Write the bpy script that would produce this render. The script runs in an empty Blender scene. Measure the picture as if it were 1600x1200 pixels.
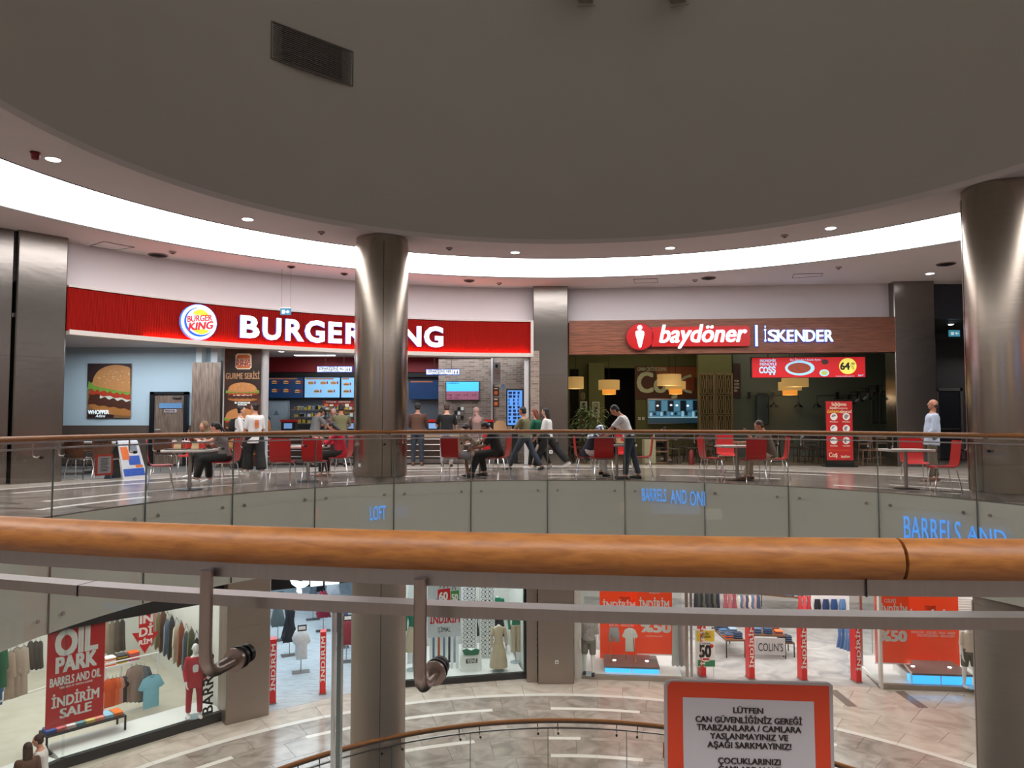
import bpy, math, random
from mathutils import Vector, Matrix
random.seed(7)
rad = math.radians
S = math.sin; C_ = math.cos
scene = bpy.context.scene
COL = scene.collection
# ------------------------------------------------------------------ camera, world, exposure
FPX, PIT, EYE = 1150.2, 0.0488, 1.30
CX, CY = 1.007, 8.755            # centre of the round void; the camera stands at its near edge
cam_d = bpy.data.cameras.new('camera'); cam = bpy.data.objects.new('camera', cam_d); COL.objects.link(cam)
cam_d.sensor_width = 36; cam_d.sensor_fit = 'HORIZONTAL'; cam_d.lens = 36 * FPX / 1600
cam_d.clip_start = 0.05; cam_d.clip_end = 200
cam.location = (0, 0, EYE); cam.rotation_euler = (math.pi / 2 + PIT, 0, 0)
scene.camera = cam
w = bpy.data.worlds.new('world'); scene.world = w; w.use_nodes = True
w.node_tree.nodes['Background'].inputs[0].default_value = (0.5, 0.55, 0.6, 1)
w.node_tree.nodes['Background'].inputs[1].default_value = 0.02
scene.view_settings.view_transform = 'Standard'; scene.view_settings.look = 'None'
scene.view_settings.exposure = 0.0; scene.view_settings.gamma = 1.0
scene.view_settings.use_curve_mapping = False
scene.cycles.use_denoising = True
scene.cycles.max_bounces = 8; scene.cycles.diffuse_bounces = 4; scene.cycles.glossy_bounces = 3
scene.cycles.transparent_max_bounces = 24; scene.cycles.sample_clamp_indirect = 4.0
scene.cycles.caustics_reflective = False; scene.cycles.caustics_refractive = False
RING_L, LRING_L = 5.6, 2.2        # radiance of the luminous ceiling rings, upper and lower floor

def area(name, loc, sx, sy, power, color=(1, 1, 1), rot=(0, 0, 0)):
    l = bpy.data.lights.new(name, 'AREA'); l.shape = 'RECTANGLE'; l.size = sx; l.size_y = sy
    l.energy = power; l.color = color
    o = bpy.data.objects.new(name, l); COL.objects.link(o); o.location = loc; o.rotation_euler = rot
    return o
def point(name, loc, power, color=(1, 1, 1), r=.05):
    l = bpy.data.lights.new(name, 'POINT'); l.energy = power; l.color = color; l.shadow_soft_size = r
    o = bpy.data.objects.new(name, l); COL.objects.link(o); o.location = loc
    return o
area('drum_skylight', (CX, CY, 13.9), 12.5, 12.5, 128, (1, .97, .93)).data.shape = 'DISK'  # unseen fill lamp added to brighten the drum wall and slab edge
# shop and kitchen lights (ceiling lamps inside the units)
area('light_burger_hall', (-3.2, 23.2, 3.28), 7, 2.0, 150, (.86, .93, 1))
area('light_burger_seats', (-10.0, 19.6, 3.28), 4.5, 1.6, 170, (.75, .88, 1))
area('light_grill_hall', (6.0, 24.5, 4.2), 8, 3, 75, (1, .86, .66))
area('light_grill_right', (9.8, 23.0, 4.2), 2.5, 3, 10, (.75, .9, 1))
area('light_corridor', (15.5, 23, 3.4), 1.5, 1.5, 14)
area('light_shop_left', (-11.2, 19.0, -1.75), 6, 6, 330, (1, 1, .97), (0, 0, rad(50)))
area('light_shop_black', (-7.2, 24.5, -1.75), 4, 8, 430, (.8, .92, 1), (0, 0, rad(28)))
area('light_shop_lattice', (-1.8, 22.9, -1.75), 4.0, 2.0, 170, (.95, .98, 1), (0, 0, rad(10)))
area('light_shop_jeans', (7.5, 24.5, -1.75), 8, 5, 420, (1, .99, .97), (0, 0, rad(-5)))
area('light_shop_jeans_right', (13.2, 22.6, -1.75), 5, 2.5, 200, (1, .98, .96), (0, 0, rad(-5)))

# ------------------------------------------------------------------ photograph pixel -> point on a real surface
def ray(px, py):
    u = (px - 800) / FPX; v = (600 - py) / FPX
    return (u, C_(PIT) - S(PIT) * v, S(PIT) + C_(PIT) * v)
def at_z(px, py, z):
    d = ray(px, py); t = (z - EYE) / d[2]
    return Vector((d[0] * t, d[1] * t, z))
def at_y(px, py, y):
    d = ray(px, py); t = y / d[1]
    return Vector((d[0] * t, y, EYE + d[2] * t))
def at_r(px, py, R, far=True):
    d = ray(px, py); a = d[0] ** 2 + d[1] ** 2; b = -2 * (d[0] * CX + d[1] * CY); c = CX * CX + CY * CY - R * R
    t = (-b + (1 if far else -1) * math.sqrt(b * b - 4 * a * c)) / (2 * a)
    return Vector((d[0] * t, d[1] * t, EYE + d[2] * t))
def theta(p): return math.degrees(math.atan2(p[0] - CX, p[1] - CY))
def pol(R, t, z=0): return Vector((CX + R * S(rad(t)), CY + R * C_(rad(t)), z))

class Frame:
    """A vertical plane: local x along it, local y away from the atrium, z up."""
    def __init__(s, x, y, ang): s.x, s.y, s.a = x, y, rad(ang); s.rz = -rad(ang)
    def w(s, x, y, z): return Vector((s.x + x * C_(s.a) + y * S(s.a), s.y - x * S(s.a) + y * C_(s.a), z))
    def hit(s, px, py, yo=0):
        d = ray(px, py); n = (S(s.a), C_(s.a))
        t = (n[0] * s.x + n[1] * s.y + yo) / (n[0] * d[0] + n[1] * d[1])
        X, Y = d[0] * t - s.x, d[1] * t - s.y
        return X * C_(s.a) - Y * S(s.a), EYE + d[2] * t
# ------------------------------------------------------------------ materials
def lin(c):
    o = []
    for v in c[:3]:
        v /= 255.0
        o.append(v / 12.92 if v <= .04045 else ((v + .055) / 1.055) ** 2.4)
    return tuple(o) + (1,)
_M = {}
def M(name, col, rough=.5, metal=0, emit=0, var=.12, scale=6, bump=0, stretch=(1, 1, 1), aniso=0, trans=0, spec=.5, ecol=None, coat=0):
    if name in _M: return _M[name]
    m = bpy.data.materials.new(name); m.use_nodes = True; nt = m.node_tree; N = nt.nodes; L = nt.links
    b = N['Principled BSDF']; c = lin(col)
    b.inputs['Base Color'].default_value = c; b.inputs['Roughness'].default_value = rough; b.inputs['Metallic'].default_value = metal
    b.inputs['Specular IOR Level'].default_value = spec; b.inputs['Coat Weight'].default_value = coat
    if emit:
        b.inputs['Emission Color'].default_value = lin(ecol) if ecol else c
        b.inputs['Emission Strength'].default_value = emit
    if var or bump:
        tc = N.new('ShaderNodeTexCoord'); mp = N.new('ShaderNodeMapping'); mp.inputs['Scale'].default_value = stretch
        nz = N.new('ShaderNodeTexNoise'); nz.inputs['Scale'].default_value = scale; nz.inputs['Detail'].default_value = 5
        L.new(tc.outputs['Object'], mp.inputs[0]); L.new(mp.outputs[0], nz.inputs['Vector'])
        mx = N.new('ShaderNodeMix'); mx.data_type = 'RGBA'
        mx.inputs[6].default_value = tuple(x * (1 - var) for x in c[:3]) + (1,)
        mx.inputs[7].default_value = tuple(min(1, x * (1 + var)) for x in c[:3]) + (1,)
        L.new(nz.outputs['Fac'], mx.inputs[0]); L.new(mx.outputs[2], b.inputs['Base Color'])
        if bump:
            bp = N.new('ShaderNodeBump'); bp.inputs['Strength'].default_value = bump; bp.inputs['Distance'].default_value = .01
            L.new(nz.outputs['Fac'], bp.inputs['Height']); L.new(bp.outputs[0], b.inputs['Normal'])
    if aniso:
        b.inputs['Anisotropic'].default_value = aniso
        tg = N.new('ShaderNodeTangent'); tg.direction_type = 'RADIAL'; tg.axis = 'Z'; L.new(tg.outputs[0], b.inputs['Tangent'])
    _M[name] = m
    return m
def glass(name, tint, refl=.08, rough=.0):
    if name in _M: return _M[name]
    m = bpy.data.materials.new(name); m.use_nodes = True; nt = m.node_tree; N = nt.nodes; L = nt.links; N.remove(N['Principled BSDF'])
    tr = N.new('ShaderNodeBsdfTransparent'); tr.inputs[0].default_value = lin(tint)
    gl = N.new('ShaderNodeBsdfGlossy'); gl.inputs[1].default_value = rough; gl.inputs[0].default_value = (.9, .95, .95, 1)
    fr = N.new('ShaderNodeFresnel'); fr.inputs[0].default_value = 1.4
    ge = N.new('ShaderNodeNewGeometry'); iv = N.new('ShaderNodeMath'); iv.operation = 'SUBTRACT'; iv.inputs[0].default_value = 1
    ml = N.new('ShaderNodeMath'); ml.operation = 'MULTIPLY'; L.new(ge.outputs['Backfacing'], iv.inputs[1])
    L.new(iv.outputs[0], ml.inputs[0]); L.new(fr.outputs[0], ml.inputs[1])
    mx = N.new('ShaderNodeMixShader'); L.new(ml.outputs[0], mx.inputs[0]); L.new(tr.outputs[0], mx.inputs[1]); L.new(gl.outputs[0], mx.inputs[2])
    L.new(mx.outputs[0], N['Material Output'].inputs[0])
    _M[name] = m; return m
def ramp_mat(name, stops, scale, detail=8, rough=.3, distort=.6, stretch=(1, 1, 1), bump=0, coat=0, tex='noise', spec=.5):
    if name in _M: return _M[name]
    m = bpy.data.materials.new(name); m.use_nodes = True; nt = m.node_tree; N = nt.nodes; L = nt.links; b = N['Principled BSDF']
    tc = N.new('ShaderNodeTexCoord'); mp = N.new('ShaderNodeMapping'); mp.inputs['Scale'].default_value = stretch
    nz = N.new('ShaderNodeTexNoise'); nz.inputs['Scale'].default_value = scale; nz.inputs['Detail'].default_value = detail
    nz.inputs['Distortion'].default_value = distort
    oi = N.new('ShaderNodeObjectInfo'); ad = N.new('ShaderNodeVectorMath'); ad.operation = 'ADD'
    sc = N.new('ShaderNodeMath'); sc.operation = 'MULTIPLY'; sc.inputs[1].default_value = 17.0
    L.new(oi.outputs['Random'], sc.inputs[0]); L.new(tc.outputs['Object'], mp.inputs[0]); L.new(mp.outputs[0], ad.inputs[0]); L.new(sc.outputs[0], ad.inputs[1])
    L.new(ad.outputs[0], nz.inputs['Vector'])
    r = N.new('ShaderNodeValToRGB'); r.color_ramp.elements[0].position = stops[0][0]; r.color_ramp.elements[0].color = lin(stops[0][1])
    r.color_ramp.elements[1].position = stops[-1][0]; r.color_ramp.elements[1].color = lin(stops[-1][1])
    for p, c in stops[1:-1]:
        e = r.color_ramp.elements.new(p); e.color = lin(c)
    L.new(nz.outputs['Fac'], r.inputs[0]); L.new(r.outputs[0], b.inputs['Base Color'])
    b.inputs['Roughness'].default_value = rough; b.inputs['Coat Weight'].default_value = coat; b.inputs['Specular IOR Level'].default_value = spec
    if bump:
        bp = N.new('ShaderNodeBump'); bp.inputs['Strength'].default_value = bump; bp.inputs['Distance'].default_value = .01
        L.new(nz.outputs['Fac'], bp.inputs['Height']); L.new(bp.outputs[0], b.inputs['Normal'])
    _M[name] = m; return m

PLASTER = M('soffit_plaster', (214, 204, 202), .8, var=.03, scale=2)
DRUM = M('drum_plaster', (190, 186, 178), .85, var=.04, scale=1)
WALLP = M('upper_wall_plaster', (222, 212, 214), .8, var=.03, scale=2)
STEEL = M('brushed_steel', (176, 166, 158), .3, 1, var=.10, scale=3, bump=.06, stretch=(1, 1, 30), aniso=.6)
PSTEEL = M('pillar_steel', (140, 133, 128), .24, 1, var=.08, scale=1.5, bump=.35, stretch=(1, 1, 2.2))
LSTEEL = M('warm_cladding', (150, 136, 126), .38, .75, var=.05, scale=3, stretch=(1, 1, 25), bump=.03)
BAR = M('satin_steel_bar', (170, 162, 158), .34, 1, var=.08, scale=8, stretch=(12, 1, 1))
TUBE = M('satin_steel_tube', (165, 150, 142), .3, 1, var=.05)
CHROME = M('chrome', (220, 220, 222), .12, 1, var=.03)
WOODRAIL = ramp_mat('beech_handrail', [(.25, (128, 76, 32)), (.45, (152, 94, 42)), (.6, (165, 105, 48)), (.8, (138, 82, 34))], 34, 10, .48, .4, (.5, .5, 3), .08, .08)
FASCIA = M('fascia_back_panel', (222, 220, 206), .6, var=.03, scale=2)
MARB_D = ramp_mat('grey_marble', [(.3, (104, 94, 88)), (.5, (140, 130, 122)), (.7, (168, 157, 148))], 1.6, 10, .17, 1.2)
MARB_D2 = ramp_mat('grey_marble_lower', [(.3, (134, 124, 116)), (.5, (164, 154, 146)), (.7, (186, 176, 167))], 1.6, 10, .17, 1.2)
MARB_L = ramp_mat('beige_marble', [(.3, (186, 172, 160)), (.5, (208, 196, 184)), (.7, (222, 212, 202))], 1.3, 10, .17, 1.4)
INLAY = M('white_marble_inlay', (236, 232, 226), .2, var=.04)
GROUT = M('grout', (96, 90, 84), .8)
GLASSR = glass('balustrade_glass', (252, 252, 251))
SHOPG = glass('shop_glass', (246, 250, 250))
BLACK = M('black_lacquer', (16, 16, 18), .35, var=.05)
DARKM = M('dark_metal', (38, 36, 36), .45, .5, var=.05)
WHITE = M('white_paint', (236, 236, 234), .5, var=.03)
LUM = M('luminous_ceiling', (255, 255, 255), .5, emit=RING_L, var=0)
LUM2 = M('luminous_ceiling_lower', (255, 250, 240), .5, emit=LRING_L, var=0)
LAMP = M('lamp_disc', (255, 255, 255), .5, emit=9, var=0)
TUBEL = M('tube_light', (250, 252, 255), .5, emit=7, var=0)
RED = M('red_sign_panel', (158, 20, 11), .75, var=.06, scale=4, spec=.15)
REDCH = M('red_laminate', (186, 20, 22), .35, var=.05)
LETW = M('lit_white_letter', (235, 246, 255), .4, emit=1.25, var=0)
LETB = M('letter_side_blue', (40, 110, 255), .4, emit=1.3, var=0)
ORANGE = M('orange_red_panel', (228, 64, 20), .5, emit=.3, var=.05)
SKIN1 = M('skin_light', (205, 150, 125), .5, var=.05)
SKIN2 = M('skin_tan', (172, 118, 92), .5, var=.05)
HAIRB = M('hair_black', (22, 17, 15), .55, var=.3, scale=40, bump=.3)
HAIRBR = M('hair_brown', (58, 36, 26), .55, var=.3, scale=40, bump=.3)

# ------------------------------------------------------------------ mesh builder
class MB:
    def __init__(s): s.v = []; s.f = []; s.mi = []; s.m = 0; s.T = None
    def add(s, vs, fs):
        b = len(s.v)
        if s.T is not None: vs = [s.T @ Vector(v) for v in vs]
        s.v += [tuple(v) for v in vs]; s.f += [tuple(b + i for i in f) for f in fs]; s.mi += [s.m] * len(fs)
        return s
    def box(s, x0, x1, y0, y1, z0, z1):
        return s.add([(x0, y0, z0), (x1, y0, z0), (x1, y1, z0), (x0, y1, z0), (x0, y0, z1), (x1, y0, z1), (x1, y1, z1), (x0, y1, z1)],
                     [(0, 3, 2, 1), (4, 5, 6, 7), (0, 1, 5, 4), (1, 2, 6, 5), (2, 3, 7, 6), (3, 0, 4, 7)])
    def tube(s, pts, r, n=8, closed=False, sq=None):
        pts = [Vector(p) for p in pts]; k = len(pts); rs = r if isinstance(r, (list, tuple)) else [r] * k
        vs = []; up = None
        for i, p in enumerate(pts):
            a = pts[(i - 1) % k] if (closed or i) else p; b = pts[(i + 1) % k] if (closed or i < k - 1) else p
            t = (b - a); t = t.normalized() if t.length > 1e-9 else Vector((0, 0, 1))
            if up is None: up = Vector((0, 0, 1)) if abs(t.z) < .9 else Vector((0, 1, 0))
            x = t.cross(up)
            if x.length < 1e-6: x = t.cross(Vector((1, 0, 0)))
            x.normalize(); y = x.cross(t).normalized(); up = y
            for j in range(n):
                an = 2 * math.pi * j / n
                vs.append(p + x * (C_(an) * rs[i]) + y * (S(an) * rs[i]))
        fs = []
        for i in range(k if closed else k - 1):
            for j in range(n):
                a, b = i * n + j, i * n + (j + 1) % n; c, d = ((i + 1) % k) * n + (j + 1) % n, ((i + 1) % k) * n + j
                fs.append((a, d, c, b))
        if not closed: fs += [tuple(range(n)), tuple(reversed(range((k - 1) * n, k * n)))]
        return s.add(vs, fs)
    def lathe(s, prof, x=0, y=0, n=16, z=0):
        vs = []; fs = []; k = len(prof)
        for r, h in prof:
            for j in range(n):
                a = 2 * math.pi * j / n; vs.append((x + r * C_(a), y + r * S(a), z + h))
        for i in range(k - 1):
            for j in range(n):
                fs.append((i * n + j, i * n + (j + 1) % n, (i + 1) * n + (j + 1) % n, (i + 1) * n + j))
        fs += [tuple(reversed(range(n))), tuple(range((k - 1) * n, k * n))]
        return s.add(vs, fs)
    def prism(s, pts, y0, y1):          # outline in local x, z extruded along y (front face at y0)
        n = len(pts)
        A = sum(pts[i][0] * pts[(i + 1) % n][1] - pts[(i + 1) % n][0] * pts[i][1] for i in range(n))
        if A < 0: pts = pts[::-1]
        vs = [(x, y0, z) for x, z in pts] + [(x, y1, z) for x, z in pts]
        fs = [tuple(range(n)), tuple(reversed(range(n, 2 * n)))] + [(i, i + n, (i + 1) % n + n, (i + 1) % n) for i in range(n)]
        return s.add(vs, fs)
    def slab(s, pts, z0, z1):           # outline in x, y extruded along z
        n = len(pts)
        A = sum(pts[i][0] * pts[(i + 1) % n][1] - pts[(i + 1) % n][0] * pts[i][1] for i in range(n))
        if A < 0: pts = pts[::-1]
        vs = [(x, y, z0) for x, y in pts] + [(x, y, z1) for x, y in pts]
        fs = [tuple(reversed(range(n))), tuple(range(n, 2 * n))] + [(i, (i + 1) % n, (i + 1) % n + n, i + n) for i in range(n)]
        return s.add(vs, fs)
    def arc(s, R0, R1, t0, t1, z0, z1, n=None):    # annular block around the void's centre
        n = n or max(1, int(abs(t1 - t0) / 2.5)); full = abs(t1 - t0) >= 359.9
        vs = []; k = n if full else n + 1
        for i in range(k):
            t = t0 + (t1 - t0) * i / n
            vs += [pol(R0, t, z0), pol(R1, t, z0), pol(R1, t, z1), pol(R0, t, z1)]
        fs = []
        for i in range(n):
            a, b = i * 4, ((i + 1) % k) * 4
            for q in range(4):
                fs.append((a + q, a + (q + 1) % 4, b + (q + 1) % 4, b + q))
        if not full: fs += [(3, 2, 1, 0), tuple((k - 1) * 4 + q for q in range(4))]
        return s.add(vs, fs)
    def ell(s, c, r, nu=12, nv=8, rot=None):
        vs = [(0, 0, -1)]; fs = []
        for i in range(1, nv):
            p = math.pi * i / nv
            for j in range(nu):
                a = 2 * math.pi * j / nu; vs.append((S(p) * C_(a), S(p) * S(a), -C_(p)))
        vs.append((0, 0, 1)); e = len(vs) - 1
        for j in range(nu):
            fs.append((0, 1 + (j + 1) % nu, 1 + j)); fs.append((e, 1 + (nv - 2) * nu + j, 1 + (nv - 2) * nu + (j + 1) % nu))
            for i in range(nv - 2):
                fs.append((1 + i * nu + j, 1 + i * nu + (j + 1) % nu, 1 + (i + 1) * nu + (j + 1) % nu, 1 + (i + 1) * nu + j))
        r = Vector(r) if not isinstance(r, (int, float)) else Vector((r, r, r)); c = Vector(c)
        out = []
        for v in vs:
            q = Vector((v[0] * r.x, v[1] * r.y, v[2] * r.z))
            if rot is not None: q = rot @ q
            out.append(q + c)
        return s.add(out, fs)
    def mesh(s, name, mats, smooth=35):
        me = bpy.data.meshes.new(name); me.from_pydata(s.v, [], s.f); me.update()
        for m in (mats if isinstance(mats, (list, tuple)) else [mats]): me.materials.append(m)
        if len(me.materials) > 1: me.polygons.foreach_set('material_index', s.mi)
        if smooth:
            me.polygons.foreach_set('use_smooth', [True] * len(me.polygons))
            try: me.set_sharp_from_angle(angle=rad(smooth))
            except Exception: pass
        return me
    def build(s, name, mats, parent=None, smooth=35):
        return link(name, s.mesh(name, mats, smooth), parent)
def link(name, me, parent=None, loc=None, rz=0):
    o = bpy.data.objects.new(name, me); COL.objects.link(o)
    if parent is not None: o.parent = parent
    if loc is not None: o.location = loc
    if rz: o.rotation_euler = (0, 0, rz)
    return o
def tag(o, label, cat, group=None, kind=None):
    o['label'] = label; o['category'] = cat
    if group: o['group'] = group
    if kind: o['kind'] = kind
    return o
def thing(name, label, cat, loc=(0, 0, 0), rz=0, group=None):
    o = bpy.data.objects.new(name, None); COL.objects.link(o); o.location = loc; o.rotation_euler = (0, 0, rz)
    o.empty_display_size = .1
    return tag(o, label, cat, group)
def struct(o): o['kind'] = 'structure'; return o
def dup(root, loc=None, rz=None, label=None, group=None):
    def cp(o, p):
        c = o.copy(); COL.objects.link(c)
        if p is not None: c.parent = p
        for ch in kids.get(o, []): cp(ch, c)
        return c
    kids = {}
    st = [root]
    allo = [o for o in COL.objects if o.parent is not None]
    for o in allo: kids.setdefault(o.parent, []).append(o)
    r = cp(root, None)
    if loc is not None: r.location = loc
    if rz is not None: r.rotation_euler = (0, 0, rz)
    if label: r['label'] = label
    if group: r['group'] = group
    return r
# ---- lettering
_T = {}
def text_geo(s, bold=0.0, shear=0.0, ext=.0):
    k = (s, bold, shear, ext)
    if k in _T: return _T[k]
    cu = bpy.data.curves.new('text', 'FONT'); cu.body = s; cu.size = 1; cu.offset = bold * .5; cu.shear = shear
    cu.resolution_u = 3; cu.extrude = ext; cu.align_x = 'CENTER'
    o = bpy.data.objects.new('text', cu)
    me = o.to_mesh()
    vs = [tuple(v.co) for v in me.vertices]; fs = [tuple(p.vertices) for p in me.polygons]
    o.to_mesh_clear(); bpy.data.objects.remove(o); bpy.data.curves.remove(cu)
    xs = [v[0] for v in vs]; ys = [v[1] for v in vs]
    _T[k] = (vs, fs, min(xs), max(xs), min(ys), max(ys))
    return _T[k]
CAP = [0]
def text_mb(mb, s, x0, x1, z0, z1, y=-.005, bold=.02, shear=0, th=.004, rot=False, fit=False):
    """lettering in the local xz plane: x0..x1 wide, capitals from z0 (baseline) to z1; fit squeezes the whole outline into the box; rot reads upwards"""
    if not CAP[0]: CAP[0] = text_geo('H', 0, 0, .5)[5]
    vs, fs, a, b, c, d = text_geo(s, 0, shear, .5)
    if not fit: c, d = 0, CAP[0]
    k = bold * .45
    k *= 1.3 if bold >= .06 else 1
    for ci, (dx, dy) in enumerate(((0, 0),) if bold < .012 else ((-k, -k * .5), (k, -k * .5), (-k, k * .5), (k, k * .5))):
        o = []; y -= .0004 * min(1, ci)
        for X, Y, Z in vs:
            u, v = (X + dx - a) / (b - a), (Y + dy - c) / (d - c)
            if rot: u, v = 1 - v, u
            o.append((x0 + (x1 - x0) * u, y - Z * th, z0 + (z1 - z0) * v))
        mb.add(o, fs)
    return mb

class On:
    """A thing fixed on (or standing in) a vertical plane; photograph pixels are projected on to that plane."""
    def __init__(s, name, label, cat, fr, px, py, yo=0, group=None):
        s.fr = fr; s.yo = yo; s.x, s.z = fr.hit(px, py, yo)
        s.e = thing(name, label, cat, fr.w(s.x, yo, s.z), fr.rz, group)
    def p(s, px, py):
        x, z = s.fr.hit(px, py, s.yo); return x - s.x, z - s.z
    def _b(s, x0, y0, x1, y1):
        cx, cy = (x0 + x1) / 2, (y0 + y1) / 2
        return s.p(x0, cy)[0], s.p(x1, cy)[0], s.p(cx, y1)[1], s.p(cx, y0)[1]
    def rect(s, name, x0, y0, x1, y1, mat, d=.0, th=.02, mb=None):
        a, b, c, e = s._b(x0, y0, x1, y1); q = mb or MB(); q.box(a, b, -d - th, -d, c, e)
        return q if mb else q.build(name, mat, s.e)
    def poly(s, name, pts, mat, d=0, th=.004, mb=None):
        q = mb or MB(); q.prism([s.p(*t) for t in pts], -d - th, -d)
        return q if mb else q.build(name, mat, s.e)
    def oval(s, name, cx, cy, rx, ry, mat, d=0, th=.004, mb=None, a0=0, a1=360, n=24):
        pts = [(cx + rx * C_(rad(a0 + (a1 - a0) * i / n)), cy - ry * S(rad(a0 + (a1 - a0) * i / n))) for i in range(n if a1 - a0 >= 360 else n + 1)]
        return s.poly(name, pts, mat, d, th, mb)
    def text(s, name, t, x0, y0, x1, y1, mat, d=.01, bold=.02, shear=0, th=.004, mb=None, rot=False, fit=False):
        a, b, c, e = s._b(x0, y0, x1, y1); q = mb or MB()
        text_mb(q, t, a, b, c, e, -d - th / 2, bold, shear, th, rot, fit)
        return q if mb else q.build(name, mat, s.e, smooth=0)
    def lines(s, name, rows, mat, d=.01, bold=.02, th=.004):
        q = MB()
        for r in rows: s.text('', r[0], *r[1:5], None, d, bold, 0, th, mb=q)
        return q.build(name, mat, s.e, smooth=0)
# ================================================================== SETTING
LO = -6.2                        # lower floor level
SF = Frame(*(pol(13.05, 5.5)[:2]), 5.5)      # straight shop line to the right of the centre pillar
def sline(s, yo, z): return SF.w(s, yo, z)
# ---- slabs, floors of stone tiles with white inlay strips
b = MB(); b.arc(7.42, 34, -90, 90, -.25, -.03, 60); b.arc(7.42, 13.2, 90, 270, -.25, -.03, 50)
struct(b.build('floor', GROUT)); fl_up = COL.objects['floor']
b = MB(); b.arc(7.42, 34, -90, 90, LO - .25, LO - .03, 60); b.arc(7.42, 13.2, 90, 270, LO - .25, LO - .03, 50)
fl_lo = struct(b.build('floor', GROUT))
b = MB(); b.arc(7.365, 7.42, 0, 360, -.02, 0, 72)
struct(b.build('trim_1', MARB_D)); b = MB(); b.arc(7.36, 7.42, 0, 360, LO - .6, LO, 72); struct(b.build('trim_2', MARB_D))
rows = [(7.42, 8.02, MARB_D), (8.19, 8.93, MARB_D), (9.1, 9.9, MARB_D), (9.91, 10.71, MARB_D), (10.88, 11.67, MARB_D), (11.86, 12.5, MARB_L), (12.51, 13.3, MARB_L)]
strips = [(8.025, 8.185), (8.935, 9.095), (10.715, 10.875), (11.675, 11.855)]
dash = {0: [(-76, -62), (-36, -24), (-1, 13.5), (42, 58)], 1: [(-70, -44), (-30, -12), (-1, 3.9), (16, 33), (47, 66)],
        2: [(-66, -42), (-33, -8), (0, 12.2), (24, 37), (48, 70)], 3: [(-75, 75)]}
q = 0
for ri, (r0, r1, m) in enumerate(rows):
    step = 6.515
    for k in range(23):
        t0 = -75 + k * step + (0 if ri % 2 else step / 2)
        b = MB(); b.arc(r0, r1, t0 + .02, t0 + step - .02, -.03, 0, 4)
        me = b.mesh('tile', m, 0)
        link('tile', me, fl_up)
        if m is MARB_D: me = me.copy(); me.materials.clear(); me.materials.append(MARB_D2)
        link('tile', me, fl_lo, (0, 0, LO))
for si, (r0, r1) in enumerate(strips):
    t = -75.0
    for a, c in dash[si] + [(75, 75)]:
        if a > t:
            me = MB().arc(r0, r1, t, a, -.03, 0).mesh('filler_tile', MARB_D, 0)
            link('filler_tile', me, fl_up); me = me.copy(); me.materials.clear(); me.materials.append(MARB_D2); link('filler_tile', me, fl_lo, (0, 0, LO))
        if c > a:
            n = max(1, int((c - a) / 6.515))
            for i in range(n):
                me = MB().arc(r0, r1, a + (c - a) * i / n, a + (c - a) * (i + 1) / n - .03, -.03, .001).mesh('inlay_strip', INLAY, 0)
                link('inlay_strip', me, fl_up); link('inlay_strip', me, fl_lo, (0, 0, LO))
        t = c
# floor fields in front of the straight shop line (beyond the ring of tiles)
for z, par in ((0, fl_up), (LO, fl_lo)):
    for (r0, r1, t0, t1) in ((13.31, 14.7, 15, 62), (14.71, 16.2, 30, 62), (16.21, 18.6, 38, 62)):
        n = int((t1 - t0) / 6)
        for k in range(n):
            a, c = t0 + (t1 - t0) * k / n, t0 + (t1 - t0) * (k + 1) / n
            MB().arc(r0, r1, a + .02, c - .02, z - .03, z, 3).build('tile', MARB_L, par, 0)
# dark radial bands in the stone in front of the jeans shop
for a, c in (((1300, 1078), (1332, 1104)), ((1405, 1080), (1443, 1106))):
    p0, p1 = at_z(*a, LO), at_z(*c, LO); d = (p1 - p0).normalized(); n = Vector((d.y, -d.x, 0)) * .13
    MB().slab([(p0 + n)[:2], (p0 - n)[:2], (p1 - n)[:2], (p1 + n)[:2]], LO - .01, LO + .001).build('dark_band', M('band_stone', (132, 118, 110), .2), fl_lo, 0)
# near-side floors (under the viewer)
for z, par in ((0, fl_up), (LO, fl_lo)):
    me = MB().arc(7.42, 13.2, 88, 284, z - .03, z, 60).build('walkway_surface', MARB_D, par, 0)
# ---- slab edge, ceilings
b = MB(); b.arc(7.36, 7.56, 0, 360, -1.57, -.255, 84); b.arc(7.36, 7.418, 0, 360, -.254, -.021, 84); struct(b.build('wall_slab_edge', FASCIA))
b = MB(); b.arc(7.56, 8.86, 0, 360, -1.57, -1.5, 84); b.arc(11.3, 34, -90, 90, -1.57, -1.5, 60); b.arc(11.3, 13.2, 90, 270, -1.57, -1.5, 40)
struct(b.build('ceiling', PLASTER))
b = MB(); b.arc(8.86, 11.3, 0, 360, -1.53, -1.5, 96); tag(b.build('luminous_ring', LUM2), 'glowing stretched ceiling ring above the lower floor walkway, hidden behind the railing', 'light')
b = MB(); b.arc(7.4, 8.86, 0, 360, 5.2, 5.3, 96); b.arc(11.3, 34, -90, 90, 5.2, 5.3, 90); b.arc(11.3, 13.2, 90, 270, 5.2, 5.3, 60)
pass
struct(b.build('ceiling', PLASTER)); ceil_up = COL.objects['ceiling.001']
b = MB(); b.arc(8.88, 11.28, 0, 360, 5.215, 5.3, 120)
tag(b.build('luminous_ring', LUM), 'wide glowing white ring set in the ceiling above the walkway', 'light')
b = MB(); b.arc(8.86, 8.88, 0, 360, 5.19, 5.25, 120); b.arc(11.28, 11.3, 0, 360, 5.19, 5.25, 120); struct(b.build('trim_3', M('shadow_gap', (70, 64, 62), .7)))
b = MB(); b.arc(7.4, 7.6, 0, 360, 5.3, 14, 120); struct(b.build('wall_drum', DRUM))
b = MB(); b.arc(.01, 7.6, 0, 360, 14, 14.1, 60); struct(b.build('ceiling', DRUM))
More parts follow.
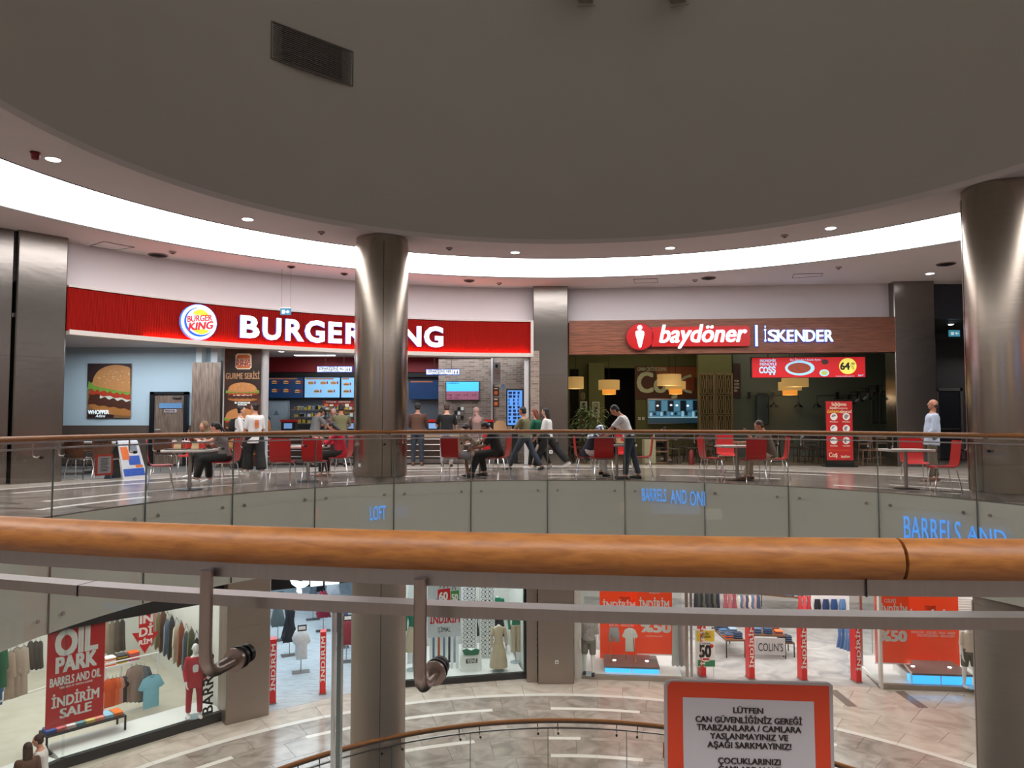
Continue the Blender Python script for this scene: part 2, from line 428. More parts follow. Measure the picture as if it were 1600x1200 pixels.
# grille in the drum wall
g = thing('ventilation_grille', 'grey slatted ventilation grille high in the curved drum wall', 'vent', pol(7.4, -42.1, 8.15))
g.rotation_euler = (0, 0, rad(42.1)); gb = MB()
b = MB(); a = 7.4 * rad(6.45)
gm = M('grille_grey', (120, 112, 108), .6)
b.box(-.86, .86, -.03, .1, 0, .7); b.build('backing', M('grille_dark', (66, 60, 57), .8), g)
for i in range(18):
    MB().box(-.84, .84, -.06, -.03, .02 + i * .0385, .035 + i * .0385).build('slat', gm, g)
b = MB(); b.box(-.88, .88, -.07, -.02, -.02, 0); b.box(-.88, .88, -.07, -.02, .7, .72); b.box(-.88, -.86, -.07, -.02, 0, .7); b.box(.86, .88, -.07, -.02, 0, .7); b.build('frame', gm, g)
for k, (x0, x1) in enumerate(((895, 932), (1042, 1076))):
    c = at_r((x0 + x1) / 2, 6, 7.4)
    t = thing('drum_bracket', ['left of the two angular brackets at the top of the drum wall', 'right of the two angular brackets at the top of the drum wall'][k], 'bracket', c, -rad(theta(c)), 'brackets at the top of the drum')
    b = MB(); b.add([(-.12, 0, 0), (.2, 0, -.02), (.2, 0, .5), (-.12, 0, .5), (-.52, -1.2, .35), (-.2, -1.2, .33), (-.2, -1.2, .8), (-.52, -1.2, .8)],
                    [(0, 1, 2, 3), (5, 4, 7, 6), (4, 5, 1, 0), (1, 5, 6, 2), (0, 3, 7, 4), (3, 2, 6, 7)])
    b.build('arm', M('bracket_grey', (150, 142, 135), .6), t); MB().box(-.16, .24, -.03, 0, -.06, .52).build('wall_plate', DRUM, t)
# ---- walls behind the signs, back wall of the rotunda
b = MB(); b.arc(12.95, 13.15, -62.5, -1.5, 4.17, 5.2, 40); struct(b.build('wall_left', WALLP))
s0, s1 = SF.hit(886, 470)[0], SF.hit(1400, 470)[0]
zt = SF.hit(890, 500)[1]; zb = SF.hit(1396, 495)[1]
b = MB(); T0 = b; b.T = Matrix.Translation((SF.x, SF.y, 0)) @ Matrix.Rotation(SF.rz, 4, 'Z'); b.box(s0 - .3, s1 + .2, 0, .2, 4.2, 5.2); struct(b.build('wall_right', WALLP))
b = MB(); b.arc(13.1, 13.3, 84, 296, LO, 5.25, 70); struct(b.build('wall_back', M('back_wall', (120, 112, 106), .7)))
wn = ['blue', 'amber', 'pale blue', 'cream', 'coral']; 
for k, (t, w_, z, col) in enumerate(((140, 10, 2.9, (120, 160, 255)), (168, 8, 3.0, (255, 210, 150)), (200, 10, 3.0, (150, 190, 255)), (236, 9, 2.9, (255, 240, 220)), (118, 7, 3.0, (255, 120, 80)))):
    for zz in (0, LO):
        MB().arc(13.0, 13.08, t, t + w_, zz + z, zz + z + .5).build('shop_sign', M('sign_glow%d' % k, col, .5, emit=1.6, var=0), None)
        o = COL.objects[-1] if False else bpy.data.objects[sorted([x.name for x in bpy.data.objects if x.name.startswith('shop_sign')])[-1]]
        tag(o, 'plain %s lit shop sign on the %s wall behind the viewer' % (wn[k], 'lower' if zz else 'upper'), 'sign', 'lit shop signs behind the viewer')
# ---- flat steel pillars
def pillar(fr, x0, x1, yf, z0, z1, name, label, mat, depth=.6, socket=None):
    t = thing(name, label, 'pillar', fr.w((x0 + x1) / 2, yf, z0), fr.rz)
    h = (x1 - x0) / 2; H = z1 - z0
    c = .02
    for i, (a, e) in enumerate(((0, H * .5), (H * .5 + .004, H - .0))):
        MB().slab([(-h, depth), (-h, c), (-h + c, 0), (h - c, 0), (h, c), (h, depth)], a, e).build('steel_panel', mat, t)
    if socket:
        b = MB(); b.box(socket[0] - .045, socket[0] + .045, -.012, 0, socket[1] - .045, socket[1] + .045); b.build('wall_socket', WHITE, t)
        MB().box(socket[0] - .02, socket[0] + .02, -.016, -.012, socket[1] - .02, socket[1] + .02).build('socket_face', DARKM, t)
    return t
FL = Frame(*(pol(12.6, -58.2)[:2]), -50); FC = Frame(*(pol(12.55, .5)[:2]), 0.5); FP = Frame(*(pol(12.6, -37.2)[:2]), -37.2)
x0, x1 = FL.hit(23, 560)[0], FL.hit(102, 560)[0]
pillar(FL, x0, x1, 0, 0, 5.2, 'steel_pillar', 'wide flat steel pillar at the left edge, left of the red burger sign', PSTEEL)
xx = FL.hit(-30, 560)[0]
pillar(FL, xx, x0 - .03, .12, 0, 5.2, 'steel_pillar', 'dark steel pillar strip cut off by the left picture edge', PSTEEL)
x0, x1 = FC.hit(833, 600)[0], FC.hit(888, 600)[0]
pillar(FC, x0, x1, 0, 0, 5.2, 'steel_pillar', 'flat dented steel pillar between the burger counter and the wood sign', PSTEEL, .7, (.0, .38))
x0, x1 = SF.hit(1400, 600, -.35)[0], SF.hit(1464, 600, -.35)[0]
pillar(SF, x0, x1, -.35, 0, 5.2, 'steel_pillar', 'flat steel pillar behind the man in the white shirt, right of the wood sign', PSTEEL, .7)
pr_x1 = x1
x0, x1 = FP.hit(353, 1100)[0], FP.hit(421, 1100)[0]
pillar(FP, x0, x1, 0, LO, -1.57, 'cladded_pillar', 'smooth brown-grey pillar beside the red-suited mannequin window, lower floor', LSTEEL, .7)
x0, x1 = FC.hit(841, 1040)[0], FC.hit(897, 1040)[0]
pillar(FC, x0, x1, 0, LO, -1.57, 'cladded_pillar', 'smooth brown-grey pillar left of the orange sale window, lower floor', LSTEEL, .7, (.02, .62))
b = MB(); b.arc(12.7, 13.0, -2.6, -1.3, LO, -1.57); struct(b.build('trim_4', LSTEEL))
# ---- round columns
def round_column(th, z0, z1, label, mat, plinth=True):
    c = pol(7.97, th, z0); t = thing('round_column', label, 'column', c); H = z1 - z0; r = .565
    MB().lathe([(r, .13 if plinth else 0), (r, H - .16)], n=64).build('shaft', mat, t)
    if plinth: MB().lathe([(.535, 0), (.535, .13)], n=48).build('plinth', MARB_D, t)
    MB().lathe([(r - .012, H - .16), (r - .012, H - .01)], n=64).build('collar', mat, t)
    for k in range(3):
        a = rad(-76 + 120 * k); MB().box(-.004, .004, -.004, .004, .13, H - .16).build('seam', DARKM, t).location = (r * C_(a), r * S(a), 0)
    return t
STC = M('column_steel', (170, 158, 146), .23, 1, var=.08, scale=2.0, bump=.03, stretch=(1, 1, 14), aniso=.55)
STL = M('column_steel_lower', (168, 156, 144), .45, .55, var=.06, scale=2.0, bump=.08, stretch=(1, 1, 14), aniso=.5)
c1 = round_column(-28.6, 0, 5.2, 'round polished steel column standing in front of the burger sign', STC)
MB().box(-.035, .035, -.57, -.56, .33, .40).build('wall_socket', WHITE, c1).rotation_euler = (0, 0, rad(-38))
round_column(64.3, 0, 5.2, 'round polished steel column at the right picture edge', STC)
round_column(-28.6, LO, -1.57, 'round steel column on the lower floor beneath the burger column', STL)
round_column(64.3, LO, -1.57, 'round steel column on the lower floor at the right picture edge', STL)
# ---- balustrades: glass panes clamped to the slab edge, beech rail on steel brackets
def balustrade(z, label, lettering):
    t = thing('balustrade', label, 'railing', (0, 0, z))
    sp = 13.03
    joints = [-80 + sp * k for k in range(14)]; e = joints[-1]      # -80 ... 89.4
    joints += [e + (177.72 - e) * k / 7 for k in range(1, 8)] + [190.75, 203.8] + [203.8 + (280 - 203.8) * k / 6 for k in range(1, 6)]
    first = {}
    for k, j in enumerate(joints):
        j2 = joints[k + 1] if k < len(joints) - 1 else joints[0] + 360
        sp = j2 - j
        mid = (j + j2) / 2; h = 7.335 * S(rad((j2 - j) / 2)) - .006; Rm = 7.335 * C_(rad((j2 - j) / 2))
        key = round(j2 - j, 3)
        if key not in first:
            first[key] = (MB().box(-h, h, 0, .014, -1.56, .904).mesh('glass_pane', GLASSR, 0), MB().box(h - .006, h + .003, -.001, .015, -1.56, .904).mesh('pane_edge', M('glass_edge', (110, 120, 116), .12, .5), 0), MB().box(h + .0085, h + .0135, -.001, .015, -1.56, .904).mesh('joint_edge', M('glass_edge_pale', (190, 196, 196), .15, .6), 0))
        link('glass_pane', first[key][0], t, pol(Rm, mid, 0), -rad(mid))
        link('pane_edge', first[key][1], t, pol(Rm, mid, 0), -rad(mid)); link('joint_edge', first[key][2], t, pol(Rm, mid, 0), -rad(mid))
    n = 160
    capm = MB().arc(7.318, 7.366, 0, 360, .909, .932, n)
    # cap channel over the glass edge, flat bar under the rail
    capm.build('glass_cap', BAR, t)
    b = MB()
    b.arc(7.408, 7.452, 0, 360, .99, 1.02, n); b.build('rail_bar', BAR, t)
    cuts = [theta(at_r(1402, 870, 7.43, False)) + k * 36 for k in range(10)]
    for c in cuts:
        pts = []
        for i in range(25):
            pts.append(pol(7.43, c + .02 + (36 - .04) * i / 24, 1.05))
        MB().tube(pts, .0385, 20).build('handrail', WOODRAIL, t)
    for tj, a_, b_, zl_, zh_ in ((theta(at_r(1355, 925, 7.455, False)), 7.404, 7.456, .989, 1.021), (theta(at_r(121, 925, 7.366, False)), 7.314, 7.3675, .908, .9325)):
        for k in range(10): MB().arc(a_, b_, tj + 36 * k, tj + 36 * k + .008, zl_, zh_, 1).build('bar_joint', DARKM, t, 0)
    # J shaped brackets, one each side of a joint
    prof = [(7.466, 1.006), (7.466, .85), (7.463, .828), (7.455, .812), (7.44, .802), (7.425, .8), (7.365, .8)]
    br = MB().tube([(0, -(7.43 - r), zz) for r, zz in prof], .0125, 12)
    bm = br.mesh('bracket', TUBE)
    br = MB().tube([(0, -.065, .8), (0, -.078, .8)], .02, 16); br.tube([(0, -.06, .8), (0, -.066, .8)], .024, 16)
    dm = br.mesh('bracket_disc', TUBE)
    rm = MB().tube([(0, -.078, .8), (0, -.086, .8)], .0235, 16).tube([(0, -.1, .8), (0, -.112, .8)], .02, 16).mesh('rubber_washer', BLACK)
    bo = MB().tube([(0, -.112, -.225), (0, -.128, -.225)], .028, 14).mesh('clamp_bolt', BAR)
    bl = MB().tube([(0, -.112, -1.35), (0, -.128, -1.35)], .028, 14).mesh('clamp_bolt', BAR)
    for j in joints:
        for dj in (-1.68, 1.68):
            for nm, me in (('bracket', bm), ('bracket_disc', dm), ('rubber_washer', rm), ('clamp_bolt', bo), ('clamp_bolt', bl)):
                link(nm, me, t, pol(7.43, j + dj, 0), -rad(j + dj))
    return t
bal = balustrade(0, 'round glass balustrade with beech handrail around the upper floor void', True)
bal2 = balustrade(LO, 'round glass balustrade with beech handrail on the lower floor', False)
# sign reflections on the slab-edge glass, painted as glowing pale blue letters
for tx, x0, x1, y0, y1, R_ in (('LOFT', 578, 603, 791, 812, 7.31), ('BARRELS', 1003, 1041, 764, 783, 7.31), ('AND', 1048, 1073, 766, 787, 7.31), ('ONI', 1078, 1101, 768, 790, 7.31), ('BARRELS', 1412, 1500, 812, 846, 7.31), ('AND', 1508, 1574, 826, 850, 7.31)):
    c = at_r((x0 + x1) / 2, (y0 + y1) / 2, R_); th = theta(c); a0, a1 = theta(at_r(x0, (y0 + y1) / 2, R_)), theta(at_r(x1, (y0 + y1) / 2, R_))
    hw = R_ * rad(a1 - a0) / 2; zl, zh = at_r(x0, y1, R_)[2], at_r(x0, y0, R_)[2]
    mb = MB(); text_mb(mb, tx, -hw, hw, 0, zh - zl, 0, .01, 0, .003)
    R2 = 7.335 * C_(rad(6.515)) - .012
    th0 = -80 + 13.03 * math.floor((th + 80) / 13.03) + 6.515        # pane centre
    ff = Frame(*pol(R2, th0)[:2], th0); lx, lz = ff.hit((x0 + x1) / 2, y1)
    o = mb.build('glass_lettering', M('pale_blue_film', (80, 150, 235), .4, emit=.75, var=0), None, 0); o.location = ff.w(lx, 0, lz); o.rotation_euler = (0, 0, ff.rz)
    nm = {'LOFT': 'short pale blue painted sign reflection on the slab-edge glass below the round column', 'ONI': 'last pale blue letters of the painted sign reflection in the middle of the slab-edge glass'}.get(tx, '%s pale blue painted sign reflection on the %s of the slab-edge glass' % ({'BARRELS': 'first'}.get(tx, 'second'), 'middle' if x0 < 1200 else 'right end'))
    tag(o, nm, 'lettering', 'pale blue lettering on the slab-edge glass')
# ---- ceiling fittings
def disc_light(px, py, label, grp='round ceiling downlights'):
    p = at_z(px, py, 5.2); t = thing('downlight', label, 'light', p, 0, grp)
    MB().lathe([(.115, -.012), (.115, .01)], n=20).build('trim_ring', WHITE, t)
    MB().lathe([(.098, -.016), (.098, -.011)], n=20).build('lamp', LAMP, t)
    l = bpy.data.lights.new('spot', 'SPOT'); l.energy = 22; l.spot_size = rad(75); l.spot_blend = .6; l.shadow_soft_size = .1
    o = bpy.data.objects.new('downlight_beam', l); COL.objects.link(o); o.parent = t; o.location = (0, 0, -.03)
for px, py, lb in ((83, 248, 'downlight beside the red siren, far left'), (387, 342, 'downlight on the inner ring left of the round column'), (805, 394, 'downlight on the inner ring above the centre pillar'),
                   (1047, 387, 'downlight on the inner ring above the wood sign badge'), (1298, 356, 'downlight on the inner ring above the right end of the wood sign'), (1453, 427, 'downlight outside the glowing ring, above the right steel pillar')):
    disc_light(px, py, 'round white recessed ' + lb)
def diffuser(px, py, r, label):
    t = thing('air_diffuser', label, 'vent', at_z(px, py, 5.2), 0, 'round ceiling vents')
    MB().lathe([(r, -.02), (r, .01)], n=28).build('rim', M('vent_rim', (150, 130, 126), .5), t)
    for k in range(3): MB().lathe([(r * (.88 - .24 * k), -.03 - .012 * k), (r * (.76 - .24 * k), -.018 - .012 * k)], n=24).build('louvre_ring', M('vent_dark', (52, 40, 38), .6), t)
for px, py, r, lb in ((247, 398, .22, 'dark round ceiling vent above the left part of the red sign'), (733, 438, .15, 'small dark round ceiling vent right of the round column'), (1107, 434, .2, 'dark round ceiling vent above the wood sign'),
                      (1478, 412, .22, 'dark round ceiling vent beside the right round column'), (455, 416, .1, 'small round ceiling vent with cone above the exit sign'), (538, 427, .1, 'small round ceiling vent left of the round column top')):
    diffuser(px, py, r, lb)
for px, py, lb in ((270, 393, 'small round smoke detector beside the left ceiling vent'), (780, 442, 'small round smoke detector left of the centre pillar top'), (1310, 417, 'small round smoke detector below the right end of the glowing ring'),
                   (1086, 437, 'small round smoke detector left of the vent above the wood sign'), (502, 362, 'tiny round smoke detector on the inner ring left of the column'), (1226, 367, 'small round smoke detector on the inner ceiling ring, right side'), (702, 387, 'tiny round smoke detector on the inner ring right of the column')):
    t = thing('smoke_detector', lb, 'detector', at_z(px, py, 5.2), 0, 'ceiling detectors')
    MB().lathe([(.06, -.045), (.075, -.02), (.075, .005)], n=16).build('housing', M('detector_grey', (170, 150, 146), .5), t)
    MB().lathe([(.03, -.06), (.03, -.045)], n=12).build('sensor', DARKM, t)
t = thing('fire_siren', 'small dark red fire siren on the ceiling beside the leftmost downlight', 'alarm', at_z(55, 238, 5.2))
MB().lathe([(.07, -.01), (.07, .0)], n=16).build('base', M('siren_red', (120, 14, 18), .4), t); MB().lathe([(.05, -.1), (.062, -.08), (.062, -.01)], n=16).build('horn', M('siren_red', (0, 0, 0)), t)
def hatch(pts, label):
    P_ = [at_z(*p, 5.2) for p in pts]; c = sum(P_, Vector()) / 4
    t = thing('access_panel', label, 'hatch', c, 0, 'ceiling access panels'); loc = [(p - c)[:2] for p in P_]
    MB().slab([(x * .97, y * .97) for x, y in loc], -.006, -.0005).build('hatch_door', PLASTER, t)
    b = MB(); b.tube([(x, y, -.004) for x, y in loc], .008, 4, closed=True); b.build('joint', M('shadow_gap', (0, 0, 0)), t)
hatch([(140, 384), (162, 377), (210, 386), (180, 390)], 'square flush access panel in the ceiling above the left end of the red sign')
hatch([(990, 436), (992, 442), (1028, 441), (1027, 435)], 'square flush access panel in the ceiling above the wood sign badge')
hatch([(1240, 428), (1238, 434), (1284, 431), (1286, 427)], 'square flush access panel in the ceiling above the right part of the wood sign')
# hanging exit sign
fe = Frame(*at_r(447, 487, 12.2)[:2], 0); g = On('exit_sign', 'small blue hanging exit sign with running figure and arrow, in front of the red sign', 'sign', fe, 447, 492)
bl = M('exit_blue', (30, 120, 160), .4, emit=.15, var=0)
g.rect('panel', 438.5, 482, 455, 492, bl, 0, .03); g.rect('top_rail', 438, 480, 455.5, 482.2, BAR, 0, .03)
g.poly('arrow', [(447, 486.3), (450, 486.3), (450, 484.6), (453, 487.4), (450, 490), (450, 488.6), (447, 488.6)], M('print_white', (235, 245, 245), .5, emit=.5), .031)
b = MB(); g.rect('', 441, 484.5, 445.5, 490.5, None, .031, .003, b); b.build('door_symbol', M('print_white', (0, 0, 0)), g.e)
b = MB(); 
for px in (440, 454):
    x, z = g.p(px, 480); b.tube([(x, 0, z), (x, 0, 5.2 - g.z)], .003, 4)
b.build('hanging_wire', DARKM, g.e)
# ================================================================== UPPER FLOOR: BURGER COUNTER
RS = 12.6
TL, TR = theta(at_r(104, 480, RS)), theta(at_r(829, 520, RS))
t = thing('sign_band', 'long curved red ribbed sign band over the burger counter', 'sign board', pol(RS, (TL + TR) / 2, 3.2))
org = t.location.copy()
def shift(mb): mb.v = [(v[0] - org.x, v[1] - org.y, v[2] - org.z) for v in mb.v]; return mb
b = MB(); n = int((TR - TL) / .11); vs = []; fs = []
for i in range(n + 1):
    a = TL + (TR - TL) * i / n; a2 = a + (TR - TL) / n * .5
    for aa, r in ((a, RS - .03), (a2 - .001, RS - .03), (a2, RS - .06), (a + (TR - TL) / n - .001, RS - .06)):
        vs += [pol(r, aa, 3.22), pol(r, aa, 4.13)]
for i in range(len(vs) // 2 - 1): fs.append((2 * i, 2 * i + 2, 2 * i + 3, 2 * i + 1))
b.add(vs, fs); o = shift(b).build('ribbed_panel', RED, t, 0)
shift(MB().arc(RS - .02, 12.95, TL, TR, 3.2, 4.15, 60)).build('backing', RED, t)
LT = M('pale_trim', (196, 186, 178), .5, var=.03)
shift(MB().arc(RS - .16, 12.97, TL, TR + .35, 3.12, 3.2, 60)).build('lower_ledge', LT, t)
shift(MB().arc(RS - .08, 12.97, TL, TR + .35, 4.15, 4.19, 60)).build('upper_edge', LT, t)
shift(MB().arc(RS - .16, 12.97, TR, TR + .35, 3.2, 4.15, 1)).build('end_post', LT, t)
shift(MB().arc(RS - .125, RS - .095, TL + 7.5, TR - .3, 3.2, 3.21, 60)).build('light_strip', M('led_strip', (255, 120, 70), .5, emit=48, var=0), t)
shift(MB().arc(RS - .16, RS - .145, TL, TR + .35, 3.2, 3.225, 60)).build('ledge_lip', LT, t)
def glyph(par, ch, px0, px1, z0, z1, R, bold=.06, org=None, d=.07):
    vs, fs, a, b_, c, d_ = text_geo(ch, bold, 0, .5)
    pc = at_r((px0 + px1) / 2, 515, R); tc = theta(pc); o = pol(R, tc, z0)
    hw = (at_r(px1, 515, R) - at_r(px0, 515, R)).length / 2
    me = MB(); fv = []
    for X, Y, Z in vs: fv.append((-hw + 2 * hw * (X - a) / (b_ - a), -Z * d, (z1 - z0) * (Y - c) / (d_ - c)))
    for f in fs:
        k = [vs[i][2] for i in f]; me.mi.append(0 if min(k) == max(k) else 1)
    me.v = fv; me.f = list(fs)
    ob = me.build('letter', [LETW, LETB], par, 0); ob.location = o - (org or Vector((0, 0, 0))); ob.rotation_euler = (0, 0, -rad(tc))
    return ob
RL = 12.47
t = thing('lit_sign', 'large white illuminated capital letters on the curved red band', 'sign', pol(RL, -26, 3.3)); o0 = t.location.copy()
for ch, a, c in (('B', 375, 405), ('U', 410, 439), ('R', 446, 475), ('G', 476, 507), ('E', 513, 534), ('R', 540, 569), ('K', 577, 606), ('I', 611, 620), ('N', 627, 658), ('G', 662.5, 692.5)):
    glyph(t, ch, a, c, 3.37 - (.015 if ch in 'GU' else 0), 3.94 + (.015 if ch == 'G' else 0), RL, .07, o0)
lc = at_r(310.5, 503.5, RL); th = theta(lc)
t = thing('round_logo', 'round illuminated burger logo sign on the red band, left of the big lettering', 'sign', lc, -rad(th))
MB().prism([(.435 * C_(rad(a)), .435 * S(rad(a))) for a in range(0, 360, 8)], -.02, .14).build('drum', M('logo_side', (70, 130, 235), .4, emit=.7, var=0), t)
MB().prism([(.42 * C_(rad(a)), .42 * S(rad(a))) for a in range(0, 360, 8)], -.03, -.02).build('face', M('logo_white', (235, 240, 245), .4, emit=1.1, var=0), t)
blu = M('logo_blue', (20, 80, 190), .4, emit=.8, var=0); yel = M('logo_yellow', (245, 170, 40), .4, emit=1., var=0); lrd = M('logo_red', (200, 25, 40), .4, emit=.7, var=0)
cr = [(.355 * C_(rad(a)), .355 * S(rad(a))) for a in range(75, 336, 8)] + [(.03 + .335 * C_(rad(a)), .02 + .325 * S(rad(a))) for a in range(333, 72, -8)]
MB().prism(cr, -.036, -.03).build('crescent', blu, t)
def half(cx, cz, rx, rz, up):
    A = range(8, 173, 11) if up else range(188, 353, 11)
    return [(cx + rx * C_(rad(a)), cz + rz * S(rad(a))) for a in A]
MB().prism(half(.03, .12, .2, .19, 1), -.04, -.036).build('bun_half', yel, t)
MB().prism(half(.05, -.13, .2, .16, 0), -.04, -.036).build('bun_half', yel, t)
mb = MB(); text_mb(mb, 'BURGER', -.28, .3, .02, .165, -.045, .06); mb.v = [(x, y, z + x * .16) for x, y, z in mb.v]; mb.build('logo_word', lrd, t, 0)
mb = MB(); text_mb(mb, 'KING', -.25, .33, -.18, -.005, -.045, .08, .15); mb.v = [(x, y, z + x * .16) for x, y, z in mb.v]; mb.build('logo_word', lrd, t, 0)

# ---- flat pictures of burgers
def W_(pts, clip):
    return [(min(max(x, clip[0]), clip[2]), min(max(y, clip[1]), clip[3])) for x, y in pts]
def burger(g, x0, y0, x1, y1, clip=None, d=.012, nm='burger_picture', rot=0, tops=True):
    clip = clip or (-9e9, -9e9, 9e9, 9e9); wd, h = x1 - x0, y1 - y0; cx = (x0 + x1) / 2; rnd = random.Random(int(x0 * 7 + y0))
    def P(u, v):
        X, Y = x0 + u * wd, y0 + v * h
        if rot:
            dx, dy = X - cx, Y - (y0 + h / 2); X, Y = cx + dx * C_(rot) - dy * S(rot), y0 + h / 2 + dx * S(rot) + dy * C_(rot)
        return X, Y
    def band(v0, v1, amp, k, m, dd, inset=.0):
        pts = [P(inset + (1 - 2 * inset) * i / 24, v0 + amp * S(i * k)) for i in range(25)] + [P(inset + (1 - 2 * inset) * i / 24, v1 + amp * S(i * k * 1.3 + 1) + amp * .4 * rnd.random()) for i in range(24, -1, -1)]
        g.poly(nm, W_(pts, clip), m, d + dd)
    bun = M('print_bun', (206, 140, 82), .5, var=.15, scale=9); bun2 = M('print_bun_lower', (190, 122, 62), .5, var=.15, scale=9)
    g.poly(nm, W_([P(.5 - .47 * C_(rad(a)), .88 + .13 * S(rad(a)) * 1.0) for a in range(0, 181, 12)] + [P(.97, .78), P(.03, .78)], clip), bun2, d + .001)
    band(.66, .86, .012, 1.1, M('print_patty', (84, 42, 24), .6, var=.5, scale=22), .005, .01)
    band(.62, .7, .02, .8, M('print_sauce', (235, 225, 205), .5), .009, .2)
    band(.53, .66, .015, .9, M('print_tomato', (196, 62, 34), .5, var=.3, scale=14), .013, .03)
    band(.42, .57, .03, 1.9, M('print_lettuce', (128, 164, 62), .5, var=.45, scale=25), .017, -.03)
    g.poly(nm, W_([P(.5 - .46 * C_(rad(a)), .47 - .45 * S(rad(a)) ** .8) for a in range(0, 181, 9)] + [P(.9, .5), P(.5, .53), P(.1, .5)], clip), bun, d + .021)
    if tops:
        q = MB(); sd = M('print_seed', (245, 225, 180), .5)
        for i in range(34):
            a, r = rnd.random() * 3.14, rnd.random() ** .5
            X, Y = P(.5 - .4 * C_(a) * r, .42 - .36 * S(a) * r); e = .011 * wd
            if clip[0] < X - e and X + e < clip[2] and clip[1] < Y - e and Y + e < clip[3]:
                g.poly('', [(X - e, Y), (X, Y - e * .6), (X + e, Y), (X, Y + e * .6)], None, d + .026, .002, q)
        if q.v: q.build('seed_specks', sd, g.e, 0)['kind'] = 'stuff'

# ---- seating corner with pale blue wall
FB = Frame(0, 21.5, 0)
b = MB(); a, c = FB.hit(40, 600)[0], FB.hit(352, 600)[0]; b.box(a - 4, c, 21.5, 21.7, 1.14, 3.42); struct(b.build('wall_seating_corner', M('pale_blue_wall', (196, 210, 216), .7, var=.02)))
b = MB(); b.box(a - 4, c, 21.46, 21.7, 0, 1.13); struct(b.build('wall_wainscot', M('brown_wainscot', (96, 78, 68), .5, var=.12, scale=4, stretch=(8, 8, 1))))
b = MB(); b.arc(12.97, 13.6, TL - 3, TR + 1, 3.42, 4.1, 40); b.slab([pol(13, -66)[:2], pol(13, -52)[:2], pol(13, -40)[:2], pol(13, -28)[:2], pol(13, -15)[:2], pol(13, -2)[:2], (1.95, 26), (-14, 26), (-18, 22)], 3.42, 3.5); struct(b.build('ceiling', PLASTER))
b = MB(); b.box(FB.hit(313, 560)[0], FB.hit(322, 560)[0], 21.2, 21.5, 1.2, 3.42); b.box(FB.hit(336, 560)[0], FB.hit(346, 560)[0], 21.2, 21.5, 1.2, 3.42); struct(b.build('trim_5', WHITE))
PW = M('print_white', (0, 0, 0)); PDK = M('print_dark_brown', (44, 26, 20), .5, var=.2)
g = On('burger_poster', 'square poster of a giant burger on the pale blue wall', 'poster', FB, 171, 653, -.03)
g.rect('board', 137, 568, 205, 653, M('poster_wood_print', (150, 104, 66), .5, var=.3, scale=3), 0, .015)
g.rect('dark_ground', 137, 568, 205, 605, M('poster_dark_print', (58, 34, 34), .5, var=.4, scale=3), .015, .002)
g.rect('dark_ground', 137, 640, 178, 653, M('poster_dark_print', (0, 0, 0)), .015, .003)
burger(g, 141, 569, 230, 648, (137.3, 568.3, 204.7, 652.5), .018, rot=.14)
g.text('lettering', 'WHOPPER', 139.5, 641, 172, 647, PW, .06, .06); g.text('lettering', 'Adana', 151, 647.5, 166, 652, PW, .06, .0, .3)
# door of the seating corner
a0, z0 = FB.hit(237, 620); a1, z1 = FB.hit(291, 614)
d = struct(MB().box(a0, a0 + .12, 21.38, 21.5, 0, 2.12).box(a1 - .02, a1 + .1, 21.38, 21.5, 0, 2.12).box(a0, a1 + .1, 21.38, 21.5, 2.04, 2.12).build('door_1', M('door_black_frame', (22, 22, 26), .4)))
wd = ramp_mat('washed_brown_wood', [(.3, (92, 72, 60)), (.5, (122, 98, 82)), (.7, (146, 122, 104))], 5, 6, .55, .5, (6, 6, .5))
MB().box(a0 + .13, a1 - .03, 21.42, 21.47, .01, 2.03).build('door_leaf', wd, d)
MB().box(a1 - .35, a1 - .1, 21.37, 21.42, 1.93, 1.98).build('door_closer', BAR, d)
MB().tube([(a0 + .2, 21.4, 1.02), (a0 + .2, 21.36, 1.02), (a0 + .34, 21.36, 1.02)], .012).build('door_handle', BAR, d)
a, zl = FB.hit(251, 638); c, zh = FB.hit(287, 630); MB().box(a, c, 21.40, 21.42, zl, zh).build('blue_film_label', M('label_blue', (110, 150, 190), .4), d)
a, zl = FB.hit(259, 644.5); c, zh = FB.hit(278.5, 639.5); MB().box(a, c, 21.40, 21.42, zl, zh).build('door_plate', M('plate_pink', (200, 180, 176), .4), d)
mb = MB(); text_mb(mb, 'PERSONEL', a + .03, c - .03, zl + .02, zh - .02, 21.398, .02); mb.build('plate_lettering', BLACK, d, 0)
# folded wooden partition, banner, posts
FW = Frame(0, 20.6, 0)
g = On('folding_partition', 'tall brown wood folding partition stacked beside the burger banner', 'partition', FW, 318, 728.6, 0)
hz = FW.hit(320, 566)[1] - g.z
xa, xb = g.p(298, 600)[0], g.p(344, 600)[0]
for k in range(4):
    MB().box(xa - .05 + k * .02, xa + .0 + (xb - xa) * (1 if k == 3 else .3), .32 - k * .09, .38 - k * .09, 0, hz - .12 + .04 * k).build('panel', wd if k else M('grey_panel_edge', (96, 96, 98), .5), g.e)
MB().box(xb, xb + .1, .02, .14, 0, hz + .05).build('post', DARKM, g.e)
FBN = Frame(*at_y(378, 700, 18.9)[:2], 0)
g = On('burger_banner', 'tall dark brown banner with two burger pictures beside the white post', 'banner', FBN, 378, 735, 0)
hb = g.p(378, 541)[1]; xa, xb = g.p(350, 640)[0], g.p(406.5, 640)[0]
MB().box(xa, xb, 0, .04, .1, hb).build('board', ramp_mat('banner_print', [(.3, (34, 20, 16)), (.5, (56, 32, 22)), (.75, (120, 66, 34))], .9, 3, .5, .2), g.e)
MB().box(xa - .03, xa, -.02, .06, 0, hb).build('edge_strip', LT, g.e)
obn = M('print_orange', (214, 108, 44), .5); crm = M('print_cream', (240, 224, 196), .5)
g.poly('logo', [(368, 555), (371, 552.5), (390, 552.5), (393, 555), (393, 574), (390, 577), (371, 577), (368, 574)], crm, .0)
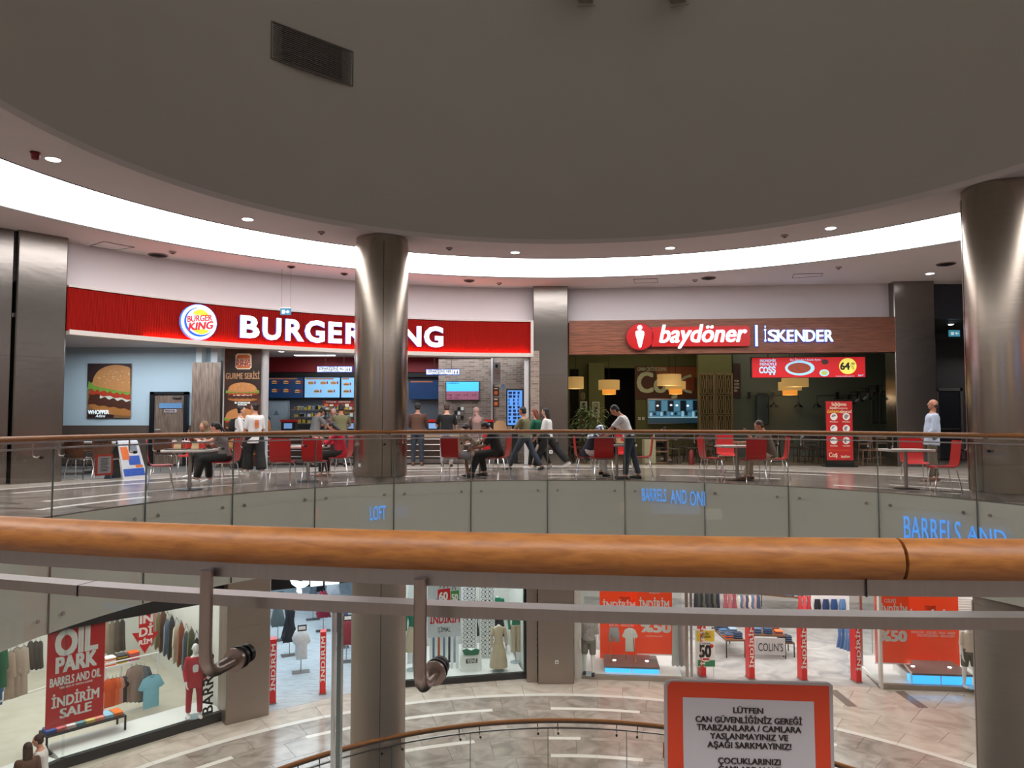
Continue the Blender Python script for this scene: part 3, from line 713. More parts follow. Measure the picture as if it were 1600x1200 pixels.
g.poly('logo', [(369.5, 560.5), (371, 555.5), (375, 554), (386, 554), (390, 555.5), (391.5, 560.5)], obn, .006); g.poly('logo', [(369.5, 572), (391.5, 572), (390, 575), (371, 575)], obn, .006)
rl = M('print_red', (176, 36, 28), .5)
g.text('logo_word', 'BURGER', 369.5, 561.3, 391.5, 565.6, rl, .008, .06); g.text('logo_word', 'KING', 369.5, 566.2, 391.5, 571.4, rl, .008, .07)
g.text('lettering', 'GURME SERİSİ', 353, 583, 405.5, 592, M('print_tan', (196, 150, 110), .5), .006, .05)
burger(g, 355, 597, 404, 627, (351, 541, 406, 735), .004); g.lines('small_lettering', [('BK STEAKHOUSE', 367, 628, 391, 630.6), ('BURGER', 372, 631.4, 386, 633.4)], PW, .006, .04)
burger(g, 351, 637, 404, 672, (351, 541, 406, 735), .004, tops=False); burger(g, 353, 683, 403, 712, (351, 541, 406, 735), .004, tops=False)
FPW = Frame(*at_y(412, 700, 19.0)[:2], 0)
g = On('shop_front_post', 'pale grey square post with a blue foot, between banner and counter', 'post', FPW, 411, 734.5, 0)
hp = g.p(411, 541)[1]; xa, xb = g.p(407, 640)[0], g.p(416, 640)[0]
MB().box(xa, xb, 0, .16, 0, hp).build('shaft', M('post_grey', (190, 188, 188), .45), g.e); MB().box(xa - .02, xb - .02, -.02, .0, 0, g.p(411, 690)[1]).build('blue_foot', M('blue_foot', (24, 60, 140), .4), g.e)
FPR = Frame(*at_y(823, 700, 21.3)[:2], 0)
g = On('shop_front_post', 'slim steel post at the right end of the burger shop front', 'post', FPR, 822.5, 726, 0); hp = g.p(823, 552)[1]
MB().box(-.06, .07, 0, .16, 0, hp).build('shaft', M('post_grey', (0, 0, 0)), g.e)
# ---- counter hall
BW = Frame(0, 25.0, 0)
def X(fr, px): return fr.hit(px, 640)[0]
b = MB(); b.box(X(BW, 340), X(BW, 700), 25, 25.2, 0, 3.42); struct(b.build('wall_counter_back', M('kitchen_steel_wall', (98, 104, 112), .45, .3, var=.1)))
b = MB(); b.box(X(BW, 340), X(BW, 686), 24.86, 24.98, BW.hit(500, 582)[1], 3.42); struct(b.build('trim_6', M('dark_red_band', (140, 16, 26), .5, var=.08)))
def brickmat():
    m = bpy.data.materials.new('brick_texture'); m.use_nodes = True; nt = m.node_tree; N = nt.nodes; L = nt.links; b_ = N['Principled BSDF']
    tc = N.new('ShaderNodeTexCoord'); mp = N.new('ShaderNodeMapping'); mp.inputs['Rotation'].default_value = (rad(90), 0, 0)
    br = N.new('ShaderNodeTexBrick'); br.inputs['Scale'].default_value = 1.0; br.inputs['Brick Width'].default_value = .22; br.inputs['Row Height'].default_value = .07
    br.inputs['Mortar Size'].default_value = .008; br.inputs['Color1'].default_value = lin((150, 132, 118)); br.inputs['Color2'].default_value = lin((112, 94, 82)); br.inputs['Mortar'].default_value = lin((146, 138, 130))
    L.new(tc.outputs['Object'], mp.inputs[0]); L.new(mp.outputs[0], br.inputs[0]); L.new(br.outputs[0], b_.inputs['Base Color']); b_.inputs['Roughness'].default_value = .8
    return m
BR = brickmat()
b = MB(); b.box(X(Frame(0, 24, 0), 685), X(Frame(0, 24, 0), 769), 24, 24.25, 0, 3.42); struct(b.build('wall_brick', BR, None, 0))
xr = X(Frame(0, 23.2, 0), 769); b = MB(); b.slab([(xr, 23.2), (X(Frame(0, 22.4, 0), 821), 22.4), (X(Frame(0, 22.4, 0), 821), 22.6), (xr, 23.4)], 0, 3.42); struct(b.build('wall_brick', BR, None, 0))
b = MB(); b.box(xr - .03, xr + .02, 23.1, 24.1, 0, 3.42); struct(b.build('trim_7', M('post_grey', (0, 0, 0))))
b = MB(); a = X(Frame(0, 21.4, 0), 829); b.box(a, a + .25, 21.2, 23, 0, 3.3); struct(b.build('wall_brick', BR, None, 0))
# screens
SCB = M('screen_blue_menu', (60, 130, 190), .3, emit=.55, var=.5, scale=3); SCD = M('screen_dark_menu', (16, 46, 84), .3, emit=.5, var=.6, scale=2.4); SCL = M('screen_light_menu', (120, 170, 205), .3, emit=.75, var=.15, scale=2)
FS = Frame(0, 24.85, 0)
def menu_screen(x0, y0, x1, y1, mat, label, cells):
    g = On('menu_screen', label, 'screen', FS, (x0 + x1) / 2, y1, 0, 'menu screens over the counter')
    g.rect('casing', x0, y0, x1, y1, BLACK, 0, .08); g.rect('display', x0 + .8, y0 + .8, x1 - .8, y1 - .8, mat, .08, .01)
    g.rect('header_bar', x0 + 2, y0 + 1.5, x1 - 10, y0 + 3.5, M('screen_header', (150, 90, 50), .4, emit=.4), .09, .004)
    for cx, cy in cells:
        q = MB(); g.oval('', cx, cy, 4.2, 2.2, None, .092, .004, q, 0, 180, 8); q.build('bun_picture', M('screen_bun', (190, 130, 80), .4, emit=.45), g.e)
        g.rect('filling_picture', cx - 4.2, cy, cx + 4.2, cy + 1.4, M('screen_patty', (70, 80, 40), .4, emit=.3), .092, .004)
        g.rect('bottom_bun_picture', cx - 3.8, cy + 1.4, cx + 3.8, cy + 2.8, M('screen_bun', (0, 0, 0)), .092, .004); g.rect('drink_picture', cx + 5.4, cy - 2, cx + 7.4, cy + 2.4, rl, .092, .004)
menu_screen(416, 589.5, 418.5, 622, SCL, 'narrow strip of a menu screen beside the white post', [])
menu_screen(419, 589.5, 475.5, 622.5, SCD, 'dark blue menu screen at the left end of the counter', [(430, 597), (448, 597), (467, 597), (430, 610), (448, 610), (466, 611)])
menu_screen(476.5, 589.5, 532.5, 622, SCL, 'pale blue menu screen with burger pictures, left of the round column', [(487, 598), (506, 598), (522, 598), (496, 611), (517, 611)])
menu_screen(533.5, 589.5, 556, 622, SCL, 'brighter menu screen partly hidden by the round column', [(542, 600), (542, 611)])
menu_screen(640, 594, 686.5, 624.5, SCD, 'menu screen with drink pictures directly right of the round column', [])
g = On('counter_header', 'dark beam above the menu screens', 'beam', FS, 540, 590, .02); g.rect('beam', 400, 583, 686, 589.3, DARKM, 0, .14)
FT = Frame(0, 23.98, 0); g = On('wall_television', 'wall television with blue upper half and mauve lower half on the brick wall', 'screen', FT, 723, 625.5, 0)
g.rect('casing', 697, 596, 749, 625.5, BLACK, 0, .07); g.rect('upper_picture', 697.8, 597, 748.2, 611.5, M('screen_sky', (70, 175, 235), .3, emit=.9, var=.1, scale=1), .07, .01); g.rect('lower_picture', 697.8, 611.5, 748.2, 624.7, M('screen_mauve', (140, 84, 104), .3, emit=.5, var=.1), .07, .01)
g.lines('screen_lettering', [('HESAP', 700, 598, 718, 599.6), ('12  13  14  15', 700, 616, 744, 618), ('16  17', 702, 621, 716, 623)], PDK, .085, .02)
FO = Frame(0, 22.7, 0)
for tx, x0, x1, y0, y1, lb in (('SİPARİŞİNİ AL', 496, 551, 572.5, 582, 'left of the round column'), ('SİPARİŞİNİ VER', 666, 718.5, 577, 586, 'right of the round column')):
    g = On('hanging_sign', 'white lit hanging order sign ' + lb, 'sign', FO, (x0 + x1) / 2, y1, 0, 'hanging order signs')
    g.rect('box', x0, y0, x1, y1, M('sign_box_blue', (50, 90, 200), .4, emit=.5, var=0), 0, .07); xe = x1 - 11
    g.rect('face', x0 + .8, y0 + .8, xe, y1 - .8, M('sign_face_white', (232, 240, 250), .4, emit=.95, var=0), .07, .004); g.rect('arrow_face', xe + .8, y0 + .8, x1 - .8, y1 - .8, M('sign_face_white', (0, 0, 0)), .07, .004)
    g.text('lettering', tx, x0 + 3, y0 + 1.4, xe - 2, y0 + 5.6, M('print_navy', (24, 34, 80), .5), .078, .03); g.text('small_lettering', 'Place your order', x0 + 9, y0 + 6.3, xe - 8, y0 + 8.2, M('print_navy', (0, 0, 0)), .078)
    for ax in (xe + 3.2, xe + 7.2): g.poly('arrow', [(ax - .5, y0 + 1.8), (ax + .5, y0 + 1.8), (ax + .5, y0 + 5), (ax + 1.5, y0 + 5), (ax, y0 + 7.8), (ax - 1.5, y0 + 5), (ax - .5, y0 + 5)], M('print_navy', (0, 0, 0)), .078)
    q = MB()
    for ax in (x0 + 13, x1 - 13): q.tube([(g.p(ax, y0)[0], -.03, g.p(ax, y0)[1]), (g.p(ax, y0)[0], -.03, 3.42 - g.z)], .006, 4)
    q.build('hanging_rod', DARKM, g.e)
for x0, x1, yy, lb in ((460, 524, 555, 'left of the round column'), (678, 732, 563.5, 'right of the round column')):
    p0, p1 = at_z(x0, yy, 3.4), at_z(x1, yy, 3.4); t = thing('tube_lamp', 'long white ceiling tube lamp over the counter hall, ' + lb, 'light', (p0 + p1) / 2, 0, 'ceiling tube lamps'); h = (p1.x - p0.x) / 2
    MB().box(-h, h, -.13, .13, 0, .02).build('housing', WHITE, t); MB().box(-h + .02, h - .02, -.1, .1, -.012, 0).build('diffuser', TUBEL, t)
for px, py, lb in ((440, 548.5, 'leftmost'), (515, 551, 'beside the left tube lamp'), (786, 556, 'rightmost'), (738, 565, 'beside the right tube lamp')):
    t = thing('counter_downlight', 'small recessed spotlight in the burger counter ceiling, ' + lb, 'light', at_z(px, py, 3.42), 0, 'counter ceiling spots'); MB().lathe([(.11, -.012), (.11, .0)], n=16).build('rim', WHITE, t); MB().lathe([(.085, -.02), (.085, -.012)], n=16).build('lamp', LAMP, t)
# kitchen back: white door, shelves, yellow signs
FK = Frame(0, 24.95, 0)
a0, zb_ = FK.hit(418, 700); a1 = X(FK, 451); zt_ = FK.hit(430, 628.5)[1]
d = struct(MB().box(a0 - .05, a1 + .05, 24.86, 24.93, 0, zt_ + .05).build('door_2', M('door_white_frame', (150, 160, 168), .5)))
MB().box(a0, a1, 24.80, 24.85, 0, zt_).build('door_leaf', M('door_pale', (172, 190, 200), .5), d)
x, z = FK.hit(434, 645); MB().prism([(x - .1, z - .08), (x + .1, z - .08), (x, z + .1)], 24.79, 24.8).build('warning_triangle', M('door_mark', (120, 136, 150), .5), d)
FM_ = Frame(0, 24.6, 0); g = On('snack_menu_board', 'red and yellow snack board with small food pictures behind the counter', 'board', FM_, 530, 646)
g.rect('upper_board', 505, 626, 556, 636, M('board_brown_red', (110, 34, 22), .5, emit=.1), 0, .04); g.rect('lower_board', 505, 637, 556, 646, M('board_yellow', (206, 150, 40), .5, emit=.15, var=.2), 0, .04)
g.lines('lettering', [('TATLILAR', 510, 627, 526, 629), ('ATIŞTIRMALIK', 529, 627, 548, 629)], crm, .042)
for k in range(6): g.rect('food_picture', 507.5 + 8 * k, 631 + (k % 2), 513.5 + 8 * k, 635, [obn, crm, rl][k % 3], .042, .004)
for k in range(6): g.rect('food_picture', 507.5 + 8 * k, 638.5, 513.5 + 8 * k, 644, [crm, obn][k % 2], .042, .004)
g = On('kitchen_shelf_unit', 'steel shelf unit with cups and boxes behind the counter', 'shelf', FM_, 490, 716.5, 0)
for yy in (640, 651, 661, 671): g.rect('shelf_board', 458, yy, 556, yy + 1.2, BAR, -.1, .35)
for xx in (458, 505, 554): g.rect('upright', xx, 636, xx + 1.4, 716.5, BAR, -.1, .05)
rn = random.Random(4); ORD = 'first second third fourth fifth sixth seventh eighth ninth tenth eleventh twelfth thirteenth fourteenth fifteenth sixteenth seventeenth eighteenth nineteenth twentieth'.split()
shc = [WHITE, M('cup_grey', (140, 146, 150), .5), M('box_yellow', (205, 180, 60), .5), M('box_brown', (150, 110, 70), .5), DARKM]
for yy in (640, 651, 661):
    xx = 461
    nn = 0
    while xx < 548:
        nn += 1
        wd_ = rn.uniform(2.5, 5); hh = rn.uniform(3.5, 6.5); ci = rn.randrange(5)
        o = On('kitchen_item', 'small %s, %s from the left on the %s kitchen shelf' % (['white cup', 'grey cup', 'yellow box', 'brown box', 'black box'][ci], ORD[nn - 1], {640: 'top', 651: 'middle', 661: 'low'}[yy]), 'box', Frame(0, 24.45, 0), xx + wd_ / 2, yy - .1, 0, 'small items on the kitchen shelves')
        o.rect('body', xx, yy - hh, xx + wd_, yy - .1, shc[ci], -.06, .12); o.rect('lid', xx - .2, yy - hh - .6, xx + wd_ + .2, yy - hh, shc[rn.randrange(2)], -.07, .14)
        xx += wd_ + rn.uniform(1, 4)
# counter
FCO = Frame(0, 22.0, 0)
g = On('service_counter', 'long service counter with pale top and steel rails along its dark front', 'counter', FCO, 560, 724, 0)
xa, xb = g.p(418, 700)[0], g.p(770, 700)[0]; CB = M('counter_brown', (74, 52, 44), .5, var=.15, scale=5)
MB().box(xa, xb, .1, .7, 0, .78).build('body', CB, g.e); MB().box(xa, xb, .0, .85, .78, .98).build('counter_top', M('counter_beige', (176, 150, 124), .45), g.e)
MB().box(xa, xb, .04, .1, 0, .12).build('kick_plate', BAR, g.e)
for z in (.2, .38, .56, .72): MB().tube([(xa, -.12, z), (xb, -.12, z)], .016, 6).build('rail', BAR, g.e)
for px in (425, 500, 660, 700, 762): x = g.p(px, 700)[0]; MB().tube([(x, -.12, 0), (x, -.12, .76)], .02, 6).build('rail_post', BAR, g.e)
def register(px, label, w_=.42):
    x = FCO.hit(px, 665)[0]; t = thing('order_terminal', label, 'terminal', FCO.w(x, .3, .98), 0, 'order terminals on the counter')
    MB().box(-w_ / 2, w_ / 2, -.1, .1, 0, .26).build('body', DARKM, t); MB().box(-w_ / 2 - .02, w_ / 2 + .02, -.13, .12, .26, .33).build('red_top', REDCH, t)
    MB().box(-.12, .12, -.125, -.1, .06, .22).build('screen', M('terminal_screen', (120, 160, 210), .3, emit=.5), t)
for px, lb in ((547, 'red-topped order terminal just left of the round column'), (759, 'red-topped order terminal below the brick wall television'), (675, 'red-topped order terminal between the two men at the counter'), (447, 'order terminal near the white post')): register(px, lb)
x = FCO.hit(787, 662)[0]
t = thing('carry_box', 'pale cardboard carry box on the counter end', 'box', FCO.w(x - .1, .2, .98)); MB().box(-.2, .2, -.15, .15, 0, .2).build('body', M('carton', (190, 150, 110), .6), t); MB().prism([(-.2, .2), (.2, .2), (.1, .3), (-.1, .3)], -.1, .1).build('handle_flap', M('carton', (0, 0, 0)), t)
# brick wall fittings
FR = Frame(0, 22.35, 0)
g = On('wall_notice', 'long white notice with black drawings on the brick wall', 'notice', FR, 776, 600, .0); g.rect('sheet', 770, 566.5, 782, 600.5, M('paper_grey', (176, 172, 172), .6), 0, .02)
g.oval('drawing', 776, 572, 2.2, 2.8, DARKM, .021); g.lines('lettering', [('ACİL', 772, 578, 780, 580), ('DURUM', 772, 582, 780, 584), ('PLANI', 772, 590, 780, 592)], obn, .022)
for y0, y1, lb in ((604.5, 619, 'upper'), (621, 636.5, 'lower')):
    g = On('framed_menu_card', lb + ' dark framed menu card on the brick wall', 'picture', FR, 775, y1, 0, 'framed menu cards'); g.rect('card', 770, y0, 780, y1, M('card_brown', (70, 34, 26), .5), 0, .03)
    g.oval('picture', 775, (y0 + y1) / 2 + 2, 3, 3, obn, .031); g.rect('lettering_strip', 772, y0 + 2, 778, y0 + 3.5, crm, .031, .004)
g = On('wall_clock', 'small blue oval clock on the brick wall', 'clock', FR, 786, 610); g.oval('rim', 786, 605, 3.4, 5.6, BAR, 0, .03); g.oval('face', 786, 605, 2.6, 4.6, M('clock_face', (120, 160, 200), .4), .03)
FKI = Frame(0, 21.9, 0)
g = On('order_kiosk', 'tall upright screen in black frame on the right side of the counter hall', 'screen', FKI, 805, 724, 0)
g.rect('frame', 791, 608, 818.5, 666, BLACK, 0, .08); g.rect('display', 793, 610, 816, 664, M('screen_kiosk', (84, 140, 215), .3, emit=.8, var=.1), .08, .01); g.rect('stand', 800, 666, 809, 724, DARKM, 0, .08)
rn = random.Random(2)
for k in range(3):
    for j in range(9): g.rect('screen_tile', 794.5 + 7 * k, 612 + 5.6 * j, 794.5 + 7 * k + rn.uniform(1.5, 5.6), 616 + 5.6 * j, M('screen_navy', (20, 36, 80), .4, emit=.1), .09, .004)
g = On('card_holder_rack', 'small steel rack of cards on the brick wall under the television', 'rack', FT, 717, 657, 0)
for j in range(3):
    for k in range(3): g.rect('card', 710 + 5.2 * k, 636 + 7 * j, 714 + 5.2 * k, 641 + 7 * j, [BAR, DARKM, WHITE][(k + j) % 3], 0, .03)

# ================================================================== UPPER FLOOR: WOOD-FRONTED GRILL
YB = -.35
WSG = ramp_mat('sign_wood', [(.3, (92, 50, 34)), (.5, (124, 70, 46)), (.7, (142, 84, 58))], 3, 6, .45, .3, (1, 1, 14))
g = On('wooden_sign_band', 'long brown wood-grain sign band right of the centre pillar', 'sign board', SF, 1144, 552, YB)
x0, _, = g.p(889, 525); x1, _ = g.p(1399, 525); H = g.p(1144, 498)[1]
nb = 12
for k in range(nb): MB().box(x0, x1, 0, .35, H * k / nb + .003, H * (k + 1) / nb).build('wood_board', WSG, g.e)
MB().box(x0, x1, .02, .36, 0, H).build('backing', M('dark_wood_back', (60, 32, 24), .7), g.e)
RC = M('badge_red', (184, 8, 14), .35, emit=.12, var=0)
g = On('round_badge', 'round red badge with a white man figure, left of the red name plate', 'sign', SF, 1000, 527, YB - .06)
pr = M('badge_rim', (110, 8, 12), .4, var=0)
g.oval('drum', 999.5, 526.5, 22.5, 21.5, pr, -.04, .1, n=36); g.oval('face', 1000, 526.5, 21, 20.3, RC, .06, .01, n=36)
g.oval('figure_head', 999.3, 512.5, 3.9, 3.7, LETW, .08, .02, n=20)
g.poly('figure_body', [(992.5, 519), (995, 517.3), (1003.5, 517.3), (1006, 519), (1006.2, 523), (1001.8, 542.5), (999.8, 544), (997.8, 542.5), (992.8, 523)], LETW, .08, .02)
g = On('red_name_plate', 'rounded red illuminated plate with white lowercase lettering on the wood band', 'sign', SF, 1095, 541, YB - .04)
g.poly('plate', [(1018, 512), (1166, 509.5), (1170, 512), (1171, 516), (1171, 536), (1170, 540), (1166, 541.2), (1018, 542)], RC, 0, .09)
MB_ = MB(); g.text('lettering', 'baydöner', 1030, 508, 1165, 544, None, .1, .05, .25, .04, MB_, False, True); MB_.build('lettering', LETW, g.e, 0)
g = On('lit_lettering', 'upright bar and white illuminated capital letters right of the red plate', 'sign', SF, 1240, 537, YB - .02)
g.rect('divider_bar', 1180, 508.5, 1183, 541, LETW, .03, .03); g.rect('divider_bar', 1179.3, 508, 1183.7, 541.5, LETB, .0, .03)
for ch, a, c in (('İ', 1194, 1196.2), ('S', 1200, 1214), ('K', 1217, 1231), ('E', 1234, 1244.5), ('N', 1248, 1263), ('D', 1267, 1281.5), ('E', 1284, 1294), ('R', 1287.5 + 9, 1300.5)):
    yt = 516
    if ch == 'R': a, c = 1288.5, 1300.5
    if ch == 'E' and a > 1280: a, c = 1275.5, 1285.5
    if ch == 'D': a, c = 1258.5, 1272.5
    if ch == 'N': a, c = 1242, 1256
    if ch == 'E' and a < 1260: a, c = 1229.5, 1239
    if ch == 'K': a, c = 1214, 1228
    g.text('letter', ch, a, yt, c, 533.5, LETW, .04, .035, 0, .03); g.text('letter_glow', ch, a - .4, yt - .4, c + .4, 533.9, LETB, .0, .04, 0, .03)
# interior
GRN = M('olive_wall', (104, 106, 62), .8, var=.06); GRN2 = M('grey_green_wall', (96, 104, 92), .8, var=.06, scale=1)
YG = 27.5; FG = Frame(0, YG, 0)
b = MB(); b.box(X(FG, 870), X(FG, 942), YG, YG + .2, 0, 5.2); b.box(X(FG, 942), X(FG, 993), YG, YG + .2, FG.hit(960, 575)[1], 5.2); b.box(X(FG, 993), X(FG, 1170), YG, YG + .2, 0, 5.2); struct(b.build('wall_grill_back', GRN))
b = MB(); b.box(X(FG, 930), X(FG, 1000), YG + 1.2, YG + 1.3, 0, 4); struct(b.build('wall_dark_passage', M('near_black', (12, 11, 10), .9)))
FG2 = Frame(0, 26, 0); b = MB(); b.box(X(FG2, 1146), X(FG2, 1410), 26, 26.2, 0, 5.2); struct(b.build('wall_grill_right', GRN2))
b = MB(); b.slab([(X(FG2, 1399), 26), (X(Frame(0, 21.4, 0), 1396), 21.4), (X(Frame(0, 21.4, 0), 1400), 21.4), (X(FG2, 1408), 26)], 0, 5.2); struct(b.build('wall_grill_side', GRN2))
_a, _c = X(Frame(0, 21.9, 0), 886), X(FG, 889)
b = MB(); b.slab([(_a, 21.9), (_c, YG), (_c - .2, YG), (_a - .2, 21.9)], 0, 5.2); struct(b.build('wall_grill_left', GRN))
b = MB(); b.slab([(X(FG, 870), YG), sline(-.3, .36, 0)[:2], sline(9.2, .36, 0)[:2], (X(FG, 1410), YG)], 4.6, 4.7); struct(b.build('ceiling', M('grill_ceiling', (70, 66, 50), .8)))
b = MB(); b.box(X(FG, 891), X(FG, 904), YG - .05, YG, 0, FG.hit(900, 577)[1]); struct(b.build('door_3', M('near_black', (0, 0, 0))))
b = MB(); b.box(X(FG, 918), X(FG, 942), YG - .5, YG, 0, 3.4); struct(b.build('wall_grill_pier', GRN))
g = On('food_mural', 'large brown food mural with pale swirl lettering above the kitchen hatch', 'mural', FG, 1043, 623, -.02)
g.rect('board', 992, 572, 1094, 623, M('mural_brown', (90, 50, 30), .6, var=.3, scale=1.4), 0, .03); g.rect('wood_print', 1025, 573, 1094, 590, M('mural_wood', (150, 84, 44), .6, var=.3, scale=3), .03, .002)
g.text('lettering', 'CANIN ÇEKTİYSE DURMA', 996, 574, 1041, 579.5, M('mural_cream', (206, 210, 168), .6), .034, .03)
g.text('swirl_lettering', 'Coş', 996, 582, 1060, 622, M('mural_cream', (0, 0, 0)), .036, .06, fit=True); g.oval('plate_picture', 1084, 600, 24, 15, M('mural_cream', (0, 0, 0)), .034, .003, a0=100, a1=262)
g.oval('stew_picture', 1084, 600, 20, 11, M('print_stew', (150, 70, 34), .6, var=.4, scale=8), .04, .003, a0=90, a1=270)
g = On('kitchen_hatch', 'blue-lit glazed kitchen hatch with cooks and lamps inside', 'window', FG, 1052, 661, -.03)
g.rect('back_panel', 1012, 624, 1093, 661.5, M('hatch_back', (60, 110, 135), .4, emit=.5, var=.4, scale=1.6), 0, .02); rn = random.Random(5)
for k in range(8): g.rect('upper_cupboard', 1014 + 9.8 * k, 626, 1022.5 + 9.8 * k, 640 + rn.random() * 3, [M('hatch_mid', (84, 140, 168), .4, emit=.5), M('hatch_dark', (22, 40, 54), .4, emit=.1)][k % 2], .02, .03)
for k in range(14): g.rect('kitchen_utensil', 1015 + 5.5 * k, 642 + rn.random() * 3, 1018.5 + 5.5 * k, 648 + rn.random() * 3, [M('hatch_light', (150, 190, 205), .4, emit=.6), M('hatch_dark', (0, 0, 0)), M('hatch_mid', (0, 0, 0))][k % 3], .02, .03)
for cx, cy in ((1048, 633), (1057, 633.5), (1074, 634), (1027, 634)): g.oval('lamp', cx, cy, 1.8, 1.2, M('hatch_lamp', (235, 235, 255), .4, emit=2, var=0), .06)
g.rect('worktop', 1013, 651, 1092, 653, M('hatch_light', (0, 0, 0)), .02, .2); g.rect('front_panel', 1013, 653, 1092, 661, M('hatch_front', (50, 86, 104), .4, emit=.2), .02, .2)
for x0, x1, y0, y1 in ((1011.5, 1093.5, 623, 624.4), (1011.5, 1093.5, 661, 662.4), (1011.5, 1012.8, 623, 662), (1092.2, 1093.5, 623, 662)): g.rect('frame', x0, y0, x1, y1, BAR, .0, .06)
# lattice screens
FLA = Frame(0, 25.6, 0); LTW = M('lattice_wood', (146, 122, 86), .6)
b = MB(); b.box(X(FLA, 1093), X(FLA, 1145), 25.65, 25.9, 0, 5.2); struct(b.build('wall_lattice_pier', GRN))
for k, (x0, x1) in enumerate(((1092, 1117), (1118, 1145))):
    g = On('lattice_screen', ['left', 'right'][k] + ' carved wooden lattice panel beside the kitchen hatch', 'screen panel', FLA, (x0 + x1) / 2, 714, 0, 'carved lattice panels')
    q = MB(); r_ = lambda a, b_, c, d_: g.rect('', a, b_, c, d_, None, 0, .05, q)
    for xx in (x0, x1 - 1.2): r_(xx, 583, xx + 1.2, 714)
    for yy in (583, 712.6): r_(x0, yy, x1, yy + 1.4)
    q.build('frame', LTW, g.e)
    n = 4; cw = (x1 - x0 - 2.4) / 2
    for j in range(n):
        for i in range(2):
            a, c = x0 + 1.2 + cw * i + .8, 585 + 32 * j; q = MB(); e = cw - 1.6
            for (p_, u_, v_, w_) in ((a, c, a + e, c + 1.1), (a, c + 29, a + e, c + 30.1), (a, c, a + 1.1, c + 30), (a + e - 1.1, c, a + e, c + 30), (a + 3, c + 7, a + 4, c + 23), (a + e - 4, c + 7, a + e - 3, c + 23), (a + 3, c + 7, a + e - 3, c + 8), (a + 3, c + 22, a + e - 3, c + 23), (a + e / 2 - .5, c, a + e / 2 + .5, c + 7), (a + e / 2 - .5, c + 23, a + e / 2 + .5, c + 30), (a, c + 14.5, a + 3, c + 15.5), (a + e - 3, c + 14.5, a + e, c + 15.5)):
                r_(p_, u_, v_, w_)
            o = q.build('fretwork', LTW, g.e); 
            o['kind'] = 'stuff'
g = On('narrow_dark_poster', 'narrow dark poster with small pale print right of the lattice panels', 'poster', Frame(0, 25.98, 0), 1151, 621); g.rect('sheet', 1145.5, 568, 1157, 621.5, M('poster_dark_print', (0, 0, 0)), 0, .02)
g.lines('lettering', [('TÜM', 1147, 594, 1154, 597), ('LEZZET', 1147, 599, 1155, 602), ('BURADA', 1147, 604, 1155, 607), ('BİR', 1147, 609, 1152, 612)], crm, .022)
g = On('wall_mirror', 'tall dim mirror with arched top on the grey-green wall', 'mirror', Frame(0, 25.85, 0), 1191, 664)
g.poly('frame', [(1181, 664), (1181, 618), (1184, 614.5), (1197, 614.5), (1200.5, 618), (1200.5, 664)], DARKM, 0, .03); g.poly('glass', [(1182, 663), (1182, 619), (1185, 615.5), (1196, 615.5), (1199.5, 619), (1199.5, 663)], M('mirror_dim', (92, 104, 100), .15, .8), .03)
# black arm lamps along the right wall
def arm_lamp(px, py, Y, sgn, label, s=1.0):
    p = at_y(px, py, Y); t = thing('arm_lamp', label, 'lamp', p, 0, 'black swing-arm wall lamps')
    MB().box(-.05, .05, .0, .06, -.12, .12).build('wall_plate', BLACK, t); MB().tube([(0, 0, 0), (sgn * .4 * s, -.1, 0), (sgn * .8 * s, -.15, -.02)], .014, 6).build('arm', BLACK, t)
    MB().tube([(sgn * .8 * s, -.15, -.02), (sgn * .8 * s, -.15, -.2)], .01, 6).build('stem', BLACK, t)
    MB().lathe([(.16, 0), (.13, .06), (.04, .12), (.03, .2)], sgn * .8 * s, -.15, 14, -.42).build('shade', BLACK, t)
for px, py, Y, sg, lb in ((1171, 618, 25.8, 1, 'left of the mirror'), (1209, 618, 25.8, 1, 'right of the mirror'), (1309, 618, 25.8, -1, 'above the red standing banner')):
    arm_lamp(px, py, Y, sg, 'black swing-arm wall lamp ' + lb)
for k, (px, py) in enumerate(((1328, 622), (1342, 618), (1356, 612), (1371, 607), (1385, 603))):
    arm_lamp(px, py, 25.2 - .75 * k, -1, 'black swing-arm wall lamp on the receding side wall, %s from the back' % ['first', 'second', 'third', 'fourth', 'nearest'][k], .8)
FMR = Frame(0, 23.6, 0)
for k, (x0, x1) in enumerate(((1362, 1372), (1375, 1388), (1390, 1396))):
    g = On('lit_wall_mirror', ['left narrow mirror on the far right wall of the grill', 'mirror with a bright light strip on the far right wall of the grill', 'right sliver of mirror at the edge of the grill wall'][k], 'mirror', FMR, (x0 + x1) / 2, 662)
    g.poly('frame', [(x0, 662), (x0, 616 - 2 * k), (x0 + 2, 612 - 2 * k), (x1 - 2, 612 - 2 * k), (x1, 616 - 2 * k), (x1, 662)], M('mirror_frame_wood', (50, 36, 28), .5), 0, .04); g.rect('glass', x0 + 1.5, 616 - 2 * k, x1 - 1.5, 660, M('mirror_dim', (0, 0, 0)), .04, .004)
    if k == 1: g.rect('light_strip', x1 - 4, 612, x1 - 2.6, 658, M('warm_strip', (255, 236, 190), .4, emit=2.2, var=0), .045, .01)
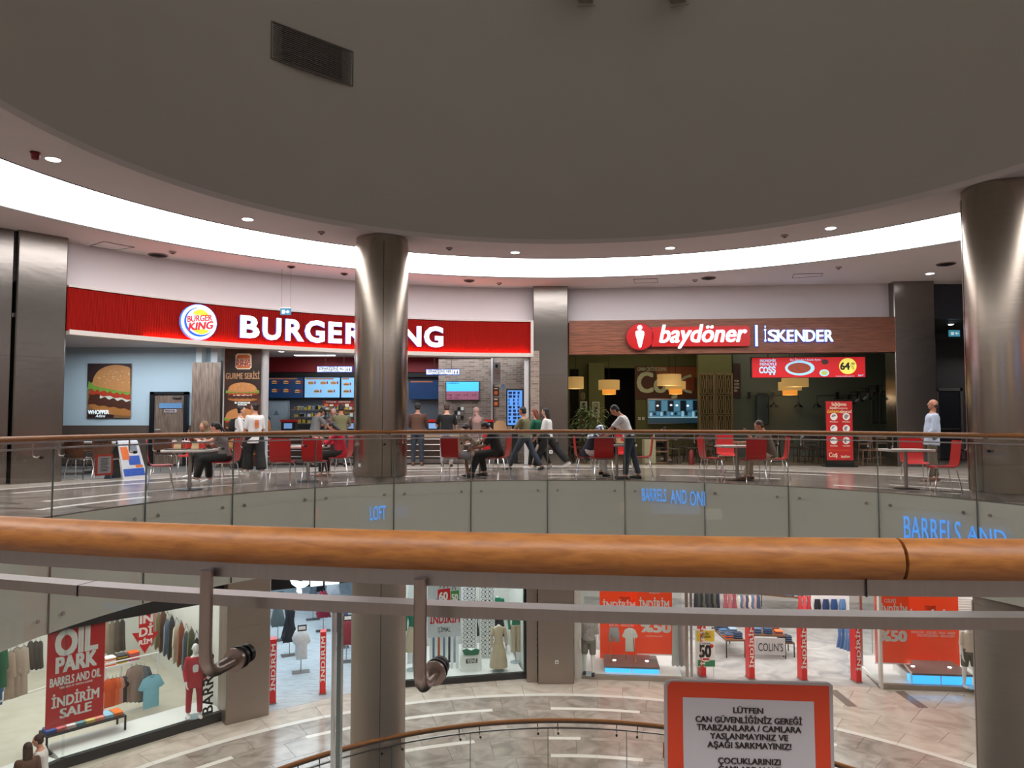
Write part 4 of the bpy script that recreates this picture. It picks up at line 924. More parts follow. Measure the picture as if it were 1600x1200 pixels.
# pendant lamps
def shade_mat(name, c, e): return M(name, c, .7, emit=e, var=.05)
PA = shade_mat('amber_shade', (206, 164, 96), .42); PA2 = shade_mat('amber_shade_glow', (232, 150, 60), .8)
def pendant(px, ytop, Y, tiers, label):
    p = at_y(px, ytop, Y); sc_ = Y / FPX; t = thing('pendant_lamp', label, 'lamp', p, 0, 'tiered amber pendant lamps'); z = 0
    for i, (hw, h) in enumerate(tiers):
        MB().lathe([(hw * sc_, z - h * sc_), (hw * sc_ * 1.0, z - h * sc_ + .01), (hw * sc_, z)], n=28).build('shade_tier', PA2 if i == len(tiers) - 1 and i > 0 else PA, t); z -= h * sc_
    MB().tube([(0, 0, 0), (0, 0, 4.6 - p.z)], .008, 5).build('cable', DARKM, t)
    MB().lathe([(.03, -.12), (.03, 0)], n=8).build('bulb_holder', DARKM, t)
    point('pendant_glow', p + Vector((0, 0, z - .12)), 5, (1, .75, .45), .08)
pendant(899, 589, 23.2, ((13, 18.5),), 'single amber drum pendant half hidden by the centre pillar')
pendant(951.5, 594, 25, ((16.5, 15), (10.5, 7.5)), 'two-tier amber pendant above the dark doorway')
pendant(1045.5, 585, 22.6, ((18.5, 17.5),), 'wide amber drum pendant in front of the mural')
pendant(1055.5, 596, 25.6, ((15.5, 12), (10, 8)), 'two-tier amber pendant behind the wide one by the mural')
pendant(1242, 590, 22.8, ((20, 14.5),), 'wide amber drum pendant under the hanging red screen')
pendant(1234, 597, 25.2, ((17.5, 13), (11, 7.5)), 'two-tier amber pendant behind the one under the red screen')
# hanging red LED screen
g = On('hanging_price_screen', 'long hanging red screen with food picture and yellow 64 price disc', 'screen', SF, 1262, 590, .25)
SR = M('screen_red', (186, 14, 22), .35, emit=.75, var=.12, scale=1.5)
g.rect('casing', 1172, 558, 1350.5, 590.5, BLACK, 0, .1); g.rect('display', 1174, 559, 1349.5, 589.8, SR, .1, .008)
cy = M('screen_cyan', (150, 200, 230), .4, emit=.9, var=0)
g.lines('lettering', [('EKONOMİK', 1186, 562, 1211, 566), ('MENÜYLE', 1186, 567.5, 1212, 571.5)], cy, .112, .03); g.text('swirl_lettering', 'COŞŞ', 1185, 573, 1210, 586, cy, .112, .08, fit=True)
g.oval('plate_picture', 1248, 575.5, 23, 11.5, cy, .11, a0=0, a1=360); g.oval('food_picture', 1247, 575.5, 18, 8.2, M('screen_food', (150, 60, 36), .4, emit=.5, var=.5, scale=8), .115)
g.oval('cup_picture', 1287, 566, 5.5, 4, M('screen_dark_cup', (70, 40, 36), .4, emit=.2), .112); g.oval('bowl_picture', 1286, 583, 7.5, 5.5, cy, .112); g.oval('soup_picture', 1286, 583, 5.2, 3.4, M('screen_soup', (180, 190, 90), .4, emit=.6), .117)
g.oval('price_disc', 1322.5, 572.5, 13.5, 12.5, M('screen_yellow', (220, 205, 90), .4, emit=.95, var=0), .112, n=30); g.text('price', '64', 1311, 567, 1325, 578, BLACK, .12, .07); g.text('price_small', ',99', 1326.5, 567, 1333, 571.5, BLACK, .12, .02); g.text('price_small', 'TL', 1327.5, 573, 1333, 577.5, BLACK, .12, .02)
g.text('small_lettering', 'Eko İskender + Küçük Ayran', 1233, 561, 1280, 564, cy, .112, .01)
g.lines('small_lettering', [('Kampanya koşulları geçerlidir', 1304, 587.2, 1333, 588.6), ('BAY', 1339, 585.5, 1347, 588.5)], cy, .112, .0)
q = MB()
for px in (1200, 1318): x, z = g.p(px, 558); q.tube([(x, 0, z), (x, 0, 4.6 - g.z)], .012, 5)
q.build('hanging_rod', DARKM, g.e)
# little frames, plant, menus
for (x0, y0, x1, y1, lb, kd) in ((907, 627.5, 917, 639, 'small framed sign with a figure on the green pier', 0), (925.5, 628, 936.5, 652, 'larger pale framed sheet right of the plant', 1)):
    g = On('framed_notice', lb, 'picture', Frame(0, YG - .55, 0), (x0 + x1) / 2, y1); g.rect('frame', x0, y0, x1, y1, WHITE, 0, .02); g.rect('sheet', x0 + 1, y0 + 1, x1 - 1, y1 - 1, M('sheet_green', (130, 140, 110), .6), .02, .004)
    g.oval('figure', (x0 + x1) / 2, (y0 + y1) / 2 - 2, 1.8, 1.8, DARKM, .025); g.oval('figure', (x0 + x1) / 2, (y0 + y1) / 2 + 2, 2, 2.2, DARKM, .025)
g = On('oval_plaque', 'small oval gold plaque on the green pier above the framed sign', 'plaque', Frame(0, YG - .505, 0), 911, 627); g.oval('rim', 911, 619, 3.6, 6.2, M('gold_dull', (140, 112, 60), .5), 0, .03); g.oval('centre', 911, 619, 2.5, 4.8, M('plaque_green', (92, 90, 52), .6), .03)
for px in (999, 1005):
    g = On('light_switch', ['left', 'right'][px > 1000] + ' of two small white switch plates by the kitchen hatch', 'switch', FG, px, 656, -.01, 'switch plates by the kitchen hatch'); g.rect('plate', px - 1.8, 652, px + 1.8, 656, WHITE, 0, .02); g.rect('rocker', px - .8, 653, px + .8, 655, BAR, .02, .01)
def plant(px, Y, n, label):
    p = at_z(px, 0 + EYE * 0 + (655.9 + EYE * FPX / Y), 0); p = Vector((at_y(px, 700, Y).x, Y, 0)); t = thing('potted_plant', label, 'plant', p); rn = random.Random(9)
    MB().lathe([(.18, 0), (.24, .45), (.22, .46), (.2, .42)], n=18).build('pot', M('pot_dark', (44, 40, 36), .6), t)
    q = MB()
    for k in range(9):
        a = rn.random() * 6.28; q.tube([(0.08 * C_(a), .08 * S(a), .42), (.2 * C_(a), .2 * S(a), 1.0), (.36 * C_(a), .36 * S(a), 1.55)], [.014, .011, .006], 5)
    q.build('cane', M('bamboo_cane', (110, 90, 60), .6), t)['kind'] = 'stuff'
    lm = [M('leaf_green', (110, 140, 90), .5, var=.3), M('leaf_pale', (160, 176, 140), .5, var=.3)]; meshes = []
    for i in range(2):
        l = .24; meshes.append(MB().add([(0, 0, 0), (l * .35, .025, .02), (l * .35, -.025, .02), (l * .7, .018, .0), (l * .7, -.018, .0), (l, 0, -.06)], [(0, 2, 1), (1, 2, 4, 3), (3, 4, 5)]).mesh('leaf', lm[i], 0))
    for k in range(n):
        a = rn.random() * 6.28; r = rn.uniform(.05, .62); z = rn.uniform(.85, 1.85) - r * .35
        o = link('leaf', meshes[k % 2], t, (r * C_(a), r * S(a) * .6, z)); o.rotation_euler = (rn.uniform(-.5, .5), rn.uniform(-.7, .9), a + rn.uniform(-.6, .6))
plant(921, 24.8, 260, 'leafy bamboo plant in a dark pot right of the centre pillar')
# red standing banner
p = at_z(1313, 729.5, 0); FST = Frame(p.x, p.y, 0)
g = On('standing_banner', 'red standing banner in black frame with white round pictograms, before the grill', 'banner', FST, 1313, 729.5)
MB().box(g.p(1288, 728)[0], g.p(1337, 728)[0], -.15, .2, 0, .03).build('foot', BLACK, g.e)
g.rect('frame', 1289.5, 625.5, 1333.5, 729, BLACK, -.03, .03); g.rect('sheet', 1291, 627, 1332, 719, M('banner_red', (188, 26, 26), .5, emit=.06, var=.08), .0, .012)
g.lines('lettering', [('Sağlığımıza', 1299, 629, 1322, 634), ('önem', 1296, 635, 1309, 639)], crm, .014, .04); g.lines('lettering', [('veriyoruz,', 1310, 636, 1324, 639)], crm, .014, .01)
g.text('accent_lettering', 'önlem', 1292, 640, 1311, 645, M('print_gold', (226, 190, 70), .5), .014, .05); g.text('lettering', 'alıyoruz!', 1312, 640.5, 1330, 645, crm, .014, .04)
for j, yy in enumerate((651, 669.5, 688.5)):
    for k, xx in enumerate((1302.5, 1322)):
        g.oval('pictogram', xx, yy, 5.6, 5.6, WHITE, .013); g.oval('pictogram_mark', xx, yy, 3.6, 3.6, M('picto_grey', (150, 140, 138), .6), .018, a0=20 + 40 * j, a1=200 + 70 * k); g.text('small_lettering', ['Maske', 'Mesafe', 'Temizlik'][j], xx - 6, yy + 7, xx + 6, yy + 9, crm, .014)
g.rect('rule', 1294, 703, 1328, 703.6, obn, .013, .002); g.text('lettering', 'Coş', 1295, 707, 1308, 716, crm, .014, .05, fit=True); g.text('lettering', 'baydöner', 1314, 711, 1328, 715, crm, .014, .04)
# ---- corridor right of the last pillar
FCR = Frame(0, 21.0, 0)
b = MB(); b.box(X(FCR, 1455), X(FCR, 1560), 21.0, 21.2, FCR.hit(1480, 498)[1], 5.2); struct(b.build('trim_8', M('dark_steel_header', (74, 76, 84), .4, .6, bump=.03)))
b = MB(); Yc = 24.5; fc = Frame(0, Yc, 0); b.box(X(fc, 1440), X(fc, 1600), Yc, Yc + .2, 0, 4); b.box(X(FCR, 1440), X(FCR, 1600), 21.2, Yc, FCR.hit(1480, 498)[1] + .0, FCR.hit(1480, 498)[1] + .1); struct(b.build('wall_corridor', M('corridor_dark', (58, 56, 56), .6)))
g = On('corridor_exit_sign', 'blue lit exit sign hanging in the dark corridor', 'sign', Frame(0, 22, 0), 1490, 526); g.rect('panel', 1482, 516, 1499, 526, M('exit_blue2', (70, 150, 175), .4, emit=.6, var=0), 0, .03)
g.rect('symbol', 1485, 519, 1489.5, 523.5, M('print_white', (0, 0, 0)), .031, .003); g.poly('arrow', [(1491, 521), (1494, 518.5), (1494, 520.2), (1497, 520.2), (1497, 521.8), (1494, 521.8), (1494, 523.5)], M('print_white', (0, 0, 0)), .031)
q = MB(); x, z = g.p(1490, 516); q.tube([(x, 0, z), (x, 0, z + .4)], .01, 5); q.build('hanging_rod', DARKM, g.e)
fd = Frame(0, Yc - .1, 0); a0, a1 = X(fd, 1466), X(fd, 1500); ztop = fd.hit(1480, 611)[1]
d = struct(MB().box(a0 - .08, a0, Yc - .14, Yc, 0, ztop + .1).box(a1, a1 + .08, Yc - .14, Yc, 0, ztop + .1).box(a0 - .08, a1 + .08, Yc - .14, Yc, ztop, ztop + .1).build('door_4', M('frame_grey', (92, 88, 86), .5)))
MB().box(a0, a1, Yc - .1, Yc - .03, 0, ztop).build('door_leaf', M('door_dark_steel', (40, 42, 48), .45, .4), d); MB().box(a0 + .05, a1 - .05, Yc - .14, Yc - .1, .98, 1.02).build('push_bar', BAR, d)
t = thing('corridor_downlight', 'small lit lamp in the corridor ceiling above the exit sign', 'light', at_z(1486, 505.5, FCR.hit(1480, 498)[1])); MB().lathe([(.1, -.03), (.1, -.002)], n=14).build('rim', WHITE, t); MB().lathe([(.07, -.04), (.07, -.03)], n=14).build('lamp', LAMP, t)
# ================================================================== CHAIRS, TABLES
def chair_meshes(shell_m, leg_m, slats=False):
    prof = [(.215, .425), (.205, .447), (.15, .455), (.0, .45), (-.13, .452), (-.18, .47), (-.205, .52), (-.222, .62), (-.238, .75), (-.25, .9), (-.252, .93)]
    q = MB(); w0 = .205; vs = []; th = .012; n = len(prof)
    for i, (y, z) in enumerate(prof):
        a = prof[max(0, i - 1)]; c = prof[min(n - 1, i + 1)]; d = Vector((0, c[0] - a[0], c[1] - a[1])).normalized(); nn = Vector((0, -d.z, d.y)) * th
        w = w0 * (1 if 0 < i < n - 1 else .9) * (1.0 if z < .5 else 1.04)
        vs += [(-w, y, z), (w, y, z), (w, y - nn.y, z - nn.z), (-w, y - nn.y, z - nn.z)]
    fs = []
    for i in range(n - 1):
        for k in range(4): fs.append((4 * i + k, 4 * i + (k + 1) % 4, 4 * i + 4 + (k + 1) % 4, 4 * i + 4 + k))
    fs += [(3, 2, 1, 0), tuple(4 * (n - 1) + k for k in range(4))]
    q.add(vs, fs)
    shell = q.mesh('seat_shell', shell_m)
    legs = [MB().tube([(sx * .17, sy * .14, .435), (sx * .185, sy * .16, .40), (sx * .215, sy * .215 - (.02 if sy < 0 else 0), 0)], .011, 6).mesh('leg', leg_m) for sx in (-1, 1) for sy in (-1, 1)]
    fr = MB().tube([(-.17, -.14, .435), (.17, -.14, .435), (.17, .14, .435), (-.17, .14, .435)], .01, 6, closed=True).mesh('seat_frame', leg_m)
    sl = [MB().box(-.15, .15, -.262 + .0, -.254, z, z + .018).mesh('back_slot', M('slot_dark', (30, 20, 18), .6), 0) for z in (.8, .84, .88)] if slats else []
    return shell, legs, fr, sl
CH_R = chair_meshes(REDCH, CHROME); BRW = ramp_mat('brown_chair_wood', [(.3, (70, 42, 30)), (.6, (98, 62, 44)), (.8, (112, 74, 54))], 6, 5, .4, .3, (6, 1, 1)); CH_B = chair_meshes(BRW, CHROME, True)
def chair(px, py, rz, label, kind=CH_R, grp='red chairs on the walkway', nm='red_chair', pos=None):
    p = pos or at_z(px, py, 0); t = thing(nm, label, 'chair', p, rad(rz), grp); sh, lg, fr, sl = kind
    link('seat_shell', sh, t); link('seat_frame', fr, t)
    for m in lg: link('leg', m, t)
    for m in sl: link('back_slot', m, t)
    return t
TABW = M('white_laminate', (214, 206, 200), .3, var=.03)
def rrect(w, h, r, n=5):
    o = []
    for cx, cy, a in ((w - r, h - r, 0), (-w + r, h - r, 90), (-w + r, -h + r, 180), (w - r, -h + r, 270)):
        for i in range(n + 1): o.append((cx + r * C_(rad(a + 90 * i / n)), cy + r * S(rad(a + 90 * i / n))))
    return o
def table(px, py, label, w=.42, h=.36, rz=0, top=TABW, pos=None, hh=.75, grp='white pedestal tables'):
    p = pos or at_z(px, py, 0); t = thing('pedestal_table', label, 'table', p, rad(rz), grp)
    MB().slab(rrect(w, h, .12), hh - .035, hh).build('table_top', top, t); MB().slab(rrect(w * .98, h * .98, .12), hh - .045, hh - .035).build('edge_band', BAR, t)
    MB().lathe([(.035, .02), (.035, hh - .05)], n=14).build('pedestal', BAR, t); MB().lathe([(.23, 0), (.225, .012), (.05, .03)], n=24).build('base_plate', DARKM, t)
    return t, Vector((p.x, p.y, hh))
A_ = 'red moulded chair with chrome legs '
T1, q1 = table(296, 765, 'white pedestal table with trays and paper cups, beside the woman in the beige headscarf', .44, .4, 8)
T2, q2 = table(481, 752, 'white pedestal table behind the two red chairs left of the round column', .4, .38)
T3, q3 = table(750, 743, 'white pedestal table between the seated hooded man and the seated man in black', .33, .33)
T4, q4 = table(964, 746, 'white pedestal table being cleared by the man in the white T-shirt', .42, .36)
T5, q5 = table(1152, 750, 'white pedestal table beside the older man in the grey shirt', .42, .36)
T6, q6 = table(1416, 764, 'empty white pedestal table in front of the man in the white shirt', .42, .36)
T7, q7 = table(146, 737, 'pale table behind the two brown chairs at far left', .7, .35)
for px, py, rz, lb in ((250, 765, -62, 'left of the table with the trays, turned away'), (297, 741, 176, 'on the far side of the table with the trays'), (353, 757, 92, 'carrying the woman in the grey top'), (327, 745, 140, 'under the woman in the beige headscarf'),
        (442, 757, 0, 'with its back to us, leftmost of the pair before the counter'), (492, 755, -3, 'with its back to us, rightmost of the pair before the counter'), (532, 746, 86, 'under the woman in the red jacket'),
        (709, 747, -22, 'under the man in the pale hoodie'), (779, 746, 76, 'under the seated man in black'), (766, 737, 178, 'behind the small table between the two seated men'),
        (914, 745, -88, 'under the woman in the patterned blue headscarf'), (942, 748, 0, 'with its back to us, left of the man in the white T-shirt'), (1003, 745, 84, 'right of the man in the white T-shirt, facing left'), (976, 736, 175, 'behind the table being cleared'),
        (1112, 748, -84, 'side-on at the left of the older man\'s table'), (1137, 739, 178, 'on the far side of the older man\'s table'), (1177, 752, 0, 'with its back to us in front of the older man'), (1214, 750, 82, 'under the older man in the grey shirt'),
        (1430, 758, 165, 'on the far side of the empty table at right'), (1474, 768, 80, 'side-on at the right end of the empty table')):
    chair(px, py, rz, ('red moulded chair ' if len(lb.split()) > 9 else A_) + lb)
for px, py, rz, lb in ((124, 748, 0, 'leftmost of the two by the pale table'), (167, 748, 0, 'right one of the two by the pale table'), (259, 738, 4, 'between the red chairs and the brown door'), (130, 731, 180, 'behind the pale table at far left')):
    chair(px, py, rz, 'brown wooden-backed chair with chrome legs, ' + lb, CH_B, 'brown chairs at the left', 'brown_chair')
# tray, cups, food
def tray(pos, rz, label, col=DARKM):
    t = thing('serving_tray', label, 'tray', pos, rad(rz), 'trays on the tables'); MB().slab(rrect(.2, .14, .03), 0, .012).build('tray_base', col, t)
    q = MB(); q.tube([(x, y, .014) for x, y in rrect(.2, .14, .03)], .006, 5, closed=True); q.build('rim', col, t)
    MB().slab(rrect(.17, .11, .01), .0125, .014).build('paper_liner', M('paper_liner', (210, 196, 176), .6), t)
def cup(pos, label, grp, m=None, lid=True):
    t = thing('paper_cup', label, 'cup', pos, 0, grp); MB().lathe([(.028, 0), (.042, .13)], n=14).build('body', m or M('cup_red_white', (206, 70, 60), .5, var=.35, scale=12), t)
    MB().lathe([(.044, .13), (.044, .14), (.036, .146)], n=14).build('lid', WHITE, t); MB().tube([(0, 0, .14), (.012, 0, .2)], .004, 5).build('straw', WHITE, t)
tray(q1 + Vector((-.2, -.1, 0)), 10, 'dark tray with paper liner on the left of the table with cups'); tray(q1 + Vector((.16, .02, 0)), -8, 'dark tray nearest the woman in the headscarf')
for dx, dy, lb in ((-.3, .0, 'leftmost'), (-.14, .06, 'second from left'), (-.02, -.08, 'middle'), (.12, .12, 'fourth from left'), (.27, -.02, 'rightmost')):
    cup(q1 + Vector((dx, dy, .014)), lb + ' paper cup with lid and straw on the table with trays', 'paper cups on the table with trays')
def foodbox(pos, label, m, grp):
    t = thing('food_box', label, 'food box', pos, rad(20), grp); MB().box(-.06, .06, -.05, .05, 0, .05).build('body', m, t); MB().add([(-.06, .05, .05), (.06, .05, .05), (.06, .09, .12), (-.06, .09, .12)], [(0, 1, 2, 3), (3, 2, 1, 0)]).build('open_lid', m, t)
foodbox(q1 + Vector((-.2, -.1, .015)), 'open burger carton on the left tray', M('box_cream', (214, 190, 150), .6), 'food cartons'); foodbox(q1 + Vector((.14, -.12, .015)), 'open burger carton on the right tray', M('box_cream', (0, 0, 0)), 'food cartons')
tray(q4 + Vector((-.05, 0, 0)), 0, 'dark tray on the table being cleared'); cup(q4 + Vector((-.1, .02, .014)), 'paper cup on the table being cleared', 'single cups', WHITE); foodbox(q4 + Vector((.08, 0, .014)), 'food carton on the table being cleared', M('box_cream', (0, 0, 0)), 'food cartons')
cup(q5 + Vector((.3, .1, 0)), 'white cup near the hand of the older man', 'single cups', WHITE); cup(q3 + Vector((0, .05, 0)), 'white cup on the table between the seated men', 'single cups', WHITE)
# small signboard (A shape) and the framed notice on the far glass
p = at_z(197, 747, 0); t = thing('sandwich_board', 'folding pavement board with blue, white and orange print by the left chairs', 'sign board', p, rad(72))
ab = MB(); ab.slab([(-.33, .22), (.33, .22), (.33, .25), (-.33, .25)], 0, .02); MB().add([(-.32, .28, 0), (.32, .28, 0), (.26, .0, .82), (-.26, .0, .82), (-.32, .3, 0), (.32, .3, 0), (.26, .03, .84), (-.26, .03, .84)], [(0, 1, 2, 3), (7, 6, 5, 4), (0, 4, 5, 1), (2, 6, 7, 3), (1, 5, 6, 2), (3, 7, 4, 0)]).build('rear_leaf', M('board_back', (60, 62, 60), .6), t)
MB().add([(-.34, -.28, 0), (.34, -.28, 0), (.27, -.03, .82), (-.27, -.03, .82), (-.34, -.25, 0), (.34, -.25, 0), (.27, .0, .84), (-.27, .0, .84)], [(0, 1, 2, 3), (7, 6, 5, 4), (0, 4, 5, 1), (2, 6, 7, 3), (1, 5, 6, 2), (3, 7, 4, 0)]).build('front_leaf', M('board_white', (200, 204, 212), .5), t)
def onleaf(x0, x1, z0, z1, m, nm='print'):
    f = lambda x, z: (x, -.285 + .25 * z / .82, z)
    MB().add([f(x0, z0), f(x1, z0), f(x1, z1), f(x0, z1)], [(0, 1, 2, 3)]).build(nm, m, t, 0)
onleaf(-.3, .28, .06, .22, M('print_blue', (40, 84, 176), .5)); onleaf(-.1, .22, .3, .5, M('print_blue', (0, 0, 0))); onleaf(-.26, -.06, .42, .7, obn); onleaf(-.02, .2, .58, .74, M('print_grey', (120, 128, 140), .5)); onleaf(.06, .26, .24, .29, obn)
mid = -80 + 13.03 * 1.5; Rm = 7.335 * C_(rad(6.515)); f = Frame(*pol(Rm - .004, -60.455)[:2], -60.455)
f = Frame(*pol(Rm - .004, -73.485)[:2], -73.485) if at_r(162, 725, 7.335)[0] < pol(7.335, -66.97)[0] else f
g = On('glass_notice', 'small red-framed safety notice stuck on the far balustrade glass at left', 'notice', f, 162, 743); RF = M('notice_red', (196, 52, 26), .5, var=.03)
g.rect('frame', 149, 710, 176, 742.5, RF, 0, .006); g.rect('sheet', 152, 713, 173, 739.5, M('notice_grey', (176, 172, 172), .6, var=.02), .006, .002)
for k in range(9): g.rect('lettering_strip', 156 + (k % 2), 716 + 2.4 * k, 169 - (k % 3), 717 + 2.4 * k, DARKM, .008, .001)
# ---- dark wooden furniture inside the grill
DW = ramp_mat('dark_cafe_wood', [(.3, (40, 28, 22)), (.6, (58, 40, 30)), (.8, (74, 54, 42))], 5, 5, .5, .3); LW = ramp_mat('light_cafe_wood', [(.3, (96, 66, 44)), (.6, (120, 86, 60)), (.8, (134, 98, 70))], 5, 5, .5, .3)
def cafe_parts(m):
    P_ = []
    for sx in (-1, 1):
        for sy in (-1, 1):
            top = .44 if sy > 0 else .86
            P_.append(('leg', MB().tube([(sx * .21, sy * .2, 0), (sx * .18, sy * .17, .44)] + ([(sx * .17, -.2, .86)] if sy < 0 else []), [.014, .019] + ([.015] if sy < 0 else []), 6).mesh('leg', m)))
    P_.append(('seat', MB().slab(rrect(.21, .2, .04), .43, .465).mesh('seat', m)))
    P_.append(('backrest', MB().box(-.18, .18, -.215, -.185, .74, .87).mesh('backrest', m)))
    P_.append(('back_slat', MB().box(-.17, .17, -.2, -.18, .6, .64).mesh('back_slat', m)))
    P_.append(('stretcher', MB().box(-.19, .19, -.01, .01, .2, .225).mesh('stretcher', m)))
    return P_
CD, CL = cafe_parts(DW), cafe_parts(LW)
def cafe_chair(px, Y, rz, m, label):
    p = at_y(px, 700, Y); p.z = 0; t = thing('cafe_chair', label, 'chair', p, rad(rz), 'wooden chairs inside the grill')
    for n_, me in m: link(n_, me, t)
for px, Y, rz, m, lb in ((893, 23.4, 60, CD, 'dark, left end beside the centre pillar'), (903, 22.4, -20, CD, 'dark, beside the plant'), (1033, 22.6, 170, CD, 'dark, right of the cream cabinet'), (1050, 22.0, -90, CD, 'dark, under the kitchen hatch, turned right'), (1062, 23.4, 180, CD, 'dark, second row under the kitchen hatch'), (1080, 22.6, 90, CD, 'dark, left of the lattice panels'),
                         (1102, 21.9, 10, CD, 'dark, left of the side-on red chair'), (1120, 23.6, 200, CD, 'dark, in front of the lattice panels'), (1243, 22.8, -80, CD, 'dark, right of the older man'), (1263, 22.0, 0, CD, 'dark, left of the red standing banner'), (1277, 23.4, 90, CD, 'dark, behind the red standing banner, left side'), (1283, 22.1, 95, CD, 'dark, just left of the red banner'),
                         (1356, 21.0, 172, CL, 'light brown, right of the red standing banner'), (1372, 21.6, 120, CL, 'light brown, near the grill side wall'), (1345, 23.4, 0, CD, 'dark, behind the light brown chairs'), (1205, 23.9, 30, CD, 'dark, behind the older man')):
    cafe_chair(px, Y, rz, m, 'wooden cafe chair, ' + lb)
for px, Y, lb in ((1040, 23.0, 'dark square table under the kitchen hatch'), (1092, 22.8, 'dark square table before the lattice panels'), (1256, 23.0, 'dark square table left of the red banner'), (1360, 22.6, 'dark square table near the grill side wall'), (1215, 23.0, 'dark square table behind the older man')):
    p = at_y(px, 700, Y); p.z = 0; table(0, 0, lb, .42, .38, 0, DW, p, .75, 'dark tables inside the grill')
for px, Y, lb in ((1230, 23.0, 'leftmost'), (1254, 22.9, 'middle'), (1262, 23.1, 'rightmost')):
    p = at_y(px, 700, Y); p.z = .75; t = thing('sauce_jar', lb + ' small pale jar on the dark tables behind the older man', 'jar', p, 0, 'jars on the dark tables'); MB().lathe([(.05, 0), (.05, .13), (.035, .15)], n=12).build('body', M('jar_pale', (180, 196, 200), .4), t); MB().lathe([(.04, .15), (.04, .18)], n=12).build('lid', REDCH, t)
p = at_y(1016, 700, 21.8); p.z = 0; t = thing('cream_cabinet', 'low cream cabinet with panelled front below the mural', 'cabinet', p); MB().box(-.17, .17, 0, .4, 0, .72).build('body', M('cream_paint', (150, 144, 112), .6), t)
for k in range(6): MB().box(-.16, .16, -.012, 0, .02 + .115 * k, .125 + .115 * k).build('front_plank', M('cream_paint', (0, 0, 0)), t)
p = at_y(1034, 700, 21.8); p.z = 0; t = thing('open_shelf', 'open light wood shelf beside the cream cabinet', 'shelf', p); 
for z in (0.02, .35, .68): MB().box(-.2, .2, 0, .35, z, z + .03).build('shelf_board', LW, t)
for x in (-.2, .17): MB().box(x, x + .03, 0, .35, 0, .7).build('side_panel', LW, t)
p = at_y(1080, 700, 21.5); p.z = 0; t = thing('fire_extinguisher', 'small red fire extinguisher among the dark chairs, left of the lattice panels', 'extinguisher', p); MB().lathe([(.07, 0), (.075, .05), (.075, .36), (.04, .42), (.02, .44)], n=14).build('cylinder', M('dull_red', (110, 16, 16), .5), t); MB().box(-.03, .05, -.015, .015, .44, .48).build('valve', DARKM, t)
struct(MB().slab([sline(-.2, -.2, 0)[:2], sline(8.9, -.2, 0)[:2], (10.5, 26), (1.9, 27.4)], .0, .004).build('trim_9', ramp_mat('grill_floor', [(.3, (84, 72, 56)), (.6, (112, 98, 78)), (.8, (128, 114, 92))], 3, 6, .35)))

# ================================================================== PEOPLE
_late = []
def loft(mb, secs, n=14):
    """secs: (centre, right vector, front vector, half width, half depth)"""
    vs = []; k = len(secs)
    for c, r, f, a, b_ in secs:
        for j in range(n):
            t = 2 * math.pi * j / n; cx, sy = C_(t), S(t)
            e = .82
            vs.append(Vector(c) + r * (a * math.copysign(abs(cx) ** e, cx)) + f * (b_ * math.copysign(abs(sy) ** e, sy)))
    fs = [(i * n + j, i * n + (j + 1) % n, (i + 1) * n + (j + 1) % n, (i + 1) * n + j) for i in range(k - 1) for j in range(n)]
    fs += [tuple(reversed(range(n))), tuple(range((k - 1) * n, k * n))]
    mb.add(vs, fs)
def limb(mb, p0, p1, r0, r1, n=10, e0=1, e1=1):
    p0, p1 = Vector(p0), Vector(p1); d = (p1 - p0).normalized()
    pts = [p0 - d * r0 * .85 * e0, p0 - d * r0 * .5 * e0, p0, p0.lerp(p1, .5), p1, p1 + d * r1 * .5 * e1, p1 + d * r1 * .85 * e1]; rs = [r0 * .45 if e0 else r0, r0 * .86 if e0 else r0, r0, (r0 + r1) / 2 * 1.02, r1, r1 * .86, r1 * .45]
    mb.tube(pts, rs, n)
